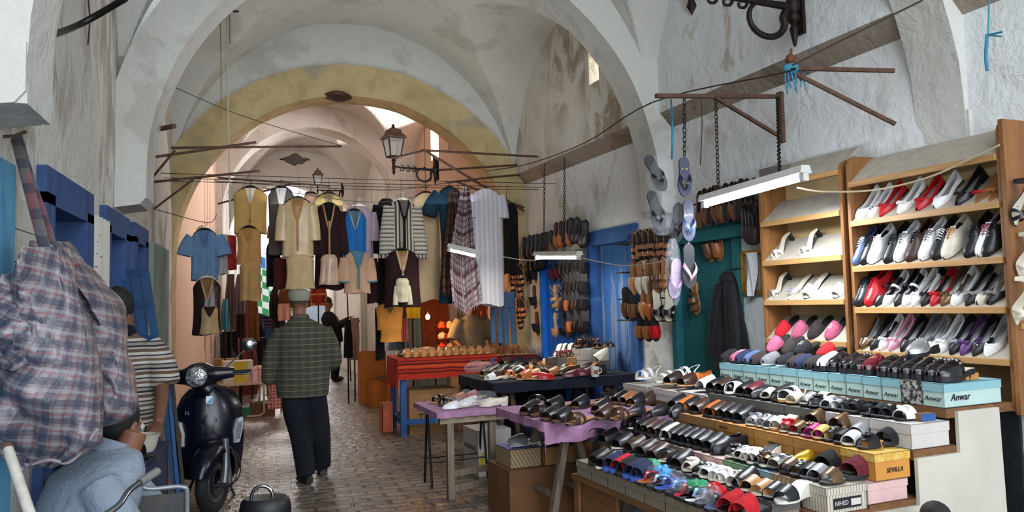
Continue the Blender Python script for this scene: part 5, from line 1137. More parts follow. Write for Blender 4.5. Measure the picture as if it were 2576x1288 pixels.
# ================================================================ clothes on the rods
def garment(name, lbl, cat, box, Y, m, sleeve=None, msl=None, neck='v', mneck=None, trim=None, hanger='k', flare=1.0, drop=.0, group=None, sl_len=.45, waist=.95, folds=7, depth=.075, sl_r=.075, placket=False, seed=0, plastic=False, sl_out=.14, cuff=None, shw=.86):
    x0, y0, x1, y1 = box; a = onY(x0, y0, Y); b = onY(x1, y1, Y); t = onY((x0 + x1) / 2, y0, Y); bt = onY((x0 + x1) / 2, y1, Y)
    W = (b.x - a.x) / 2; zt = t.z; H = zt - bt.z; o = thing(name, lbl, cat, (t.x, Y, zt), random.uniform(-.1, .1), group)
    hw0 = W if not sleeve else W * shw
    def prof(s):      # half width at s (0 top .. 1 hem)
        sh = min(.16, .10 / H)
        if s < sh: return max(.055, .055 + (hw0 - .055) * (s / sh) ** .55)
        return hw0 * (waist + (1 - waist) * abs((s - sh) / (1 - sh) * 2 - 1) ** 1.5) * (1 + (flare - 1) * max(0, (s - .3) / .7))
    def dp(s): return depth * (.55 + .45 * min(1, s / .12)) * (1 if s > .02 else .7)
    mb = MB(); n = 40; rs = []; K = 16
    for i in range(K + 1):
        s = (i / K) ** 1.25; w_ = prof(s); d = dp(s); ring = []
        for j in range(n):
            ph = 2 * pi * j / n
            k = 1 + .16 * min(1, s * 2.2) * sin(folds * ph + seed + 1.2 * s) * (.6 + .4 * sin(2.3 * ph + seed))
            x = w_ * cos(ph); y = d * sin(ph) * k + .012 * noise.noise(V((x * 6, s * 4, seed)))
            ring.append((x * (1 + .02 * sin(5 * s + seed)), y, -H * s * (1 + .015 * sin(3 * ph + seed) * s)))
        rs.append(ring)
    mb.rings(rs, 0, True, False); mb.build('body', m, o)
    fy = lambda x, s: -dp(s) * sqrt(max(.05, 1 - (x / prof(s)) ** 2)) * 1.02 - .012
    if sleeve:
        for sg in (-1, 1):
            L = sl_len; sb = MB(); x = hw0 * .86; z = -.09
            e = V((x + sg * 0, 0, 0)); p0 = V((sg * x * .9, 0, z)); p1 = V((sg * (x + L * sl_out * .35), -.01, z - L * .5)); p2 = V((sg * (x + L * sl_out * .55), -.02, z - L))
            sb.tube([p0, p1, p2], [sl_r * 1.05, sl_r, sl_r * 1.02], 14, 0, 4, .55, (0, 1, 0)); sb.build('sleeve', msl or m, o)
            if cuff: c = MB(); c.tube([p2 + (p1 - p2) * .12, p2 + (p2 - p1) * .01], [sl_r * 1.06, sl_r * 1.09], 14, 0, 0, .57, (0, 1, 0)); c.build('cuff', cuff, o)
    if neck == 'v' and mneck:
        vb = MB(); vd = min(.30, H * .38)
        def vn(i, j): s = (.006 + vd * j) / H; x = (2 * i - 1) * .062 * (1 - j) ** .8; return (x, fy(x, s), -H * s)
        vb.grid(8, 10, vn, th=-.002, uvs=False); vb.build('neckline', mneck, o)
    if trim:
        tb = MB(); vd = min(.30, H * .38)
        for sg in (-1, 1): tb.tube([(sg * .066 * (1 - q / 8) ** .8, fy(sg * .066, (.006 + vd * q / 8) / H) - .004, -.006 - vd * q / 8) for q in range(9)], .011, 8, 0, 0, .5, (0, 1, 0))
        if placket: tb.tube([(0, fy(0, s / 10) - .004, -H * s / 10) for s in range(max(1, int(vd / H * 10)), 10)], .013, 8, 0, 0, .5, (0, 1, 0))
        tb.build('trim', trim, o)
    zr = 3.125 - zt; yr = (9.02 if Y < 9.12 else 9.33 if Y < 9.42 else 9.55) - Y; wb_ = MB(); wb_.tube([(0, .02, .0), (0, .02, max(.02, zr - .02)), (0, yr, zr)], .0016, 5); wb_.build('hanging_wire', IRON, o)
    if hanger:
        hm = BLACKM if hanger == 'k' else WHITEP; hb = MB()
        hb.tube([(-min(.17, hw0 * .8), 0, -.045), (-.05, 0, .008), (0, 0, .016), (.05, 0, .008), (min(.17, hw0 * .8), 0, -.045)], [.008, .014, .018, .014, .008], 8, 0, 3, 1, (0, 1, 0))
        hb.tube([(0, 0, .015), (0, 0, .05), (.02, 0, .072), (.012, 0, .092), (-.012, 0, .088)], .003, 6, 0, 3); hb.build('hanger', hm, o)
    return o
FB = fabric
CREAM_S = mat('#d6b98c', .35, 0, .12, 7, .35, 14, .6); CREAM = FB('#cfb184', .12, .8); YTAN = FB('#c79f5c', .12, .75); GREYBR = FB('#5d5652', .12); CORAL = FB('#c65a4c'); MARO = FB('#2a0d10', .3, .8); GOLDT = mat('#a57a4a', .5, .2, .2, 30); BLUEG = FB('#1a6fb8', .12, .7); LIL = FB('#c3acba', .12, .7, .6)
PEACH = FB('#c9a183', .12); TEALT = FB('#4f8295', .15); BLACKF = FB('#0e0d0f', .3, .9); TEALD = FB('#123446', .25, .8); WHITEF = FB('#b9b6bd', .06, .85, .5); JEAN = FB('#3f5a78', .2, .85); REDF = FB('#a82a20', .2, .7); BLUET = FB('#6787ab', .14, .85); SATIN = mat('#c4a389', .3, 0, .15, 6, .4, 12, .6); NAVYF = FB('#0c0d1c', .3)
ORSUIT = FB('#e0913f', .12, .8); BEIGE = FB('#b49a72', .15)
STRV = stripes('jacket_body', 0, .045, [(0, '#c9c2b2'), (.55, '#2a2420'), (.72, '#8a8478'), (.80, '#2a2420')]); STRH = stripes('jacket_sleeve', 2, .05, [(0, '#c9c2b2'), (.62, '#2a2420'), (.78, '#c9c2b2'), (.86, '#6d665b')])
ROBEW = stripes('robe_white', 0, .06, [(0, '#b9b6bd'), (.5, '#c9c6cc'), (.9, '#a9a6b0')])
GR = 'garments hung across the street'
garment('blouse', 'mustard tan blouse, highest on the rod, beside the grey one', 'blouse', (588, 473, 672, 588), 9.35, YTAN, None, neck='v', mneck=FB('#e8ddc4'), group=GR, seed=1, waist=.98)
garment('tunic', 'brownish grey tunic with a pale pleated inset, high on the rod', 'tunic', (674, 473, 741, 640), 9.4, GREYBR, None, mneck=FB('#d9d6d2'), group=GR, seed=2)
garment('blouse', 'tan embroidered sleeveless blouse below the mustard one', 'blouse', (595, 574, 658, 665), 9.15, FB('#b98a50'), None, mneck=FB('#a3763f'), group=GR, seed=3)
garment('skirt', 'long tan skirt hanging below the embroidered blouse', 'skirt', (602, 655, 657, 757), 9.12, FB('#b38a56'), None, neck='', hanger='', group=GR, seed=4)
garment('shirt', 'coral pink short-sleeved shirt behind the cream jacket', 'shirt', (680, 552, 712, 632), 9.45, CORAL, True, group=GR, sl_len=.14, sl_r=.05, seed=5, neck='')
garment('robe', 'shiny cream jacket with gold panels at the neck', 'jacket', (703, 500, 795, 648), 9.0, CREAM_S, True, mneck=GOLDT, trim=FB('#b98d5a'), group=GR, sl_len=.40, seed=6, hanger='k', placket=True, flare=1.05)
garment('skirt', 'crumpled cream trousers and top hanging below the shiny jacket', 'trousers', (720, 640, 790, 727), 8.95, CREAM, None, neck='', hanger='', group=GR, seed=7, folds=9, flare=1.1)
garment('skirt', 'dark maroon and peach skirt behind the cream trousers', 'skirt', (686, 648, 724, 728), 9.3, FB('#4b1a18', .3), None, neck='', hanger='', group=GR, seed=8)
garment('tunic', 'pale pink blouse half hidden behind the yellow one', 'blouse', (763, 488, 800, 560), 9.55, FB('#c9a48c'), None, group=GR, seed=9, neck='')
garment('blouse', 'pale yellow silky blouse above the maroon kaftan', 'blouse', (790, 488, 864, 600), 9.4, FB('#cbb173', .1, .6), None, mneck=FB('#8d7a5a'), group=GR, seed=10)
garment('kaftan', 'long dark maroon kaftan with gold collar and braid', 'kaftan', (786, 515, 868, 728), 9.1, MARO, True, mneck=BLACKF, trim=GOLDT, group=GR, sl_len=.5, seed=11, placket=True, flare=1.1)
garment('outfit', 'cream satin outfit hung on the front of the maroon kaftan', 'outfit', (806, 640, 850, 716), 8.92, SATIN, None, neck='', hanger='', group=GR, seed=12, flare=1.25, depth=.05)
garment('robe', 'pale lilac robe behind the bright blue tunic', 'robe', (858, 518, 946, 652), 9.4, LIL, True, group=GR, sl_len=.35, seed=13, neck='', hanger='w')
garment('tunic', 'bright blue tunic with silver embroidery at the neck', 'tunic', (862, 531, 921, 650), 9.1, BLUEG, None, mneck=FB('#5d7484'), trim=mat('#8f9ea6', .5, .2), group=GR, seed=14, waist=1.0)
garment('jacket', 'peach child\'s jacket with teal trim below the blue tunic', 'jacket', (858, 632, 938, 738), 8.95, PEACH, True, trim=TEALT, mneck=TEALT, cuff=TEALT, group=GR, sl_len=.28, seed=15, placket=True, sl_r=.075, hanger='')
garment('coat', 'long black coat hanging behind the striped jacket', 'coat', (942, 500, 1002, 765), 9.45, BLACKF, True, group=GR, sl_len=.6, seed=16, neck='', hanger='')
garment('jacket', 'black and cream striped jacket with full sleeves', 'jacket', (955, 503, 1070, 645), 9.05, STRV, True, STRH, mneck=FB('#6d675c'), trim=BLACKF, group=GR, sl_len=.62, seed=17, placket=True, shw=.62, sl_r=.10, sl_out=.16, hanger='w', cuff=STRV)
garment('kaftan', 'dark maroon child\'s kaftan with cream braid, below the striped jacket', 'kaftan', (968, 630, 1054, 772), 8.9, MARO, None, trim=FB('#cdb493'), mneck=GOLDT, group=GR, seed=18, flare=1.12, placket=True)
garment('shirt', 'tiny cream outfit hung on the maroon child\'s kaftan', 'outfit', (992, 700, 1032, 760), 8.76, FB('#cfc5a8'), True, group=GR, seed=19, neck='', sl_len=.22, sl_r=.03, depth=.05)
garment('kaftan', 'narrow dark maroon kaftan beside the black coat', 'kaftan', (921, 650, 952, 762), 9.3, MARO, None, group=GR, seed=20, neck='', hanger='')
garment('robe', 'long pale cream robe between the striped jacket and the dark top', 'robe', (1036, 486, 1107, 757), 9.5, FB('#cdb089', .1), None, group=GR, seed=21, neck='', waist=1.0)
garment('tunic', 'dark teal short-sleeved top with scalloped cuffs', 'top', (1092, 474, 1170, 760), 9.2, TEALD, True, group=GR, sl_len=.26, sl_r=.1, seed=22, neck='', cuff=None, sl_out=1.0, waist=.75)
garment('robe', 'long white ribbed robe, the widest garment beside the ochre pier', 'robe', (1172, 475, 1272, 768), 9.0, ROBEW, True, group=GR, sl_len=.28, sl_r=.09, seed=23, neck='', hanger='', waist=1.0, folds=11)
garment('coat', 'black garment half hidden behind the white robe', 'coat', (1262, 512, 1304, 690), 9.5, BLACKF, None, group=GR, seed=24, neck='', hanger='')
def jeans(lbl, box, Y, seed):
    x0, y0, x1, y1 = box; a = onY(x0, y0, Y); b = onY(x1, y1, Y); o = thing('jeans', lbl, 'jeans', ((a.x + b.x) / 2, Y, a.z), 0, 'jeans hung by the pier'); W = (b.x - a.x); H = a.z - b.z
    wb_ = MB(); wb_.tube([(0, 0, -.02), (0, 0, 3.1 - a.z), (0, 9.33 - Y, 3.125 - a.z)], .0025, 5); wb_.build('hanging_wire', IRON, o); m = MB(); m.rings([[(W * .42 * cos(2 * pi * j / 20), .05 * sin(2 * pi * j / 20), z) for j in range(20)] for z in (0, -.05, -.2)]); m.build('waist', JEAN, o)
    for s_ in (-1, 1): m = MB(); m.tube([(s_ * W * .2, 0, -.12), (s_ * W * .24, .01, -H * .5), (s_ * W * .27, -.01, -H)], [W * .23, W * .20, W * .19], 14, 0, 4, .5, (0, 1, 0)); m.build('leg', JEAN, o)
jeans('blue jeans hanging under the white robe', (1230, 728, 1268, 862), 9.3, 1); jeans('greyish blue jeans hanging beside the ochre pier', (1262, 735, 1302, 866), 9.4, 2)
garment('tunic', 'dusty blue short-sleeved tunic against the pink wall', 'tunic', (474, 580, 556, 705), 9.3, BLUET, True, group=GR, sl_len=.20, seed=25, mneck=FB('#54719a'), sl_r=.09, sl_out=.7)
garment('kaftan', 'packaged dark maroon child\'s kaftan on a white hanger', 'kaftan', (486, 700, 556, 842), 9.1, mat('#24100f', .3, 0, .3, 9, .4, 14), None, trim=GOLDT, mneck=FB('#7a5a3a'), group=GR, seed=26, hanger='w', flare=1.1)
garment('shirt', 'small beige top hung on the packaged kaftan', 'top', (506, 770, 549, 840), 8.95, BEIGE, None, mneck=MARO, group=GR, seed=27, hanger='', flare=1.2)
garment('shirt', 'white and turquoise shirt behind the dusty blue tunic', 'shirt', (546, 590, 574, 690), 9.5, FB('#a9adb2'), None, group=GR, seed=28, neck='', hanger='')
garment('cloth', 'red embroidered cloth hanging beside the tan blouse', 'cloth', (561, 592, 596, 678), 9.6, REDF, None, neck='', hanger='', group=GR, seed=29, folds=4)
garment('trousers', 'dark navy trousers hanging behind the coral shirt', 'trousers', (669, 612, 706, 722), 9.6, NAVYF, None, neck='', hanger='', group=GR, seed=30)
garment('suit', 'orange peach child\'s waistcoat and shorts lit by the bulb', 'suit', (946, 762, 1014, 830), 9.35, ORSUIT, None, mneck=FB('#6b6a3a'), group=GR, seed=31, hanger='k', flare=.95)
garment('suit', 'orange shorts below the peach waistcoat', 'shorts', (956, 812, 1010, 860), 9.33, ORSUIT, None, neck='', hanger='', group=GR, seed=32, flare=1.05)
garment('trousers', 'black trousers hanging low beside the orange suit', 'trousers', (942, 775, 968, 905), 9.6, BLACKF, None, neck='', hanger='', group=GR, seed=33)
# shawls gathered on the rod
SHAWL = plaid('shawl_check', '#8d7f84', [(0, .16, .5, .18, '#1d1a22', .8), (0, .05, .5, .25, '#c9b9bb', .6), (1, .16, .4, .2, '#3a1620', .8), (1, .05, .5, .3, '#1d1a22', .55), (0, .32, .2, .1, '#a87884', .7)], 'UV', (0, 1), .9)
BRSC = plaid('shawl_brown', '#4a3226', [(0, .2, .5, .3, '#6b4a34', .8), (1, .1, .5, .3, '#2a1c16', .6)], 'UV', (0, 1), .9)
def shawl(lbl, px, y0, y1, wpx, Y, m, seed, flare=1.0, tail=.0):
    t = onY(px, y0, Y); b = onY(px, y1, Y); H = t.z - b.z; W = wpx * Y * .97 / FPX; o = thing('shawl', lbl, 'shawl', (t.x, Y, t.z), 0, 'shawls gathered on the rod')
    def fn(i, j):
        w_ = W * (.25 + .75 * min(1, j * 1.4) ** .7) * (1 + (flare - 1) * j); x = (i - .5) * w_; y = .05 * sin(i * 17 + seed + 2 * j) * (.4 + .6 * j); return (x + .03 * sin(4 * j + seed), y - .02 * j, -H * j * (1 - tail * abs(i - .45)))
    mb = MB(); mb.grid(40, 24, fn, th=.004); mb.build('cloth', m, o)
    wb_ = MB(); wb_.tube([(0, 0, -.02), (0, 0, max(.0, 3.1 - t.z)), (0, 9.02 - Y, 3.125 - t.z)], .004, 5); wb_.build('hanging_wire', IRON, o); f_ = MB()
    for q in range(18): i = q / 17; p = V(fn(i, 1)); f_.tube([p, p + V((.004 * sin(q), 0, -.05))], [.004, .002], 5)
    f_.build('fringe', m, o)
shawl('brown patterned shawl gathered beside the dark teal top', 1130, 480, 735, 38, 9.0, BRSC, 1.0); shawl('black, white and pink checked shawl hanging low before the seller', 1168, 470, 792, 68, 8.85, SHAWL, 2.4, 1.25, .25)
shawl('dark red checked shawl gathered behind the pink one', 1152, 478, 700, 30, 9.15, plaid('shawl_red', '#5e2030', [(0, .1, .5, .3, '#1d1a22', .6), (1, .08, .5, .3, '#8d6a70', .6)], 'UV', (0, 1), .9), 4.1)
# things seen beyond: stacked cloth, rug, posters, goods in the depth of the street
def deep(name, lbl, cat, px0, y0, px1, y1, Y, m, th=.06, group=None, part='body', rz=0):
    a = onY(px0, y0, Y); b = onY(px1, y1, Y); o = thing(name, lbl, cat, ((a.x + b.x) / 2, Y, b.z), rz, group); W = b.x - a.x; H = a.z - b.z; mb = MB()
    mb.grid(14, 10, lambda i, j: ((i - .5) * W * (1 - .05 * sin(9 * j)), .03 * sin(i * 14 + px0) * (1 - j), H * j), th=th, uvs=True); mb.build(part, m, o)
    if b.z > .1: sb = MB(); sb.tube([(0, .05, -b.z), (0, .05, .05)], .014, 6); sb.build('stand', IRON, o)
    return o
RUG = plaid('rug_red', '#8f2a16', [(0, 1, .06, .06, '#d08a3a', .9), (0, 1, .94, .06, '#d08a3a', .9), (1, 1, .08, .07, '#d08a3a', .9), (1, 1, .2, .05, '#3a1812', .8), (0, 1, .5, .3, '#b8401f', .8), (1, 1, .6, .1, '#d8a050', .7)])
CHECK = NT('awning_check'); _c = CHECK.coord('UV', (9, 7, 1)); _k = CHECK.n('ShaderNodeTexChecker'); CHECK.l(_c, _k.inputs[0]); _k.inputs['Scale'].default_value = 1; _k.inputs[1].default_value = lin('#e8ecdc'); _k.inputs[2].default_value = lin('#2f8f4a'); AWN = CHECK.done(_k.outputs[0], .7)
deep('rug', 'red rug with a bordered pattern hung behind the walking man\'s cap', 'rug', 780, 722, 822, 768, 14.5, RUG, .03)
deep('poster', 'pink paper poster with writing beside the walking man\'s shoulder', 'poster', 699, 764, 733, 806, 12.5, mat('#d8a08a', .7, 0, .1, 20), .004, None, 'sheet')
o = thing('awning', 'green and white checkered awning bright in the far daylight', 'awning', onY(668, 735, 33), 0); m = MB(); m.grid(12, 10, lambda i, j: ((i - .5) * 2.4, j * .9 - .2, (j - .5) * 1.9 - (i - .5) * .9), th=.02); m.build('canopy', AWN, o)
m = MB(); m.tube([(1.2, .7, 0), (1.2, .7, -2.9)], .03, 8); m.build('pole', IRON, o); m = MB(); m.grid(12, 3, lambda i, j: ((i - .5) * 2.4, -.25, .95 - (i - .5) * .9 + .45 * j - 1.9 * 0), th=.02); m.build('valance', stripes('valance_blue', 0, .4, [(0, '#dfe6ea'), (.5, '#4a86c0')]), o)
deep('cloth', 'blue cloth hung below the far awning', 'cloth', 640, 742, 688, 800, 41, FB('#4a6aa8'), .03)
for i, (a, b, c, d, Y, cc, nm, lb) in enumerate(((570, 690, 590, 832, 13, '#5a4a48', 'garment', 'grey-brown clothes in the shop beyond the packaged kaftan'), (596, 690, 618, 790, 13.6, '#6b5a62', 'garment', 'mauve folded garment in the far shop front'), (594, 700, 614, 850, 14, '#3a0f12', 'garment', 'long dark red dress in the far shop front'), (619, 752, 648, 858, 14.5, '#7a4a24', 'garment', 'brown patterned dress beside the far people'), (560, 752, 572, 830, 12.6, '#3f7f92', 'garment', 'narrow turquoise scarf beside the pink wall'), (684, 728, 700, 800, 13.5, '#2b1a14', 'garment', 'dark brown clothes beside the pink poster'), (703, 728, 745, 766, 14, '#7a4522', 'garment', 'brown bags hung above the pink poster'), (745, 735, 780, 772, 15, '#4b2a1c', 'garment', 'dark leather goods behind the walking man\'s cap'), (880, 800, 905, 905, 13.2, '#a98478', 'garment', 'pinkish clothes draped on a rack by the green-grey shutters'), (868, 805, 884, 900, 13.0, '#18161a', 'garment', 'black trousers draped on the rack by the shutters'), (1060, 735, 1130, 870, 11.4, '#5e2a12', 'cloth', 'dark red-brown cloth wall behind the glowing bulb'), (1255, 735, 1262, 790, 10.6, '#a8542c', 'cloth', 'orange cloth edge beside the jeans'), (1200, 735, 1228, 800, 10.7, '#b0583c', 'cloth', 'orange pink printed books on the shelf behind the seller'), (975, 765, 1040, 880, 11.6, '#5d7076', 'cloth', 'dull teal boards behind the orange suit'), (1022, 760, 1056, 800, 11.3, '#a89a2a', 'cloth', 'yellow-green fringed scarf beside the bulb'), (1010, 755, 1022, 860, 11.4, '#8a4c5c', 'cloth', 'narrow pink scarf beside the yellow one'))):
    deep(nm, lb, 'cloth' if nm == 'cloth' else 'clothes', a, b, c, d, Y, FB(cc), .05)
POUFRED = FB('#c23a1c')  # plain red of the poufs
for i in range(6): bag('cushion', ['lowest red leather pouf', 'second red leather pouf', 'topmost red leather pouf', 'lowest cream and red pouf', 'second cream and red pouf', 'topmost cream and red pouf'][i] + ' of the stacks beside the bulb', onY(1112 + 20 * (i // 3), 880 - 27 * (i % 3), 10.9), (.06, .06, .06), POUFRED if i % 2 == 0 else FB('#c9a58a'), 'poufs stacked beside the bulb', i, 'pouf')

for yy in (9.02, 9.33, 9.55):
    o = thing('garment_rod', 'thin rod stretched across the street carrying garments, ' + {9.02: 'nearest the viewer', 9.33: 'middle one', 9.55: 'farthest in'}[yy], 'rod', (-1.15, yy, 3.13), 0, 'rods over the garments'); m = MB(); xr = 3.30 if yy < 9.9 else 3.2; m.tube([(0, 0, 0), (2.3, 0, -.01), (R(4.3, yy).x + 1.15 - .02, 0, .0)], .004, 6); m.build('bar', IRON, o)
# ================================================================ people
SKIN = mat('#80543c', .55, 0, .08, 14, .12, 90); SKIN2 = mat('#7a4e38', .55, 0, .08, 14, .12, 90); HAIR = mat('#120e0c', .7, 0, .3, 60, .5, 160)
def head(mb, M, s=1.0):
    """facing +y, chin at z=0 of M, crown about .23"""
    L = M @ Matrix.Scale(s, 4)
    mb.ell((0, -.012, .135), (.074, .094, .098), 18, 12, 0, L); mb.ell((0, .030, .060), (.056, .062, .062), 16, 10, 0, L); mb.ell((0, .066, .022), (.030, .028, .024), 12, 8, 0, L)
    mb.ell((0, .078, .128), (.052, .016, .014), 12, 8, 0, L)                                  # brow
    mb.tube([(0, .084, .122), (0, .100, .092), (0, .106, .078), (0, .088, .070)], [.009, .013, .017, .012], 10, 0, 3, 1, None, L)   # nose
    for sx in (-1, 1):
        mb.ell((sx * .076, -.005, .095), (.012, .022, .034), 10, 8, 0, L); mb.ell((sx * .032, .078, .106), (.014, .010, .009), 10, 6, 0, L); mb.ell((sx * .038, .062, .075), (.022, .022, .020), 10, 8, 0, L)
    mb.ell((0, .088, .048), (.026, .012, .006), 12, 6, 0, L); mb.ell((0, .087, .038), (.023, .012, .007), 12, 6, 0, L)
    return mb
def hand(mb, p, d, pn, curl=.5, side=1, s=1.0):
    """wrist p, direction d of the fingers, pn the palm's outward normal; side: +1 thumb towards d x pn"""
    d = V(d).normalized(); n = V(pn); n = (n - d * n.dot(d)).normalized(); t = d.cross(n) * side
    B = Matrix((t, d, n)).transposed().to_4x4(); B.translation = p; B = B @ Matrix.Scale(s, 4)
    mb.rings([[(w_ * cos(2 * pi * j / 12), y, h * sin(2 * pi * j / 12)) for j in range(12)] for y, w_, h in ((-.02, .026, .018), (.01, .030, .017), (.05, .040, .015), (.085, .040, .013), (.095, .034, .010))], 0, True, True, B)
    for k, (x, L) in enumerate(((.030, .068), (.010, .078), (-.010, .072), (-.029, .056))):
        a = 0; q = V((x, .085, 0)); pts = [q - V((0, .02, 0)), q]
        for seg, f in enumerate((.45, .32, .25)):
            a += curl * (.5 + .25 * seg); q = q + V((x * .12, cos(a) * L * f, sin(a) * L * f)); pts.append(q)
        mb.tube(pts, [.0095, .0095, .009, .0085, .0065], 8, 0, 0, 1, None, B)
    mb.tube([(.026, .005, .004), (.048, .035, .012), (.054, .060, .022), (.050, .082, .030)], [.014, .0125, .0105, .008], 8, 0, 2, 1, None, B)
    return mb
def cloth_body(name, m, parent, mb, vox=.014, it=6): return fuse(mb.build(name, m, parent), vox, it)
def Mh(loc, yaw=0, pitch=0, tilt=0): return Matrix.Translation(loc) @ Matrix.Rotation(yaw, 4, 'Z') @ Matrix.Rotation(pitch, 4, 'X') @ Matrix.Rotation(tilt, 4, 'Y')
def trunk(mb, rows):
    """rows: (centre, half width, half depth, yaw)"""
    rs = []
    for c, a, b, y in rows: rs.append([V(c) + V((a * cos(t) * cos(y) - b * sin(t) * sin(y), a * cos(t) * sin(y) + b * sin(t) * cos(y), 0)) for t in [2 * pi * j / 24 for j in range(24)]])
    return mb.rings(rs)
# the man walking away ----------------------------------------------
JK = NT('jacket_check'); _c = JK.coord('Object'); _s = JK.n('ShaderNodeSeparateXYZ'); JK.l(_c, _s.inputs[0])
def _band(ch, per, pos, wd): return JK.math('LESS_THAN', JK.math('ABSOLUTE', JK.math('SUBTRACT', JK.math('FRACT', JK.math('DIVIDE', _s.outputs[ch], per)), pos)), wd / 2)
_k = JK.mix(JK.math('MULTIPLY', _band(0, .075, .5, .45), .55), '#4d4c41', '#33362f'); _k = JK.mix(JK.math('MULTIPLY', _band(2, .10, .5, .35), .45), _k, '#3c3e36'); _k = JK.mix(JK.math('MULTIPLY', _band(2, .052, .5, .10), .8), _k, '#857e66')
JK.bump(JK.noise(_c, 26, 3), .2, .02); JACKET = JK.done(_k, .95, 0, .2)
o = thing('person', 'man walking away in a checked grey-green jacket, pale flat cap and dark trousers', 'person', (.29, 7.34, 0), -.04)
b = MB(); head(b, Mh((-.035, .03, 1.545), -.1, .0)); b.tube([(-.03, -.01, 1.42), (-.03, .0, 1.5), (-.035, .015, 1.60)], [.085, .062, .062], 14)
trunk(b, [((0, 0, .86), .15, .11, 0), ((0, 0, 1.1), .15, .11, 0), ((0, -.01, 1.36), .18, .11, 0), ((0, 0, 1.46), .07, .06, 0)])
b.tube([(-.20, 0, 1.40), (-.29, -.01, 1.14), (-.31, .05, .90)], [.05, .042, .030], 12, 0, 3); b.tube([(.20, 0, 1.40), (.29, .0, 1.13), (.22, .27, 1.06)], [.05, .042, .030], 12, 0, 3)
hand(b, V((-.312, .055, .89)), (-.05, .15, -1), (1, .1, 0), .55, 1); hand(b, V((.21, .29, 1.06)), (-.2, 1, 0), (0, 0, -1), .6, -1)
b.tube([(-.09, 0, .88), (-.05, .02, .46), (.015, -.02, .08)], [.085, .06, .04], 12); b.tube([(.09, 0, .88), (.14, .10, .47), (.17, .30, .09)], [.085, .06, .04], 12)
fuse(b.build('body', SKIN, o), .009, 3)
j = MB(); trunk(j, [((-.005, .0, .79), .232, .165, 0), ((-.005, 0, .95), .245, .175, 0), ((0, -.015, 1.15), .25, .175, 0), ((0, -.03, 1.33), .255, .165, 0), ((0, -.02, 1.42), .225, .135, 0), ((-.01, -.01, 1.475), .14, .105, 0), ((-.025, 0, 1.51), .092, .085, 0)])
j.tube([(-.18, -.01, 1.40), (-.26, -.02, 1.24), (-.295, -.02, 1.10), (-.31, .02, .93)], [.088, .082, .075, .064], 16, 0, 4); j.tube([(.18, -.01, 1.40), (.25, -.01, 1.24), (.275, .02, 1.10), (.215, .22, 1.05)], [.088, .084, .078, .062], 16, 0, 4)
cloth_body('jacket', JACKET, o, j, .013, 5)
c = MB(); c.tube([(-.025, -.005, 1.475), (-.028, 0, 1.545)], [.092, .084], 20); cloth_body('collar', JACKET, o, c, .012, 2)
TROU = FB('#161822', .2, .95, .4)
j = MB(); trunk(j, [((0, 0, .94), .17, .125, 0), ((0, .0, .86), .19, .14, 0), ((0, 0, .80), .185, .13, 0)]); j.tube([(-.085, 0, .86), (-.075, .0, .66), (-.03, .02, .45), (.0, .0, .25), (.02, -.02, .07)], [.118, .112, .100, .094, .086], 16, 0, 4); j.tube([(.085, 0, .86), (.115, .04, .66), (.145, .09, .46), (.16, .19, .27), (.17, .30, .09)], [.118, .110, .098, .090, .084], 16, 0, 4)
cloth_body('trousers', TROU, o, j, .013, 4)
SHOEK = mat('#171513', .5, 0, .2, 20, .2)
for (x, y, r_, z) in ((.02, -.02, .35, 0), (.17, .30, .1, .0)):
    s_ = MB(); s_.rings([[(w_ * cos(2 * pi * q / 14), yy, max(0, h * (.5 + .5 * sin(2 * pi * q / 14)))) for q in range(14)] for yy, w_, h in ((-.09, .03, .06), (-.06, .042, .09), (.0, .044, .10), (.08, .05, .075), (.15, .048, .05), (.19, .02, .03))], 0, True, True, Mh((x, y, z), r_)); s_.build('shoe', SHOEK, o)
CAP = FB('#8f8e7e', .1, .9)
c = MB(); c.rings([[((-.035) + a * cos(2 * pi * q / 24), .012 + b_ * sin(2 * pi * q / 24), z) for q in range(24)] for z, a, b_ in ((1.675, .090, .112), (1.70, .096, .118), (1.735, .104, .124), (1.765, .096, .112), (1.785, .06, .075), (1.79, .01, .01))]); c.build('cap', CAP, o)
c = MB(); c.grid(12, 5, lambda i, j_: (-.035 + .082 * (2 * i - 1), .11 + .075 * j_ * sin(pi * (i * .8 + .1)), 1.685 - .02 * j_), th=.006); c.build('cap_peak', CAP, o)
h = MB(); h.ell((-.035, .018, 1.665), (.079, .098, .05), 18, 8); h.build('hair', mat('#4a443e', .8), o)
# the man in black with a stick, farther down the street -------------------
o = thing('person', 'man in black in profile, holding up clothes and a stick near the shutters', 'person', (1.40, 17.2, 0), 0)
K = FB('#0d0d10', .2)
b = MB(); head(b, Mh((-.19, 0, 1.60), -pi / 2), 1.05); b.tube([(-.19, 0, 1.52), (-.19, 0, 1.64)], .06, 12); b.tube([(-.1, -.05, 1.45), (.05, -.12, 1.30), (.25, -.1, 1.38)], .035, 10); hand(b, V((.25, -.1, 1.38)), (1, 0, .2), (0, 0, 1), .6); fuse(b.build('body', SKIN2, o), .012, 2)
j = MB(); trunk(j, [((-.05, 0, .85), .19, .15, 0), ((-.08, 0, 1.1), .20, .16, 0), ((-.15, 0, 1.38), .19, .17, 0), ((-.18, 0, 1.52), .09, .09, 0)]); j.tube([(-.12, -.12, 1.44), (-.02, -.18, 1.18), (.24, -.12, 1.34)], [.08, .075, .06], 12, 0, 3); j.tube([(-.10, .12, 1.44), (.1, .12, 1.22), (.5, .05, 1.33)], [.08, .075, .06], 12, 0, 3); cloth_body('jumper', K, o, j, .018, 3)
j = MB()
for y in (-.09, .09): j.tube([(-.04, y, .9), (-.02, y, .5), (-.06, y, .06)], [.12, .1, .08], 12, 0, 3)
cloth_body('trousers', K, o, j, .018, 2)
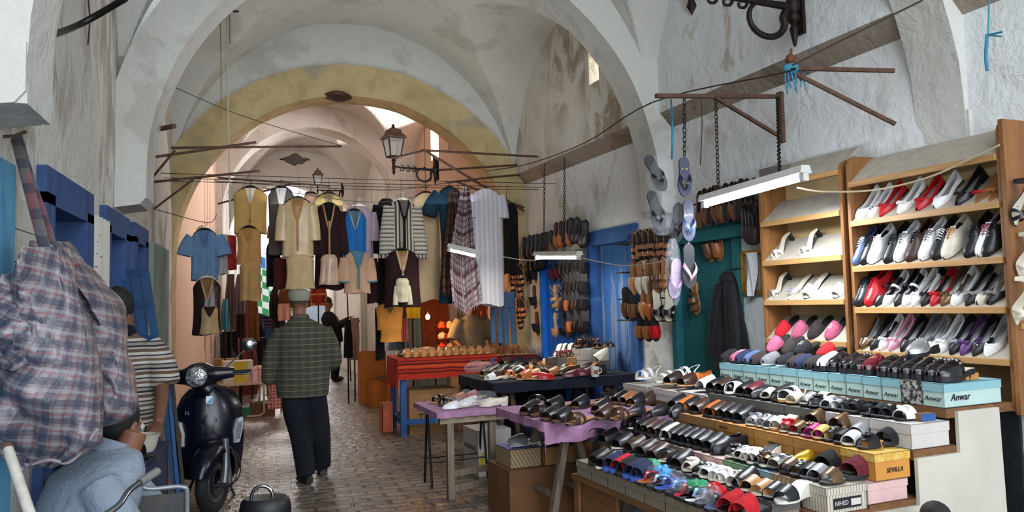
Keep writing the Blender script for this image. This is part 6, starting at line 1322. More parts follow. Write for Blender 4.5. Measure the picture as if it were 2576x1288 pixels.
for y in (-.09, .09): s_ = MB(); s_.ell((.0, y, .05), (.14, .05, .05), 12, 8); s_.build('shoe', SHOEK, o)
h = MB(); h.ell((-.205, 0, 1.755), (.11, .088, .105), 16, 10); h.build('hair', HAIR, o)
o = thing('stick', 'thin dark walking stick held upright by the man in black', 'stick', (1.68, 17.05, 0), 0); m = MB(); m.tube([(.0, 0, 0), (-.03, 0, 1.0), (-.06, 0, 1.92)], .014, 8); m.build('shaft', IRON, o)
# people far off in the light
def far_person(lbl, px, ytop, ybot, Y, shirt, legs, seed=0, hairc=HAIR):
    a = onY(px, ytop, Y); H = 1.68; z0 = 0; o = thing('person', lbl, 'person', (a.x, Y, 0), seed); s_ = (a.z) / 1.72
    o.scale = (s_, s_, s_)
    b = MB(); head(b, Mh((0, 0, 1.48), pi + .8), 1.0); b.tube([(0, 0, 1.4), (0, 0, 1.5)], .055, 10)
    for sx in (-1, 1): b.tube([(sx * .2, 0, 1.36), (sx * .26, .02, 1.1), (sx * .25, -.06, .86)], [.045, .04, .03], 8); hand(b, V((sx * .25, -.06, .86)), (0, -.1, -1), (-sx, 0, 0), .4, sx)
    fuse(b.build('body', SKIN2, o), .014, 2)
    j = MB(); trunk(j, [((0, 0, .82), .18, .13, 0), ((0, 0, 1.1), .18, .13, 0), ((0, 0, 1.34), .20, .13, 0), ((0, 0, 1.44), .09, .08, 0)])
    for sx in (-1, 1): j.tube([(sx * .17, 0, 1.36), (sx * .25, .02, 1.1)], [.075, .065], 10)
    cloth_body('top', shirt, o, j, .02, 2)
    j = MB()
    for sx in (-1, 1): j.tube([(sx * .08, 0, .86), (sx * .08, .03 * sx, .45), (sx * .09, .05 * sx, .05)], [.11, .085, .07], 10)
    cloth_body('trousers', legs, o, j, .02, 1)
    h = MB(); h.ell((0, .015, 1.625), (.085, .105, .10), 14, 8); h.build('hair', hairc, o)
    for sx in (-1, 1): s_ = MB(); s_.ell((sx * .09, -.03, .04), (.05, .13, .04), 10, 6); s_.build('shoe', SHOEK, o)
far_person('person in a pink and black striped top and jeans, far down the street', 676, 770, 866, 34, stripes('striped_top', 2, .14, [(0, '#7a4460'), (.5, '#1b1722')]), FB('#33455f'), .4)
far_person('person in dark clothes beside the striped one, far down the street', 658, 771, 850, 36, FB('#2a2226'), FB('#14131a'), -.4)
# the seller behind the tables, his face hidden by a shawl -----------------
o = thing('person', 'seller in an olive short-sleeved shirt behind the tables, face hidden by the checked shawl', 'person', onY(1186, 1000, 10.75) * 1.0, .05); o.location = (onY(1186, 800, 10.75).x, 10.75, 0)
b = MB(); head(b, Mh((0, 0, 1.50), pi), 1.0); b.tube([(0, 0, 1.42), (0, 0, 1.54)], .058, 12); trunk(b, [((0, 0, .9), .14, .10, 0), ((0, 0, 1.3), .16, .10, 0), ((0, 0, 1.42), .07, .06, 0)])
for sx in (-1, 1): b.tube([(sx * .20, 0, 1.36), (sx * .28, -.02, 1.13), (sx * .22, -.20, 1.0)], [.05, .045, .034], 12, 0, 3); hand(b, V((sx * .215, -.22, .99)), (-sx * .3, -1, -.1), (0, 0, -1), .3, sx)
for sx in (-1, 1): b.tube([(sx * .09, 0, .9), (sx * .09, 0, .05)], [.09, .05], 10)
fuse(b.build('body', SKIN2, o), .012, 3)
j = MB(); trunk(j, [((0, 0, .88), .19, .14, 0), ((0, 0, 1.1), .19, .14, 0), ((0, -.01, 1.3), .20, .135, 0), ((0, 0, 1.40), .16, .11, 0), ((0, 0, 1.45), .08, .08, 0)])
for sx in (-1, 1): j.tube([(sx * .17, 0, 1.37), (sx * .25, -.01, 1.24), (sx * .30, -.03, 1.10)], [.09, .09, .085], 14, 0, 3)
OLIVE = FB('#8a8168', .12); cloth_body('shirt', OLIVE, o, j, .014, 4)
m = MB(); m.bar((0, -.152, 1.0), (0, -.150, 1.36), .03, .006, 0, (0, 1, 0)); m.box((.09, -.15, 1.25), (.085, .006, .10)); m.build('shirt_placket', OLIVE, o)
h = MB(); h.ell((0, .012, 1.645), (.082, .10, .095), 16, 8); h.build('hair', HAIR, o)
j = MB()
for sx in (-1, 1): j.tube([(sx * .09, 0, .92), (sx * .09, 0, .06)], [.12, .09], 12)
cloth_body('trousers', FB('#2a2830'), o, j, .018, 2)
# seated craftsman, his back to us -----------------------------------------
o = thing('person', 'man in a pale blue-grey shirt seated with his back turned, head bent to the right', 'person', (-.84, 4.2, 0), 0)
b = MB(); head(b, Mh((.10, .10, .925), -.55, -.30, .0), 1.04); b.tube([(.10, .06, .84), (.155, .075, .92), (.18, .09, 1.0)], [.075, .062, .064], 14)
trunk(b, [((-.08, 0, .36), .15, .14, 0), ((-.02, 0, .6), .15, .13, 0), ((.05, .03, .8), .14, .13, 0)])
b.tube([(.12, -.16, .80), (.22, -.18, .55), (.34, .02, .46)], [.05, .045, .033], 12, 0, 3); b.tube([(.06, .22, .80), (.2, .30, .56), (.32, .24, .46)], [.05, .045, .033], 12, 0, 3)
hand(b, V((.345, .03, .455)), (1, .3, -.1), (0, .2, -1), .7, -1); hand(b, V((.33, .235, .455)), (1, -.1, -.1), (0, 0, -1), .7, 1)
for y in (-.12, .14): b.tube([(-.05, y, .40), (.36, y * 1.3, .44), (.38, y * 1.3, .06)], [.085, .065, .045], 12, 0, 3)
fuse(b.build('body', SKIN, o), .008, 4)
BLUESH = FB('#8c98a6', .06, .85, .7)
j = MB(); trunk(j, [((-.06, .0, .34), .20, .24, .5), ((-.04, .0, .52), .21, .25, .5), ((-.0, .01, .70), .225, .265, .5), ((.03, .02, .82), .205, .26, .5), ((.07, .045, .895), .15, .18, .5), ((.085, .06, .94), .085, .088, .5)])
j.tube([(.07, -.18, .80), (.16, -.235, .66), (.24, -.21, .52), (.33, .0, .47)], [.095, .092, .085, .07], 16, 0, 4); j.tube([(.06, .24, .80), (.2, .31, .6), (.31, .26, .48)], [.09, .085, .07], 14, 0, 4)
cloth_body('shirt', BLUESH, o, j, .012, 5)
c = MB(); c.tube([(.07, .05, .90), (.095, .065, .965)], [.094, .082], 20); cloth_body('collar', BLUESH, o, c, .010, 2)
j = MB(); trunk(j, [((-.09, 0, .36), .2, .2, .3), ((-.09, 0, .30), .2, .2, .3)])
for y in (-.12, .14): j.tube([(-.06, y, .40), (.36, y * 1.3, .44), (.39, y * 1.3, .10)], [.11, .09, .07], 14, 0, 3)
cloth_body('trousers', FB('#3a3d48'), o, j, .016, 3)
for y in (-.15, .18): s_ = MB(); s_.ell((.44, y, .045), (.14, .05, .045), 14, 8); s_.build('shoe', SHOEK, o)
h = MB(); Lh = Mh((.10, .10, .925), -.55, -.30) @ Matrix.Scale(1.04, 4)
h.rings([[V((a * cos(2 * pi * q / 24), yy - .012, .135 + b_ * sin(2 * pi * q / 24))) for q in range(24)] for yy, a, b_ in ((-.100, .03, .04), (-.085, .064, .08), (-.05, .080, .104), (-.01, .082, .106), (.03, .078, .100))], 0, True, True, Lh); h.build('hair', HAIR, o)
o = thing('stool', 'low wooden stool under the seated craftsman', 'stool', (-1.0, 4.2, 0)); m = MB(); m.box((0, 0, .25), (.32, .32, .03)); m.build('seat', OLDW, o)
for sx in (-.12, .12):
    for sy in (-.12, .12): m = MB(); m.box((sx, sy, .118), (.035, .035, .235)); m.build('leg', OLDW, o)
# man in the striped shirt ----------------------------------------------
STRIPE = stripes('striped_shirt', 2, .135, [(0, '#a7a196'), (.10, '#272733'), (.16, '#b5afa2'), (.28, '#5d4a3c'), (.42, '#a7a196'), (.50, '#272733'), (.58, '#8d857a'), (.70, '#2a2a36'), (.76, '#b9b3a8'), (.88, '#6a5646')], .9, 'Object', .012)
o = thing('person', 'man in a brown, white and navy striped shirt standing behind the plaid bag', 'person', (-.94, 5.5, 0), .25); o.scale = (1.0, 1.0, 1.08)
b = MB(); head(b, Mh((.02, 0, 1.40), 2.0, -.45), 1.02); b.tube([(.03, 0, 1.34), (.02, 0, 1.40), (.02, 0, 1.47)], [.08, .066, .064], 14)
trunk(b, [((0, 0, .9), .14, .11, 0), ((.03, 0, 1.2), .15, .11, 0), ((.05, 0, 1.34), .07, .06, 0)])
b.tube([(.19, -.06, 1.28), (.24, -.12, 1.04), (.20, -.30, .84)], [.05, .046, .034], 12, 0, 3); b.tube([(-.16, -.05, 1.28), (-.22, -.15, 1.05), (-.1, -.35, .9)], [.05, .046, .034], 12, 0, 3)
hand(b, V((.20, -.31, .835)), (-.3, -1, -.2), (-.2, 0, -1), .6, -1); hand(b, V((-.1, -.36, .9)), (.3, -1, -.1), (0, 0, -1), .6, 1)
for x in (-.09, .09): b.tube([(x, 0, .9), (x, 0, .05)], [.09, .05], 10)
fuse(b.build('body', mat('#6a4330', .55, 0, .1, 14), o), .009, 3)
j = MB(); trunk(j, [((.01, 0, .80), .215, .155, 0), ((.02, 0, 1.0), .21, .155, 0), ((.03, -.01, 1.18), .215, .15, 0), ((.03, -.01, 1.29), .175, .12, 0), ((.03, 0, 1.345), .09, .085, 0)])
j.tube([(.16, -.02, 1.27), (.235, -.07, 1.16), (.265, -.11, 1.04)], [.10, .10, .095], 16, 0, 3); j.tube([(-.13, -.02, 1.27), (-.21, -.08, 1.15), (-.24, -.14, 1.04)], [.10, .10, .09], 14, 0, 3); cloth_body('shirt', STRIPE, o, j, .012, 4)
c = MB(); c.tube([(.03, 0, 1.33), (.0, 0, 1.40)], [.086, .078], 18); cloth_body('collar', FB('#15141a'), o, c, .010, 2)
j = MB()
for x in (-.09, .09): j.tube([(x, 0, .9), (x, 0, .06)], [.12, .09], 12)
cloth_body('trousers', FB('#23242c'), o, j, .018, 2)
h = MB(); h.rings([[V((a * cos(2 * pi * q / 24), yy - .012, .137 + b_ * sin(2 * pi * q / 24))) for q in range(24)] for yy, a, b_ in ((-.098, .03, .04), (-.085, .062, .078), (-.05, .079, .102), (-.01, .081, .104), (.04, .077, .094))], 0, True, True, Mh((.02, 0, 1.40), 2.0, -.45) @ Matrix.Scale(1.03, 4)); h.build('hair', HAIR, o)
# small child in front of the stall's end panel
p = onv(2350, 1264, 2.5); o = thing('person', 'small dark-haired child at the white end panel, only the crown in view', 'person', (p.x, p.y, 0), .2); HZ = p.z
b = MB(); head(b, Mh((0, 0, HZ - .155), -.9, -.2), .66); b.tube([(0, 0, HZ - .2), (0, 0, HZ - .11)], .035, 10); trunk(b, [((0, 0, .28), .075, .06, 0), ((0, 0, HZ - .22), .08, .06, 0)])
for sx in (-1, 1): b.tube([(sx * .08, 0, HZ - .22), (sx * .12, .02, HZ - .34), (sx * .11, .05, HZ - .42)], .022, 8); hand(b, V((sx * .11, .05, HZ - .42)), (0, .2, -1), (-sx, 0, 0), .4, sx, .5); b.tube([(sx * .045, 0, .3), (sx * .045, 0, .02)], .035, 8)
fuse(b.build('body', SKIN, o), .007, 3)
j = MB(); trunk(j, [((0, 0, .24), .10, .08, 0), ((0, 0, HZ - .23), .095, .075, 0), ((0, 0, HZ - .19), .05, .045, 0)]); cloth_body('dress', FB('#7a2f3a'), o, j, .01, 3)
h = MB(); h.ell((-.006, -.008, HZ - .058), (.064, .068, .068), 16, 10); h.build('hair', HAIR, o)
# ================================================================ left side: bag, bench, boards
TARTAN = plaid('tartan_plastic', '#6d6b71', [(0, .125, .20, .30, '#33364a', .72), (0, .125, .62, .20, '#8f8b8d', .5), (0, .125, .80, .05, '#7d2f35', .7), (0, .125, .45, .05, '#7d2f35', .4), (1, .11, .25, .34, '#2f3346', .6), (1, .11, .66, .16, '#928e90', .45), (1, .11, .86, .06, '#83373c', .65), (1, .11, .50, .05, '#6d474a', .4)], 'UV', (0, 1), .36, .35, .55)
def lobe(mb, outline, k0, dep, seed, folds, n=64, m_=48, su=1.0):
    """outline: (y, left px, right px) rows in the view; hangs at distance k0 from the viewer, dep deep"""
    def fn(i, j):
        y = outline[0][0] + (outline[-1][0] - outline[0][0]) * j
        l = interp(y, [(q[0], q[1]) for q in outline]); r = interp(y, [(q[0], q[2]) for q in outline])
        th = 2 * pi * i; c = ond((l + r) / 2, y, k0); w_ = (r - l) / 2 * k0 / FPX
        rip = 1 + .10 * sin(folds * th + seed + 5 * j) * (1 - .5 * j) + .05 * sin(folds * 2.3 * th + 9 * j + seed)
        cr = .085 * (noise.noise(V((th * 1.1 + 2 * j, j * 2.6, seed))) + 1.0 * abs(noise.noise(V((th * 1.6 - 2.2 * j, j * 3.8, seed + 4)))) + .16 * abs(noise.noise(V((th * 4, j * 9, seed + 9))))) * min(1, dep / .11)
        d = dep * (.45 + .55 * sin(pi * min(1, j * .9 + .08)) ** .6) * rip + cr * 1.6
        return c + CR * (w_ * cos(th)) + (CF * (d * sin(th)))
    mb.grid(n, m_, fn, th=.003); return mb
def scale_uv(mb, su, sv):
    for k in mb.uv: mb.uv[k] = [(u * su + v * .5, v * sv - u * .45) for u, v in mb.uv[k]]
    return mb
o = thing('plaid_bag', 'huge tartan plastic sack hanging from its strap on the left wall', 'bag', ond(140, 860, 3.2))
def inv(o, mb): mb.v = [tuple(V(q) - o.location) for q in mb.v]; return mb
m = lobe(MB(), [(622, 100, 150), (660, 78, 166), (720, 30, 186), (800, -6, 208), (900, -30, 228), (980, -34, 242), (1060, -30, 252), (1110, -20, 256), (1150, 20, 200), (1168, 70, 150)], 3.08, .13, 1.0, 5); scale_uv(m, 1.7, 1.25); inv(o, m).build('front_lobe', TARTAN, o, True, 70)
m = lobe(MB(), [(608, 120, 148), (650, 130, 186), (700, 140, 222), (760, 150, 272), (830, 160, 304), (900, 165, 312), (960, 170, 324), (1010, 175, 336), (1040, 180, 336), (1062, 210, 300)], 3.42, .12, 3.0, 4); scale_uv(m, 1.2, 1.0); inv(o, m).build('rear_lobe', TARTAN, o, True, 70)
m = lobe(MB(), [(690, 20, 60), (730, 2, 96), (790, -14, 118), (850, -20, 124), (905, -16, 112), (925, 10, 80)], 2.97, .05, 6.0, 2, 40, 30); scale_uv(m, .7, .7); inv(o, m).build('side_flap', TARTAN, o, True, 70)
m = MB()   # handles up to the nail
for (pts, w_) in (([(118, 645, 3.1), (85, 520, 3.2), (58, 420, 3.3), (38, 345, 3.44)], .025), ([(140, 650, 3.4), (112, 560, 3.4), (75, 450, 3.42), (44, 345, 3.45)], .024)):
    P = [ond(*q) for q in pts]; m.tube(P, w_, 10, 0, 4, .2, CR.cross(V((0, 0, 1))))
inv(o, m).build('strap', plaid('strap_tartan', '#5f5a58', [(0, .2, .5, .3, '#8a3a3c', .5), (1, .12, .5, .4, '#3a3a46', .7)], 'Object', (0, 2), .6), o)
m = MB(); P = []
for q in range(60): P.append(ond(40 + 3.6 * q, 1163 + 6 * sin(q * .2) - (max(0, q - 32) ** 1.62) * .42, 3.02))
m.tube(P[:58], .007, 6); inv(o, m).build('piping', mat('#9a8f92', .5), o)
m = MB(); m.tube([ond(176, 655, 3.34), ond(192, 668, 3.34)], .02, 6, 0, 0, .15); inv(o, m).build('label', leather('R'), o)
q = ond(36, 342, 3.44); o = thing('nail', 'rusty bent nail holding the plaid sack\'s strap', 'nail', q); m = MB(); m.tube([(-.08, 0, -.01), (.0, 0, .0), (.05, -.01, .02)], .008, 6); m.build('shaft', RUST, o)
# work bench with tools
BENCHP = plaster('bench_paint', '#32344c', '#24263a', .5, (2, 2, 1), .2, '#444a6a')
o = thing('work_bench', 'dark blue painted work bench of the seated craftsman', 'bench', (-.86, 5.0, 0), -.06)
m = MB(); m.box((0, 0, .765), (.44, .72, .03)); m.build('top', BENCHP, o, False)
for (c, d) in (((0, -.34, .55), (.40, .03, .38)), ((.20, 0, .55), (.03, .68, .38)), ((-.20, 0, .55), (.03, .68, .38))): m = MB(); m.box(c, d); m.build('apron', BENCHP, o, False)
for x in (-.19, .19):
    for y in (-.32, .32): m = MB(); m.box((x, y, .375), (.05, .05, .75)); m.build('leg', BENCHP, o, False)
bz = .782
o = thing('basin', 'white enamel bowl on the work bench, stained brown inside', 'bowl', (-.72, 4.98, bz)); m = MB(); m.lathe([(.0, .0), (.06, .0), (.075, .03), (.09, .10), (.094, .10), (.092, .094), (.07, .03), (.0, .012)], 28); m.build('bowl', mat('#b9b2a6', .4, 0, .1), o); m = MB(); m.lathe([(.0, .05), (.078, .05), (.0, .051)], 24, cap=False); m.build('contents', mat('#3a2a22', .5), o)
o = bag('plastic_bag', 'white translucent plastic bag with a small red print behind the bowl', (-.86, 5.27, bz), (.09, .06, .155), mat('#c9c8c4', .35, 0, .06, 8, .4, 22), None, 4.4)
m = MB(); m.lathe([(.0, 0), (.014, .0), (.014, .002), (.0, .002)], 12, 0, Matrix.Translation((.02, -.075, .13)) @ Matrix.Rotation(pi / 2, 4, 'X')); m.build('print', leather('M'), o)
for i, (x, y, k, c, a, lb) in enumerate(((-.90, 4.80, 'mule', 'X', 40, 'lying on the work bench near the craftsman\'s hands'), (-.80, 4.78, 'mule', 'X', 160, 'sole up on the work bench near the bowl'), (-.72, 4.84, 'slide', 'Ttt', 20, 'at the front edge of the work bench'), (-.96, 4.95, 'loafer', 'K', 70, 'at the back of the work bench'))):
    shoe(k, c, frameM((x, y, bz + .002), (cos(radians(a)), sin(radians(a)), 0)), lb, 'shoes under repair on the bench', .9)
o = thing('leather_sole', 'pale leather sole lying at the work bench\'s front corner', 'sole', (-.72, 4.72, bz), .5); m = MB(); Shoe(.2, .04, 0, .008).sole(m, False); m.build('sole', mat('#9a7a52', .7, 0, .2, 20), o)
o = thing('hammer', 'dark cobbler\'s hammer lying across the work bench', 'hammer', (-.90, 4.90, bz + .012), .9); m = MB(); m.tube([(-.14, 0, .01), (0, 0, .04), (.12, 0, .01)], .010, 8, 0, 3); m.build('handle', BLACKM, o); m = MB(); m.tube([(.11, -.04, .012), (.11, .04, .012)], .014, 8); m.build('head', IRON, o)
o = thing('jar', 'brown glass jar of glue on the work bench', 'jar', (-.93, 5.08, bz)); m = MB(); m.lathe([(0, 0), (.03, 0), (.03, .07), (.022, .085), (.022, .095), (0, .095)], 18); m.build('body', mat('#6b4524', .3), o); m = MB(); m.lathe([(0, .095), (.024, .095), (.024, .112), (0, .112)], 18); m.build('lid', BOXW, o)
# leaning boards and slatted shutter
BLUEW = plaster('paint_blue_worn', '#2b4f7c', '#3a454f', .7, (5, 5, .5), .2, '#34628f')
for k, (x0, x1, px0, px1, mt, lb) in enumerate(((421, 452, 0, 0, BLUEW, 'worn blue board leaning beside the scooter, in front'), (430, 468, 0, 0, mat('#2a2522', .8, 0, .3), 'dark board leaning behind the worn blue one'))):
    t = ond(x0, 938, 5.15 + .08 * k); f_ = ond(x1, 1300, 4.95 + .08 * k); d = (f_ - t); b_ = t + d * (t.z / (t.z - f_.z)); o = thing('leaning_board', lb, 'board', (b_.x, b_.y, 0)); m = MB(); m.bar(t - V((b_.x, b_.y, 0)), (0, 0, .003), .055, .022, 0, (1, .2, 0)); m.build('board', mt, o, False)
o = thing('slatted_shutter', 'blue slatted shutter frame leaning on the left wall behind the striped man', 'shutter', (-1.0, 6.5, 0), 0)
P0 = [(312, 681), (340, 682), (366, 684)]; P1 = [(345, 905), (368, 905), (398, 905)]
for a, b_ in zip(P0, P1):
    A_ = ond(*a, 6.1); B_ = ond(*b_, 5.9); B_ = A_ + (B_ - A_) * (A_.z / (A_.z - B_.z)); m = MB(); m.bar(A_ - o.location, B_ - o.location, .055, .03, 0, (0, 1, 0)); m.build('slat', BLUEW, o, False)
for y in (684, 765, 850): m = MB(); m.bar(ond(313 + (y - 681) * .14, y, 6.08 - (y - 681) * .0009) - o.location, ond(368 + (y - 684) * .14, y + 2, 6.08 - (y - 681) * .0009) - o.location, .05, .02, 0, (0, 1, 0)); m.build('crosspiece', BLUEW, o, False)
# white dotted curtain between the doors, pole, chair and handlebar
o = thing('curtain', 'white dotted cloth hanging between the first two blue doors', 'curtain', (-1.10, 5.74, 1.25)); 
DOTS = NT('dotted_cloth'); _c = DOTS.coord('UV', (7, 22, 1)); _v = DOTS.n('ShaderNodeTexVoronoi'); DOTS.l(_c, _v.inputs['Vector']); _v.inputs['Randomness'].default_value = .5; _v.inputs['Scale'].default_value = 1
DOT = DOTS.done(DOTS.ramp(_v.outputs['Distance'], [(.10, '#5a5a62'), (.14, '#c2bfb4')]), .9)
m = MB(); m.grid(30, 12, lambda i, j: (.025 * sin(i * 22), (i - .5) * .40, j * 1.0), th=.003); m.build('cloth', DOT, o)
t, f_ = ond(14, 1112, 2.75), ond(78, 1300, 2.6); d = f_ - t; b_ = t + d * (t.z / (t.z - f_.z)); o = thing('pole', 'white painted rusty pole leaning at the lower left corner', 'pole', (b_.x, b_.y, 0)); L_ = t - b_
m = MB(); m.tube([(0, 0, 0), tuple(L_ * .64)], .017, 10); m.build('shaft', mat('#6a5346', .7, .2, .3), o); m = MB(); m.tube([tuple(L_ * .64), tuple(L_ * .985)], .018, 10); m.build('painted_end', mat('#b9b4aa', .6, 0, .2, 20), o); m = MB(); m.ell(tuple(L_ * .985), (.02, .02, .02), 10, 8); m.build('tip', RUST, o)
CHROME = mat('#9aa0a8', .18, 1.0, .05); STEELP = mat('#8d9299', .4, .4, .2, 12)
o = thing('bicycle', 'bicycle at the bottom left, its chrome handlebar and grey grip in view', 'bicycle', (-.62, 2.75, 0), 0)
Pb = [ond(392, 1188, 3.0), ond(352, 1214, 2.92), ond(322, 1238, 2.86), ond(300, 1270, 2.80), ond(262, 1296, 2.74), ond(225, 1310, 2.70)]
m = MB(); m.tube([q - o.location for q in Pb], .0115, 12, 0, 5); m.build('handlebar', CHROME, o); m = MB(); m.tube([Pb[0] - o.location + (Pb[0] - Pb[1]) * .12, Pb[1] - o.location], .0165, 12); m.build('grip', mat('#6d6d6c', .7), o); m = MB(); e_ = (Pb[0] - Pb[1]).normalized(); m.tube([Pb[0] - o.location + (Pb[0] - Pb[1]) * .12, Pb[0] - o.location + (Pb[0] - Pb[1]) * .14], .013, 12); m.build('grip_cap', mat('#8a857a', .6), o)
sp = Pb[4] - o.location; m = MB(); m.tube([tuple(sp), (sp.x, sp.y, .62)], .014, 10); m.tube([(sp.x, sp.y, .80), (sp.x - .02, sp.y - .75, .72)], .016, 10); m.build('frame', mat('#1f2a3a', .4), o)
for y in (0.05, -1.0):
    m = MB(); n = 36; m.tube([(sp.x, sp.y + y + .33 * cos(2 * pi * i / n), .345 + .33 * sin(2 * pi * i / n)) for i in range(n + 1)], .015, 8); m.build('wheel', BLACKM, o)
m = MB(); m.tube([(sp.x, sp.y, .62), (sp.x, sp.y + .05, .345)], .012, 8); m.tube([(sp.x, sp.y - .75, .72), (sp.x, sp.y - 1.0, .345)], .012, 8); m.build('fork', mat('#1f2a3a', .4), o)
a = ond(338, 1232, 3.9); o = thing('metal_chair', 'old grey metal chair with a curved back rail below the work bench', 'chair', (a.x + .10, a.y, 0), .1); zt = a.z
m = MB(); m.tube([(-.13, 0, zt + .06), (-.10, 0, zt + .05), (-.04, 0, zt - .0), (.10, 0, zt - .005), (.15, 0, zt - .02)], .012, 10, 0, 4); m.tube([(.15, 0, zt - .02), (.155, 0, .0)], .012, 8); m.tube([(-.14, 0, zt + .05), (-.15, 0, 0)], .012, 8); m.build('back_frame', STEELP, o)
m = MB(); m.box((0, .01, zt - .17), (.27, .012, .26)); m.build('backrest', plaster('old_metal', '#4a4e54', '#6f5a3a', .8, (3, 3, 1), .4, '#2c3036'), o); m = MB(); m.box((0, .20, .42), (.30, .36, .02)); m.build('seat', STEELP, o)
for x in (-.14, .14): m = MB(); m.tube([(x, .37, .41), (x, .40, 0)], .012, 8); m.build('leg', STEELP, o)
a = onz(668, 1300, 0); o = thing('carry_case', 'black case with a chrome ring handle at the bottom edge of the street', 'case', (a.x * .8, a.y * .8, 0), -.1); zt = .44
m = MB(); m.rings([[(w_ * cos(2 * pi * j / 28) * (1 if abs(cos(2 * pi * j / 28)) < .8 else .97), d_ * sin(2 * pi * j / 28), z) for j in range(28)] for z, w_, d_ in ((.0, .15, .11), (.02, .16, .12), (zt - .06, .16, .12), (zt - .02, .15, .11), (zt, .13, .09))]); m.build('body', mat('#131316', .5, 0, .2), o)
m = MB(); m.tube([(-.02 + .065 * cos(t_), 0, zt - .005 + .075 * sin(t_)) for t_ in [pi * k / 14 for k in range(15)]], .011, 10); m.build('handle', CHROME, o)
# ================================================================ scooter
PAINT = mat('#090b1a', .27, .0, .05, 4, 0, 60, .4, .12); RUBB = mat('#1a1918', .8, 0, .2, 30, .3, 90); LENS = mat('#cfd4d8', .08, .6, .05); AMBER = mat('#8a4a22', .2, 0, .1); SILP = mat('#6f7276', .35, .7, .15)
SX = onY(526, 1200, 6.62).x
o = thing('scooter', 'dark blue scooter facing the viewer, parked on the cobbles by the bench', 'scooter', (SX, 6.62, 0), .06)
def rev(outline, M=None): return outline
# front shield, bulged forward
SH = [(.24, .20), (.30, .228), (.42, .245), (.55, .250), (.68, .248), (.80, .235), (.88, .205), (.94, .15), (.968, .08)]
def shield(i, j):
    z = .24 + .73 * j; w_ = interp(z, [(a, b) for a, b in SH]); t = (2 * i - 1); x = w_ * t
    return (x, .10 - .10 * sin(pi * j) ** .8 * (1 - .25 * j) + .13 * abs(t) ** 2.6 + .10 * (1 - j) * .4, z)
m = MB(); m.grid(30, 26, shield, th=-.02, uvs=False); m.build('front_shield', PAINT, o, True, 60)
m = MB(); m.tube([shield(i / 40 if i <= 40 else 1, 1) if False else shield(0, j / 20) for j in range(21)] + [shield(i / 12, 1) for i in range(1, 12)] + [shield(1, 1 - j / 20) for j in range(21)], .009, 8); m.build('shield_edge', PAINT, o)
# horn cast down the middle
m = MB(); m.rings([[(w_ * cos(t_), shield(.5, j)[1] - .004 - d_ * max(0, -sin(t_)), shield(.5, j)[2]) for t_ in [2 * pi * k / 16 for k in range(16)]] for j, w_, d_ in ((.98, .05, .012), (.85, .075, .018), (.65, .082, .02), (.5, .08, .018), (.38, .06, .008))]); m.build('horn_cover', PAINT, o)
m = MB(); p = shield(.5, .87); m.box((0, p[1] - .026, p[2] + .005), (.05, .006, .062)); b_ = m.build('badge', mat('#9fb6c2', .3, .5, .05), o, False)
m = MB(); m.add([(-.022, p[1] - .0296, p[2] - .022), (.022, p[1] - .0296, p[2] - .022), (.022, p[1] - .0296, p[2] + .03)], [(0, 1, 2)]); m.build('badge_field', mat('#3f7f9f', .3, .4, .05), b_, False)
lettering('P', .032, mat('#e0e6ea', .3), b_, (-.010, p[1] - .0305, p[2] + .016), (pi / 2, 0, 0))
lettering('Vespa', .05, SILP, o, (-.135, shield(.22, .74)[1] - .012, .775), (pi / 2, .18, 0), .3)
for sg in (-1, 1):
    m = MB(); Q = [(.0, .085), (.045, .10), (.055, .02), (.04, -.085), (.0, -.09), (-.018, .0)]; Mi = Matrix.Translation((sg * .192, shield(.5 + sg * .40, .53)[1] - .018, .615)) @ Matrix.Rotation(sg * .62, 4, 'Z') @ Matrix.Rotation(sg * .14, 4, 'Y')
    m.rings([[Mi @ V((sg * x * 1.15, .02, z * 1.12)) for x, z in Q], [Mi @ V((sg * x * 1.1, -.03, z * 1.1)) for x, z in Q], [Mi @ V((sg * x * .9, -.04, z * .9)) for x, z in Q]]); ind = m.build('indicator', mat('#c4c6c8', .3, .2, .05), o, True, 30)
    m = MB(); m.rings([[Mi @ V((sg * x * .78, -.039, z * .8)) for x, z in Q], [Mi @ V((sg * x * .6, -.047, z * .66)) for x, z in Q]]); m.build('indicator_lens', AMBER if sg < 0 else mat('#8d8f90', .15, .3, .2, 40), ind, True, 30)
# mudguard, wheel and fork, turned a little
WM = Matrix.Translation((.03, -.10, .245)) @ Matrix.Rotation(-.42, 4, 'Z')
m = MB()
def guard(i, j): a = radians(14 + 172 * j); r_ = .285 + .02 * sin(pi * i); w_ = .105 * (1 - .35 * abs(2 * j - 1) ** 3); t = pi * i; return WM @ V((-w_ * cos(t), -(r_ - .07 * (1 - sin(t)) ** 1.3) * cos(a) , (r_ - .07 * (1 - sin(t)) ** 1.3) * sin(a) + .02))
m.grid(16, 26, guard, th=.006, uvs=False); m.build('mudguard', PAINT, o, True, 60)
m = MB(); n = 48; rs = []
for i in range(n + 1):
    a = 2 * pi * i / n; rs.append([WM @ V((.048 * cos(t), (.197 + .048 * sin(t)) * cos(a), (.197 + .048 * sin(t)) * sin(a))) for t in [2 * pi * k / 14 for k in range(14)]])
m.rings(rs, 0, True, False); wh = m.build('wheel', RUBB, o)
m = MB(); m.lathe([(.155, -.03), (.15, -.035), (.12, -.01), (.05, -.02), (.05, .02), (.12, .02), (.15, .035), (.155, .03)], 32, 0, WM @ Matrix.Rotation(pi / 2, 4, 'Y'), cap=False); m.build('rim', SILP, wh)
m = MB(); m.lathe([(.0, -.012), (.105, -.012), (.105, -.006), (.0, -.006)], 28, 0, WM @ Matrix.Translation((.055, 0, 0)) @ Matrix.Rotation(pi / 2, 4, 'Y')); m.build('brake_disc', CHROME, wh)
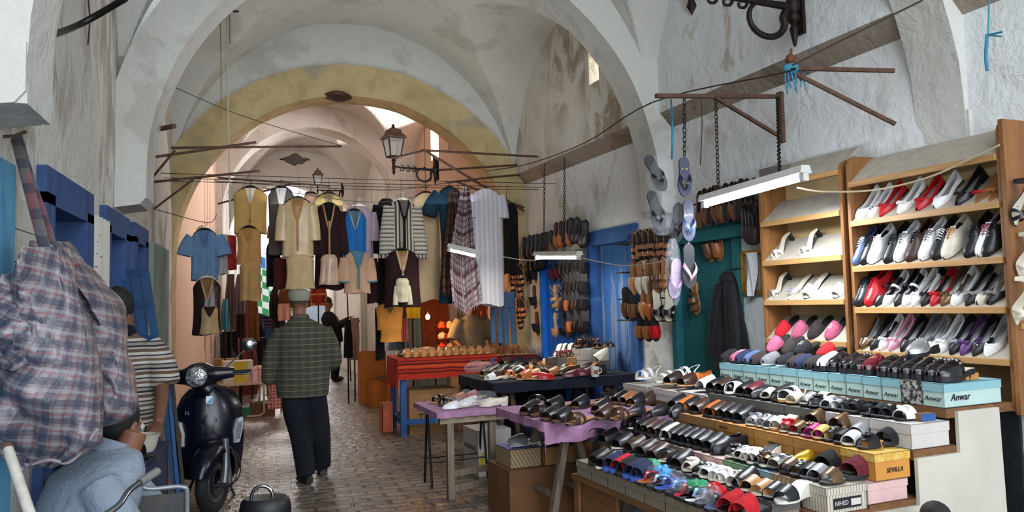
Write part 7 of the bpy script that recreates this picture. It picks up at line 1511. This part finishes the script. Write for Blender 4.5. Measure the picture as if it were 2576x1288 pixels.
m = MB(); m.tube([WM @ V(q) for q in ((.085, .03, .34), (.095, .02, .14), (.10, -.03, .0))], [.03, .028, .032], 12, 0, 3); m.tube([WM @ V(q) for q in ((.09, .05, .20), (.10, .07, -.02), (.06, .0, .0))], [.02, .026, .03], 12, 0, 3); m.tube([WM @ V(q) for q in ((.10, .02, .0), (.0, 0, 0))], .025, 10); m.build('fork', SILP, o)
m = MB(); m.tube([WM @ V(q) for q in ((.06, .10, .30), (.17, .10, .16), (.19, .04, .03), (.10, .0, -.04))], .005, 8, 0, 6); m.tube([WM @ V(q) for q in ((.06, .12, .28), (.14, .12, .14), (.15, .06, .0), (.08, .02, -.06))], .005, 8, 0, 6); m.build('brake_hose', BLACKM, o)
# handlebar, headlight, mirrors
HM = Matrix.Translation((-.08, .02, 1.06)) @ Matrix.Rotation(-.16, 4, 'Z') @ Matrix.Rotation(-.06, 4, 'Y')
m = MB(); m.ell((0, .05, .02), (.135, .12, .105), 20, 14, 0, HM); m.tube([(-.10, .05, .02), (-.20, .06, .02), (-.27, .07, .015)], [.07, .05, .04], 14, 0, 3, 1, None, HM); m.tube([(.10, .05, .02), (.20, .06, .02), (.27, .07, .015)], [.07, .05, .04], 14, 0, 3, 1, None, HM)
m.tube([HM @ V((0, .05, -.05)), V((0, .08, .95))], [.07, .085], 14); fuse(m.build('headset', PAINT, o), .011, 3)
m = MB(); m.lathe([(.0, 0), (.086, 0), (.09, .012), (.084, .03), (.08, .03), (.078, .02)], 30, 0, HM @ Matrix.Translation((0, -.055, .02)) @ Matrix.Rotation(pi / 2, 4, 'X')); hl = m.build('headlight_rim', CHROME, o)
GL = NT('headlight_glass'); _c = GL.coord('Object'); GL.bump(GL.noise(_c, 38, 2), .6, .02); GLASSH = GL.done(GL.ramp(GL.noise(_c, 30, 3), [(.35, '#5a5a58'), (.6, '#c9ccd0')]), .06, .55, .9)
m = MB(); m.rings([[(r_ * cos(2 * pi * q / 28), r_ * sin(2 * pi * q / 28), z) for q in range(28)] for r_, z in ((.080, .022), (.06, .036), (.03, .045), (.004, .048))], 0, True, True, HM @ Matrix.Translation((0, -.055, .02)) @ Matrix.Rotation(pi / 2, 4, 'X')); m.build('headlight_lens', GLASSH, hl)
for sg in (-1, 1):
    m = MB(); m.tube([(sg * .26, .07, .015), (sg * .40, .085, .012)], [.019, .017], 12, 0, 0, 1, None, HM); m.build('grip', RUBB, o)
    m = MB(); m.tube([(sg * .24, .035, .01), (sg * .33, .02, .0), (sg * .42, .03, .002)], [.008, .007, .006], 8, 0, 3, 1, None, HM); m.build('brake_lever', SILP, o)
    m = MB(); m.tube([(sg * .20, .06, .05), (sg * .235, .05, .09), (sg * .36, .04, .19)] if sg > 0 else [(-.20, .06, .05), (-.23, .05, .08), (-.33, .05, .16)], .006, 8, 0, 3, 1, None, HM); st = m.build('mirror_stalk', SILP, o)
    m = MB(); c = HM @ V((.40, .04, .235) if sg > 0 else (-.345, .05, .20)); m.ell((0, 0, 0), (.060, .028, .055) if sg > 0 else (.03, .045, .045), 18, 12, 0, Matrix.Translation(c)); m.build('mirror', CHROME, st)
# body behind
m = MB(); m.ell((0, .95, .52), (.21, .42, .24), 24, 16); m.build('rear_body', PAINT, o); m = MB(); m.ell((0, .80, .80), (.14, .40, .07), 20, 10); m.build('seat', RUBB, o); m = MB(); m.box((0, .42, .27), (.36, .46, .06)); m.build('footboard', PAINT, o, bev=.01)
m = MB(); n = 36; rs = []
for i in range(n + 1):
    a = 2 * pi * i / n; rs.append([V((.05 * cos(t), 1.12 + (.19 + .05 * sin(t)) * cos(a), .24 + (.19 + .05 * sin(t)) * sin(a))) for t in [2 * pi * k / 12 for k in range(12)]])
m.rings(rs, 0, True, False); m.build('wheel', RUBB, o); m = MB(); m.lathe([(.0, -.04), (.15, -.03), (.15, .03), (0, .04)], 24, 0, Matrix.Translation((0, 1.12, .24)) @ Matrix.Rotation(pi / 2, 4, 'Y')); m.build('hub', SILP, o)
m = MB(); m.tube([(-.10, .55, .22), (-.2, .5, .0)], .012, 8); m.tube([(.10, .55, .22), (.2, .5, .0)], .012, 8); m.build('centre_stand', BLACKM, o)
# bicycle rack bits behind the scooter, bench with boxes by the pink wall
BP = mat('#bda183', .6, .2, .15, 12); 
o = thing('low_bench', 'low pale metal bench with boxes on it, by the pink wall behind the scooter', 'bench', (-.25, 12.3, 0), .15)
m = MB(); m.box((0, 0, .50), (1.0, .5, .03)); m.build('top', BP, o, False)
for x in (-.45, .12, .45):
    m = MB(); m.tube([(x, -.24, .49), (x, -.24, .06), (x - .06, -.24, .02), (x - .25, -.24, .02)] if x < .4 else [(x, -.24, .49), (x + .03, -.24, 0)], .016, 8); m.build('leg', BP, o); m = MB(); m.tube([(x, .24, .49), (x, .24, 0)], .016, 8); m.build('leg', BP, o)
for z in (.2, .32): m = MB(); m.tube([(.12, -.24, z), (.45, -.24, z)], .012, 8); m.build('rail', BP, o)
for lbl, px, py, d, mt, rz, nm in (('white and yellow carton on the low pale bench', 598, 955, (.42, .3, .32), mat('#cfc6b4', .7), .1, 'carton'), ('plain brown box behind the yellow carton', 570, 905, (.36, .3, .22), KRAFT, 0, 'carton'), ('bundle wrapped in pink and white checked cloth on the low bench', 650, 945, (.34, .3, .26), plaid('pink_check', '#c9a8a0', [(0, .3, .5, .4, '#a8404a', .6), (1, .3, .5, .4, '#a8404a', .6)]), .2, 'bundle'), ('green crate under the low pale bench', 617, 975, (.30, .26, .14), mat('#1f5a2c', .6), .1, 'crate'), ('brown wooden box beside the green crate', 660, 975, (.34, .26, .2), mat('#5c3a22', .8), .1, 'crate')):
    z0 = {'carton': .517, 'bundle': .517, 'crate': .0}[nm]; q = onY(px, py, 12.25)
    if 'plain' in lbl: q = onY(px, py, 12.8); z0 = .62
    o = thing(nm, lbl, 'box' if nm != 'bundle' else 'bundle', (q.x, q.y, z0), rz); m = MB()
    if nm == 'bundle':
        m.grid(14, 14, lambda i, j: ((i - .5) * .36, (j - .5) * .3, .24 * (sin(pi * i) * sin(pi * j)) ** .3 + .02 * noise.noise(V((i * 5, j * 5, 2)))), th=.004); m.build('cloth', mt, o)
    else:
        m.box((0, 0, d[2] / 2), d); m.build('body', mt, o, False); m = MB(); m.box((0, 0, d[2] + .003), (d[0], d[1], .006)); m.build('lid', mt, o, False)
        if 'yellow' in lbl: m = MB(); m.box((.03, -d[1] / 2 - .002, d[2] / 2), (.2, .002, d[2] * .96)); m.build('yellow_panel', YEL, o, False)
        if 'plain' in lbl: m = MB(); m.box((0, 0, -.31), (.34, .28, .61)); m.build('plinth', KRAFT, o, False)
o = thing('red_cloth', 'red fringed checked cloth trailing off the low bench\'s end', 'cloth', onY(690, 960, 12.1)); o.location.z = .52; m = MB(); m.grid(12, 14, lambda i, j: ((i - .5) * .2, .02 * sin(i * 9), -.42 * j), th=.003); m.build('cloth', plaid('red_check', '#b0403c', [(0, .25, .5, .4, '#d8b0a8', .6), (1, .12, .5, .4, '#d8b0a8', .6)]), o)
# goods in the shops along the far left
for i, (x0, y0, x1, y1, Y, cc, lb) in enumerate(((540, 835, 572, 910, 13.3, '#16110f', 'black cabinet at the edge of the pink wall'), (560, 880, 640, 965, 15.5, '#2a1712', 'dark counter of the far left shop'), (572, 845, 640, 885, 15.3, '#5a1f1a', 'dark red leather goods piled on the far counter'), (590, 800, 630, 850, 15.8, '#c2602a', 'orange lit goods above the far counter'), (640, 850, 662, 905, 18, '#1d1713', 'dark box beside the far people'), (690, 800, 708, 880, 17.5, '#241a16', 'dark stall post goods beside the pink poster'))):
    a = onY(x0, y0, Y); b = onY(x1, y1, Y); a.x = max(a.x, -.72); b.x = max(b.x, a.x + .12); z0 = 0; o = thing('shop_goods', lb, 'goods', ((a.x + b.x) / 2, Y, 0)); m = MB(); W_ = b.x - a.x; m.grid(10, 10, lambda i_, j_: ((i_ - .5) * W_, .04 * sin(9 * i_ + 3 * j_), a.z * j_), th=.12); m.build('body', mat(cc, .7, 0, .5, 7, .4, 12), o)
# ================================================================ rods, wires, lamps
def rod(name, lbl, pts, r, m=RUST, cat='rod', group=None, k=0, n=8, origin=None):
    P = [V(p) for p in pts]; o = thing(name, lbl, cat, P[0], 0, group); mb = MB(); mb.tube([p - P[0] for p in P], r, n, 0, k); mb.build('bar' if cat == 'rod' else 'strand', m, o); return o
Y9 = 9.35
LW = lambda px, py, X=-1.14: onX(px, py, X)
def wallrod(lbl, wl, tip, r=.014): rod('iron_rod', lbl, [wl, tip], r, RUST, 'rod', 'iron rods reaching into the street')
wallrod('short iron stub sticking out of the left wall under the big arch', LW(336, 338), onY(438, 317, 6.75), .022)
wallrod('iron rod from the left wall, upper pair', LW(368, 398), onY(644, 358, 8.2)); rod('iron_rod', 'iron rod along the street above the garments, upper', [onY(432, 372, 8.0), onY(858, 368, 10.0)], .013, RUST, 'rod', 'iron rods reaching into the street')
rod('iron_rod', 'brace under the upper left rod', [LW(370, 463), onY(440, 378, 7.9)], .012, RUST, 'rod', 'iron rods reaching into the street')
wallrod('iron rod from the left wall, lower pair', LW(384, 458), onY(652, 430, 9.0)); rod('iron_rod', 'brace under the lower left rod', [LW(388, 525), onY(488, 450, 8.4)], .012, RUST, 'rod', 'iron rods reaching into the street')
rod('iron_rod', 'thin rod carrying the mustard and grey blouses', [onY(548, 447, 9.3), onY(830, 468, 9.4)], .011, RUST, 'rod', 'iron rods reaching into the street'); rod('iron_rod', 'slanting rod behind the mustard blouse', [onY(548, 513, 9.6), onY(735, 462, 9.5)], .011, RUST, 'rod', 'iron rods reaching into the street')
PR = lambda px, py: onu(px, py, 4.14)
rod('iron_rod', 'long slanting brace from the ochre pier up to the shawls\' rod end', [PR(1318, 530), onY(1070, 380, 8.6)], .016, RUST, 'rod', 'iron rods reaching into the street')
rod('iron_rod', 'level rod across the mouth of the ochre arch, right part', [PR(1352, 394), onY(1060, 378, 8.6)], .014, RUST, 'rod', 'iron rods reaching into the street')
rod('iron_rod', 'short rod from the lantern to the level rod', [onY(985, 398, 8.3), onY(1070, 378, 8.6)], .012, RUST, 'rod', 'iron rods reaching into the street')
rod('iron_rod', 'rod carrying the shawls and the white robe', [onY(1122, 460, 9.0), onY(1245, 445, 9.3), PR(1306, 440)], .014, RUST, 'rod', 'iron rods reaching into the street'); rod('iron_rod', 'slanting brace above the white robe', [onY(1150, 458, 9.05), PR(1318, 522)], .014, RUST, 'rod', 'iron rods reaching into the street')
WIREG = 'wires strung across the street'
WIRE = mat('#3a332d', .7, .3, .2)
def wire(lbl, pts, r=.004, m=WIRE, k=6, nm='wire'): rod(nm, lbl, pts, r, m, 'wire', WIREG, k, 6)
wire('wire holding the garments from the left rods to the pier', [onY(540, 455, 9.3), onY(760, 470, 9.35), onY(960, 478, 9.2), onY(1030, 474, 9.1), onY(1125, 460, 9.0)], .005)
wire('second garment wire, lower, over the blue tunic', [onY(660, 472, 9.4), onY(860, 503, 9.3), onY(960, 508, 9.25), onY(1050, 495, 9.2)], .004)
wire('thin wire from the vault down to the upper rod', [onY(418, 210, 8.5), onY(600, 288, 9.2), onY(800, 350, 9.8), onY(858, 366, 10.0)], .004)
wire('wire from the left pier to the blue tunic', [LW(386, 525, -1.1), onY(520, 560, 9.3), onY(545, 540, 9.3)], .004)
wire('long wire along the shop wall from the rod to the bracket tip', [onY(1225, 430, 9.3), PR(1330, 412), onu(1470, 360, 3.9), onu(1640, 258, 3.5), onu(1960, 185, 3.42), onu(1990, 172, 3.4)], .006); wire('wire rising from the bracket tip to the front arch', [onu(1992, 165, 3.4), onu(2130, 95, 3.6), onu(2322, 0, 3.9)], .006)
wire('pale lamp flex from the garment lamp to the far shop lamp', [onY(1206, 634, 8.1), onu(1300, 652, 3.6), onu(1348, 655, 3.62)], .006, BOXW); wire('pale lamp flex from the far shop lamp to the flip-flop bunch', [onu(1458, 648, 3.62), onu(1560, 668, 3.5), ond(1640, 662, 5.9), ond(1690, 650, 5.32)], .006, BOXW)
wire('pale lamp flex looping from the near lamp along the wide shelf', [onu(2005, 472, 3.35), onu(2070, 482, 3.5), onu(2200, 478, 3.9), onu(2330, 448, 3.95), onu(2440, 400, 3.96), onu(2514, 365, 3.96)], .006, mat('#b5a98e', .6))
rod('cable', 'thick black cable sagging from the left wall up to the vault', [onX(50, 93, -1.1), onX(110, 93, -.95), ond(200, 62, 3.9), ond(316, -4, 3.9)], .017, BLACKM, 'wire', None, 6, 10)
rod('wire', 'thin knotted wire dangling on the left wall', [onX(222, 0, -1.1), onX(226, 50, -1.1), onX(221, 112, -1.1)], .005, WIRE, 'wire', None, 4, 6)
for px, yb, m_, r_, lb in ((556, 300, mat('#8a7a4a', .8), .006, 'yellowish cord hanging from the vault, left one'), (578, 110, mat('#8a7a4a', .8), .008, 'short yellowish cord hanging from the vault, right one'), (574, 560, mat('#b5b0a4', .8), .009, 'long white cord hanging from the vault down to the garments')):
    rod('cord', lb, [onY(px - 4, -30, 9.0), onY(px, yb * .5, 9.0), onY(px + 6 * (yb > 400), yb, 9.0)], r_, m_, 'wire', 'cords hanging from the vault', 4, 6)
o = thing('hook', 'black hook knotted on the hanging cords', 'hook', onY(578, 28, 8.98)); m = MB(); m.tube([(-.10, 0, -.09), (-.03, 0, .02), (.06, 0, .0), (.10, 0, .02)], .012, 8, 0, 3); m.build('hook', BLACKM, o)
BLUEC = mat('#2f7f9a', .8)
o = thing('cord', 'blue and green knotted twine dangling at the upper right corner', 'wire', onu(2488, 0, 4.05)); m = MB(); a = V(o.location)
m.tube([onu(2488, -20, 4.05) - a, onu(2486, 85, 4.05) - a], .004, 6); m.tube([onu(2484, 85, 4.04) - a, onu(2480, 140, 4.04) - a, onu(2484, 178, 4.04) - a], .009, 8, 0, 3); m.tube([onu(2486, 88, 4.04) - a, onu(2522, 80, 4.04) - a], .006, 6); m.tube([onu(2486, 88, 4.04) - a, onu(2520, 92, 4.04) - a], .005, 6); m.build('strand', BLUEC, o)
rod('cord', 'blue twine holding the flip-flop bunch', [onu(1688, 250, 3.55), ond(1692, 330, 5.35), ond(1690, 400, 5.38)], .008, BLUEC, 'wire', None, 4, 6)
# wall brackets above the shops
pb = onu(1972, 292, 4.13); vb = pb.dot(EV)
o = thing('iron_bracket', 'rusty iron wall bracket with a plate, carrying the near lamp\'s chains', 'bracket', R(4.12, vb, 3.1), TH)
zt, zb = onu(1972, 228, 4.1).z, onu(1972, 358, 4.1).z; za = onu(1970, 240, 4.1).z; a = V(o.location); tipz = onu(1648, 240, 3.05).z
IR = Matrix.Rotation(-TH, 3, 'Z'); L = lambda p: tuple(IR @ (V(p) - a))
m = MB(); m.bar(L(R(4.10, vb, zb)), L(R(4.10, vb, zt)), .05, .03, 0, (1, 0, 0)); m.build('plate', RUST, o, False)
tip = ond(1650, 241, 5.3); m = MB(); m.bar(L(R(4.10, vb, za)), L(tip), .028, .028); m.build('arm', RUST, o, False); m = MB(); q = V(R(4.10, vb, za)).lerp(tip, .56); m.bar(L(R(4.10, vb, zb + .04)), L(q), .024, .024); m.build('brace', RUST, o, False)
ARM0, ARM1 = R(4.10, vb, za), tip
o = thing('iron_bracket', 'iron bracket fixed higher beside the front arch, blue twine tied at its tip', 'bracket', onu(2250, 178, 4.1)); a = V(o.location); tp = ond(1992, 172, 4.9)
m = MB(); m.tube([(0, 0, 0), tp - a], .016, 8); m.build('arm', RUST, o); m = MB(); m.tube([onu(2252, 312, 4.1) - a, tp - a + V((.02, 0, -.03))], .016, 8); m.build('brace', RUST, o)
m = MB()
for q in range(9): e = V((random.uniform(-.06, .08), random.uniform(-.04, .04), -random.uniform(.06, .2))); m.tube([tp - a + V((.02 * q - .05, 0, 0)), tp - a + e * .5 + V((.02 * q - .06, 0, .01)), tp - a + e + V((.02 * q - .05, 0, 0))], .005, 6, 0, 3)
m.ell(tp - a, (.06, .035, .035), 10, 8); m.build('knotted_twine', BLUEC, o); m = MB(); m.ell(tp - a + V((-.01, 0, .06)), (.03, .03, .035), 10, 8); m.tube([tp - a, tp - a + V((0, 0, .13))], .008, 6); m.build('tip_knob', mat('#6a3a22', .7, .3), o)
def chain(lbl, p0, p1, link_=.042, r=.0035, group='lamp chains'):
    p0, p1 = V(p0), V(p1); o = thing('chain', lbl, 'chain', p0, 0, group); d = p1 - p0; n = max(2, int(d.length / (link_ * .78))); m = MB(); t = d.normalized()
    s1 = t.cross(V((0, 1, .1))).normalized(); s2 = t.cross(s1)
    for k in range(n):
        c = d * ((k + .5) / n); s_ = s1 if k % 2 else s2; m.tube([c + t * (link_ * .5 * cos(2 * pi * q / 10)) + s_ * (link_ * .28 * sin(2 * pi * q / 10)) for q in range(11)], r, 5)
    m.build('links', IRON, o)
TUBE = glow('#eaf2ff', 38.0); TUBE2 = glow('#fff6e0', 26.0); HOUS = mat('#c9c9c2', .5, 0, .06, 10)
def striplight(lbl, p0, p1, tubem, down=(0, 0, -1)):
    p0, p1 = V(p0), V(p1); c = (p0 + p1) / 2; L_ = (p1 - p0).length; x = (p1 - p0).normalized(); z = V((0, 0, 1)); z = (z - x * z.dot(x)).normalized(); y = z.cross(x)
    o = thing('strip_light', lbl, 'lamp', c, 0, None); o.matrix_world = Matrix.Translation(c) @ Matrix((x, y, z)).transposed().to_4x4()
    m = MB(); m.rings([[(sx * L_ / 2, yy, zz) for yy, zz in ((-.045, 0), (-.03, .045), (.03, .045), (.045, 0))] for sx in (-1, 1)]); m.build('housing', HOUS, o, False)
    m = MB(); m.tube([(-L_ / 2 + .04, 0, -.026), (L_ / 2 - .04, 0, -.026)], .017, 14); m.build('tube', tubem, o)
    for sx in (-1, 1): m = MB(); m.box((sx * (L_ / 2 - .02), 0, -.022), (.035, .04, .05)); m.build('end_cap', HOUS, o, False)
    return o
NA, NB = onu(1768, 508, 3.30), onu(2028, 434, 3.30)
striplight('near fluorescent strip light hung on chains before the shelves', NA, NB, TUBE)
A_ = lambda px: min((ARM0.lerp(ARM1, k / 200) for k in range(201)), key=lambda p: abs(px_of(p) - px))
rod('wire', 'thin wire dangling from the bracket arm', [A_(1763), ond(1766, 320, 5.28), ond(1762, 415, 5.28)], .004, WIRE, 'wire', None, 3, 6)
chain('chain from the bracket arm to the near lamp\'s far end', A_(1800), NA.lerp(NB, .18) + V((0, 0, .045))); chain('chain from the bracket arm to the near lamp\'s shelf end', V(A_(1955)), NA.lerp(NB, .78) + V((0, 0, .045)))
chain('short chain from the bracket arm to the flip-flop bunch', A_(1722), ond(1722, 392, 5.3))
FA, FB_ = onu(1348, 643, 3.62), onu(1458, 642, 3.62); striplight('far fluorescent strip light before the bright blue boards', FA, FB_, TUBE2)
GA, GB = onY(1128, 622, 8.3), onY(1206, 640, 8.1); striplight('small fluorescent strip light hanging before the white robe', GA, GB, TUBE2)
chain('chain to the far strip light\'s walkway end', onu(1370, 412, 3.85), FA.lerp(FB_, .2) + V((0, 0, .05))); chain('chain to the far strip light\'s door end', onu(1420, 396, 3.75), FA.lerp(FB_, .68) + V((0, 0, .05))); chain('chain to the garment strip light', onY(1178, 470, 8.25), GA.lerp(GB, .72) + V((0, 0, .05)))
for p, c_, e_ in (((FA + FB_) / 2, (1, .96, .88), 16), ((GA + GB) / 2, (1, .96, .88), 9)): area('strip_light_glow', p - V((0, 0, .07)), p - V((0, 0, 1)), .5, .05, e_, c_)
area('near_strip_glow', (NA + NB) / 2 - V((0, 0, .07)), (NA + NB) / 2 - V((0, 0, 1)), .9, .05, 42, (.86, .93, 1.0))
# bare bulb in the stall
pb_ = onY(1076, 797, 10.7); o = thing('light_bulb', 'bare glowing bulb hanging in the stall behind the red table', 'lamp', pb_); m = MB(); m.ell((0, 0, 0), (.032, .032, .04), 16, 12); m.build('glass', glow('#ffb45a', 160.0), o); m = MB(); m.lathe([(.014, .035), (.016, .075), (.0, .08)], 12); m.build('socket', BLACKM, o); m = MB(); m.tube([(0, 0, .08), (0, 0, 4.98 - pb_.z)], .004, 6); m.build('flex', BLACKM, o)
pl = bpy.data.lights.new('bulb_glow', 'POINT'); pl.energy = 17; pl.color = (1.0, .50, .18); pl.shadow_soft_size = .05; q = bpy.data.objects.new('bulb_glow', pl); COL.objects.link(q); q.location = pb_ - V((0, .06, 0))
# warm lit shops deep in the street
for x, y, z, e_ in ((-.2, 15.0, 1.5, 14), (.4, 19.0, 1.6, 10)):
    pl = bpy.data.lights.new('shop_lamp', 'POINT'); pl.energy = e_; pl.color = (1.0, .56, .28); pl.shadow_soft_size = .12; q = bpy.data.objects.new('shop_lamp', pl); COL.objects.link(q); q.location = (x, y, z)
# wrought iron lamp arms
def scroll(M_, s_=1.0):
    mb = MB(); sp = [((.42 - .13 * k / 12 * cos(k * .62)) , 0, (-.10 - .13 * (1 - k / 16) * sin(k * .62))) for k in range(13)]
    mb.tube([(0, 0, 0), (-.15, 0, 0), (-.45, 0, .0), (-.70, 0, .0), (-.86, 0, .02)], [.030, .026, .022, .02, .016], 10, 0, 3, 1, None, M_)
    pts = [(-.02, 0, -.02)] + [(-.20 + .15 * cos(a) * (1 - .25 * a / 6), 0, -.12 + .12 * sin(a) * (1 - .2 * a / 6)) for a in [.3 - .42 * k for k in range(13)]]
    mb.tube(pts, [.030 - .0012 * k for k in range(len(pts))], 8, 0, 3, 1, None, M_); e = pts[-1]; mb.ell(e, (.035, .03, .035), 10, 8, 0, M_)
    for k in range(3):
        x = -.42 - .13 * k; mb.tube([(x + .05, 0, -.005), (x + .02, 0, -.055), (x - .03, 0, -.06), (x - .035, 0, -.03)], [.014, .012, .010, .012], 8, 0, 3, 1, None, M_); mb.tube([(x + .03, 0, .01), (x + .01, 0, .05), (x - .03, 0, .05)], [.012, .010, .008], 8, 0, 3, 1, None, M_)
    return mb
def wall_post(M_):
    return MB().lathe([(.0, -.30), (.012, -.28), (.035, -.16), (.02, -.13), (.045, -.10), (.045, -.06), (.03, -.05), (.05, -.02), (.05, .06), (.03, .09), (.045, .12), (.03, .16), (.05, .26), (.02, .30), (.0, .33)], 16, 0, M_)
def lamp_arm(lbl, p, yaw, s_, lantern):
    o = thing('wrought_lamp', lbl, 'lamp', p, yaw); o.scale = (s_, s_, s_); I = Matrix.Identity(4)
    scroll(I).build('scroll_arm', IRON, o); wall_post(Matrix.Translation((.04, 0, 0))).build('wall_post', IRON, o); m = MB(); m.box((.09, 0, 0), (.03, .10, .40)); m.build('wall_plate', IRON, o)
    Lm = Matrix.Translation((-.86, 0, .02)); m = MB(); m.lathe([(.0, -.20), (.012, -.17), (.035, -.13), (.022, -.09), (.04, -.05), (.03, 0), (.03, .08), (.05, .10), (.03, .14), (.07, .18)], 16, 0, Lm); m.build('stem', IRON, o)
    if lantern:
        m = MB(); B_, T_ = .105, .16; z0, z1 = .20, .56
        for a, b in ((-1, -1), (1, -1), (1, 1), (-1, 1)): m.bar((-.86 + a * B_, b * B_, z0), (-.86 + a * T_, b * T_, z1), .02, .02, 0, (0, 1, 0))
        for z, q in ((z0, B_), (z1, T_)):
            for a in (-1, 1): m.bar((-.86 - q, a * q, z), (-.86 + q, a * q, z), .022, .022); m.bar((-.86 + a * q, -q, z), (-.86 + a * q, q, z), .022, .022)
        fr = m.build('lantern_frame', IRON, o, False)
        gm = NT('lantern_glass'); gm.b.inputs['Alpha'].default_value = .45; GLS = gm.done('#b9b4ac', .15, 0, .6)
        for a, ax in ((-1, 0), (1, 0), (-1, 1), (1, 1)):
            P = [(-.86 + a * B_, -B_, z0), (-.86 + a * B_, B_, z0), (-.86 + a * T_, T_, z1), (-.86 + a * T_, -T_, z1)] if ax == 0 else [(-.86 - B_, a * B_, z0), (-.86 + B_, a * B_, z0), (-.86 + T_, a * T_, z1), (-.86 - T_, a * T_, z1)]
            m = MB(); m.add(P, [(0, 1, 2, 3)]); m.build('glass_pane', GLS, fr, False)
        m = MB(); m.rings([[(-.86 + x * q, y * q, z) for x, y in ((-1, -1), (1, -1), (1, 1), (-1, 1))] for z, q in ((.56, .20), (.58, .20), (.66, .135), (.74, .11), (.755, .09))]); m.build('lantern_roof', mat('#6a4a3c', .6, .3, .2, 12), o, False)
        m = MB(); m.lathe([(.05, .75), (.06, .77), (.02, .80), (.035, .83), (.0, .86)], 14, 0, Matrix.Translation((-.86, 0, 0))); m.build('finial', IRON, o)
    return o
q = onY(1090, 428, 9.25); lamp_arm('wrought iron lantern arm, black, in front of the ochre arch', q, radians(14), .62, True)
m = MB(); 
o = rod('iron_rod', 'iron bar carrying the lantern arm from the pier', [q + V((.05, 0, 0)), PR(1300, 415)], .014, RUST, 'rod', 'iron rods reaching into the street')
q = onu(1990, 18, 4.0); lamp_arm('big black wrought iron lamp arm on the upper shop wall, cut by the picture\'s top', R(3.98, q.dot(EV), q.z), TH, 1.0, False)
q = onY(832, 458, 14.6); lamp_arm('small lantern farther down the street behind the yellow blouse', onY(858, 480, 14.6), 0, .5, True)
# round lamp shade on the crown of the ochre arch, dark patches of bare masonry
q = onY(848, 243, 10.2); o = thing('ceiling_lamp', 'round brown metal lamp shade under the crown of the ochre arch', 'lamp', q); m = MB(); m.lathe([(.0, .075), (.05, .07), (.13, .045), (.20, .0), (.19, -.02), (.12, -.05), (.05, -.065), (.0, -.068)], 28); m.build('shade', mat('#4a3428', .5, .4, .2), o); m = MB(); m.lathe([(.03, .05), (.03, .2), (.0, .21)], 12); m.build('stem', IRON, o)
def patch(lbl, fn, seed, r, m, n=40):
    o = fn; return o
def blot(name, c, ux, uy, pts, m):
    mb = MB(); P = [V(c) + V(ux) * x + V(uy) * y for x, y in pts]; nrm = V(ux).cross(V(uy)).normalized(); mb.rings([P, [p + nrm * .006 for p in P]]); return struct(mb, name, m)
rndp = lambda s, rx, ry, n=22: [(rx * cos(2 * pi * k / n) * (1 + .35 * noise.noise(V((k * .6, s, 0)))), ry * sin(2 * pi * k / n) * (1 + .35 * noise.noise(V((k * .6, 0, s))))) for k in range(n)]
SCRAPE = mat('#6a584c', .9, 0, .25, 10, .4, 30)
q = onY(480, 620, 11.2); lx = -1.25 + .39 * (11.2 - 10.5) / 2.9; t_ = V((.39, 2.9, 0)).normalized(); q = CAM + ray(483, 612) * ((lx + .03) / ray(483, 612).x)
blot('trim_scrape', V((lx + .012 + (q.y - 11.2) * .134, q.y, q.z)), t_ * -1, (0, 0, 1), rndp(3.0, .42, .26), SCRAPE)
# overhead counterweight and the brown paper pieces of plaster: dark broken mortar on the second arch
o = thing('torn_cloth', 'dark torn cloth caught on the far vault above the garments', 'cloth', onY(742, 402, 13.3)); m = MB(); m.grid(14, 6, lambda i, j: ((i - .5) * .5, -.02, (j - .5) * .22 * (1 - abs(2 * i - 1)) + .04 * noise.noise(V((i * 6, j * 4, 3)))), th=.02); m.build('cloth', mat('#3a3530', .9), o)
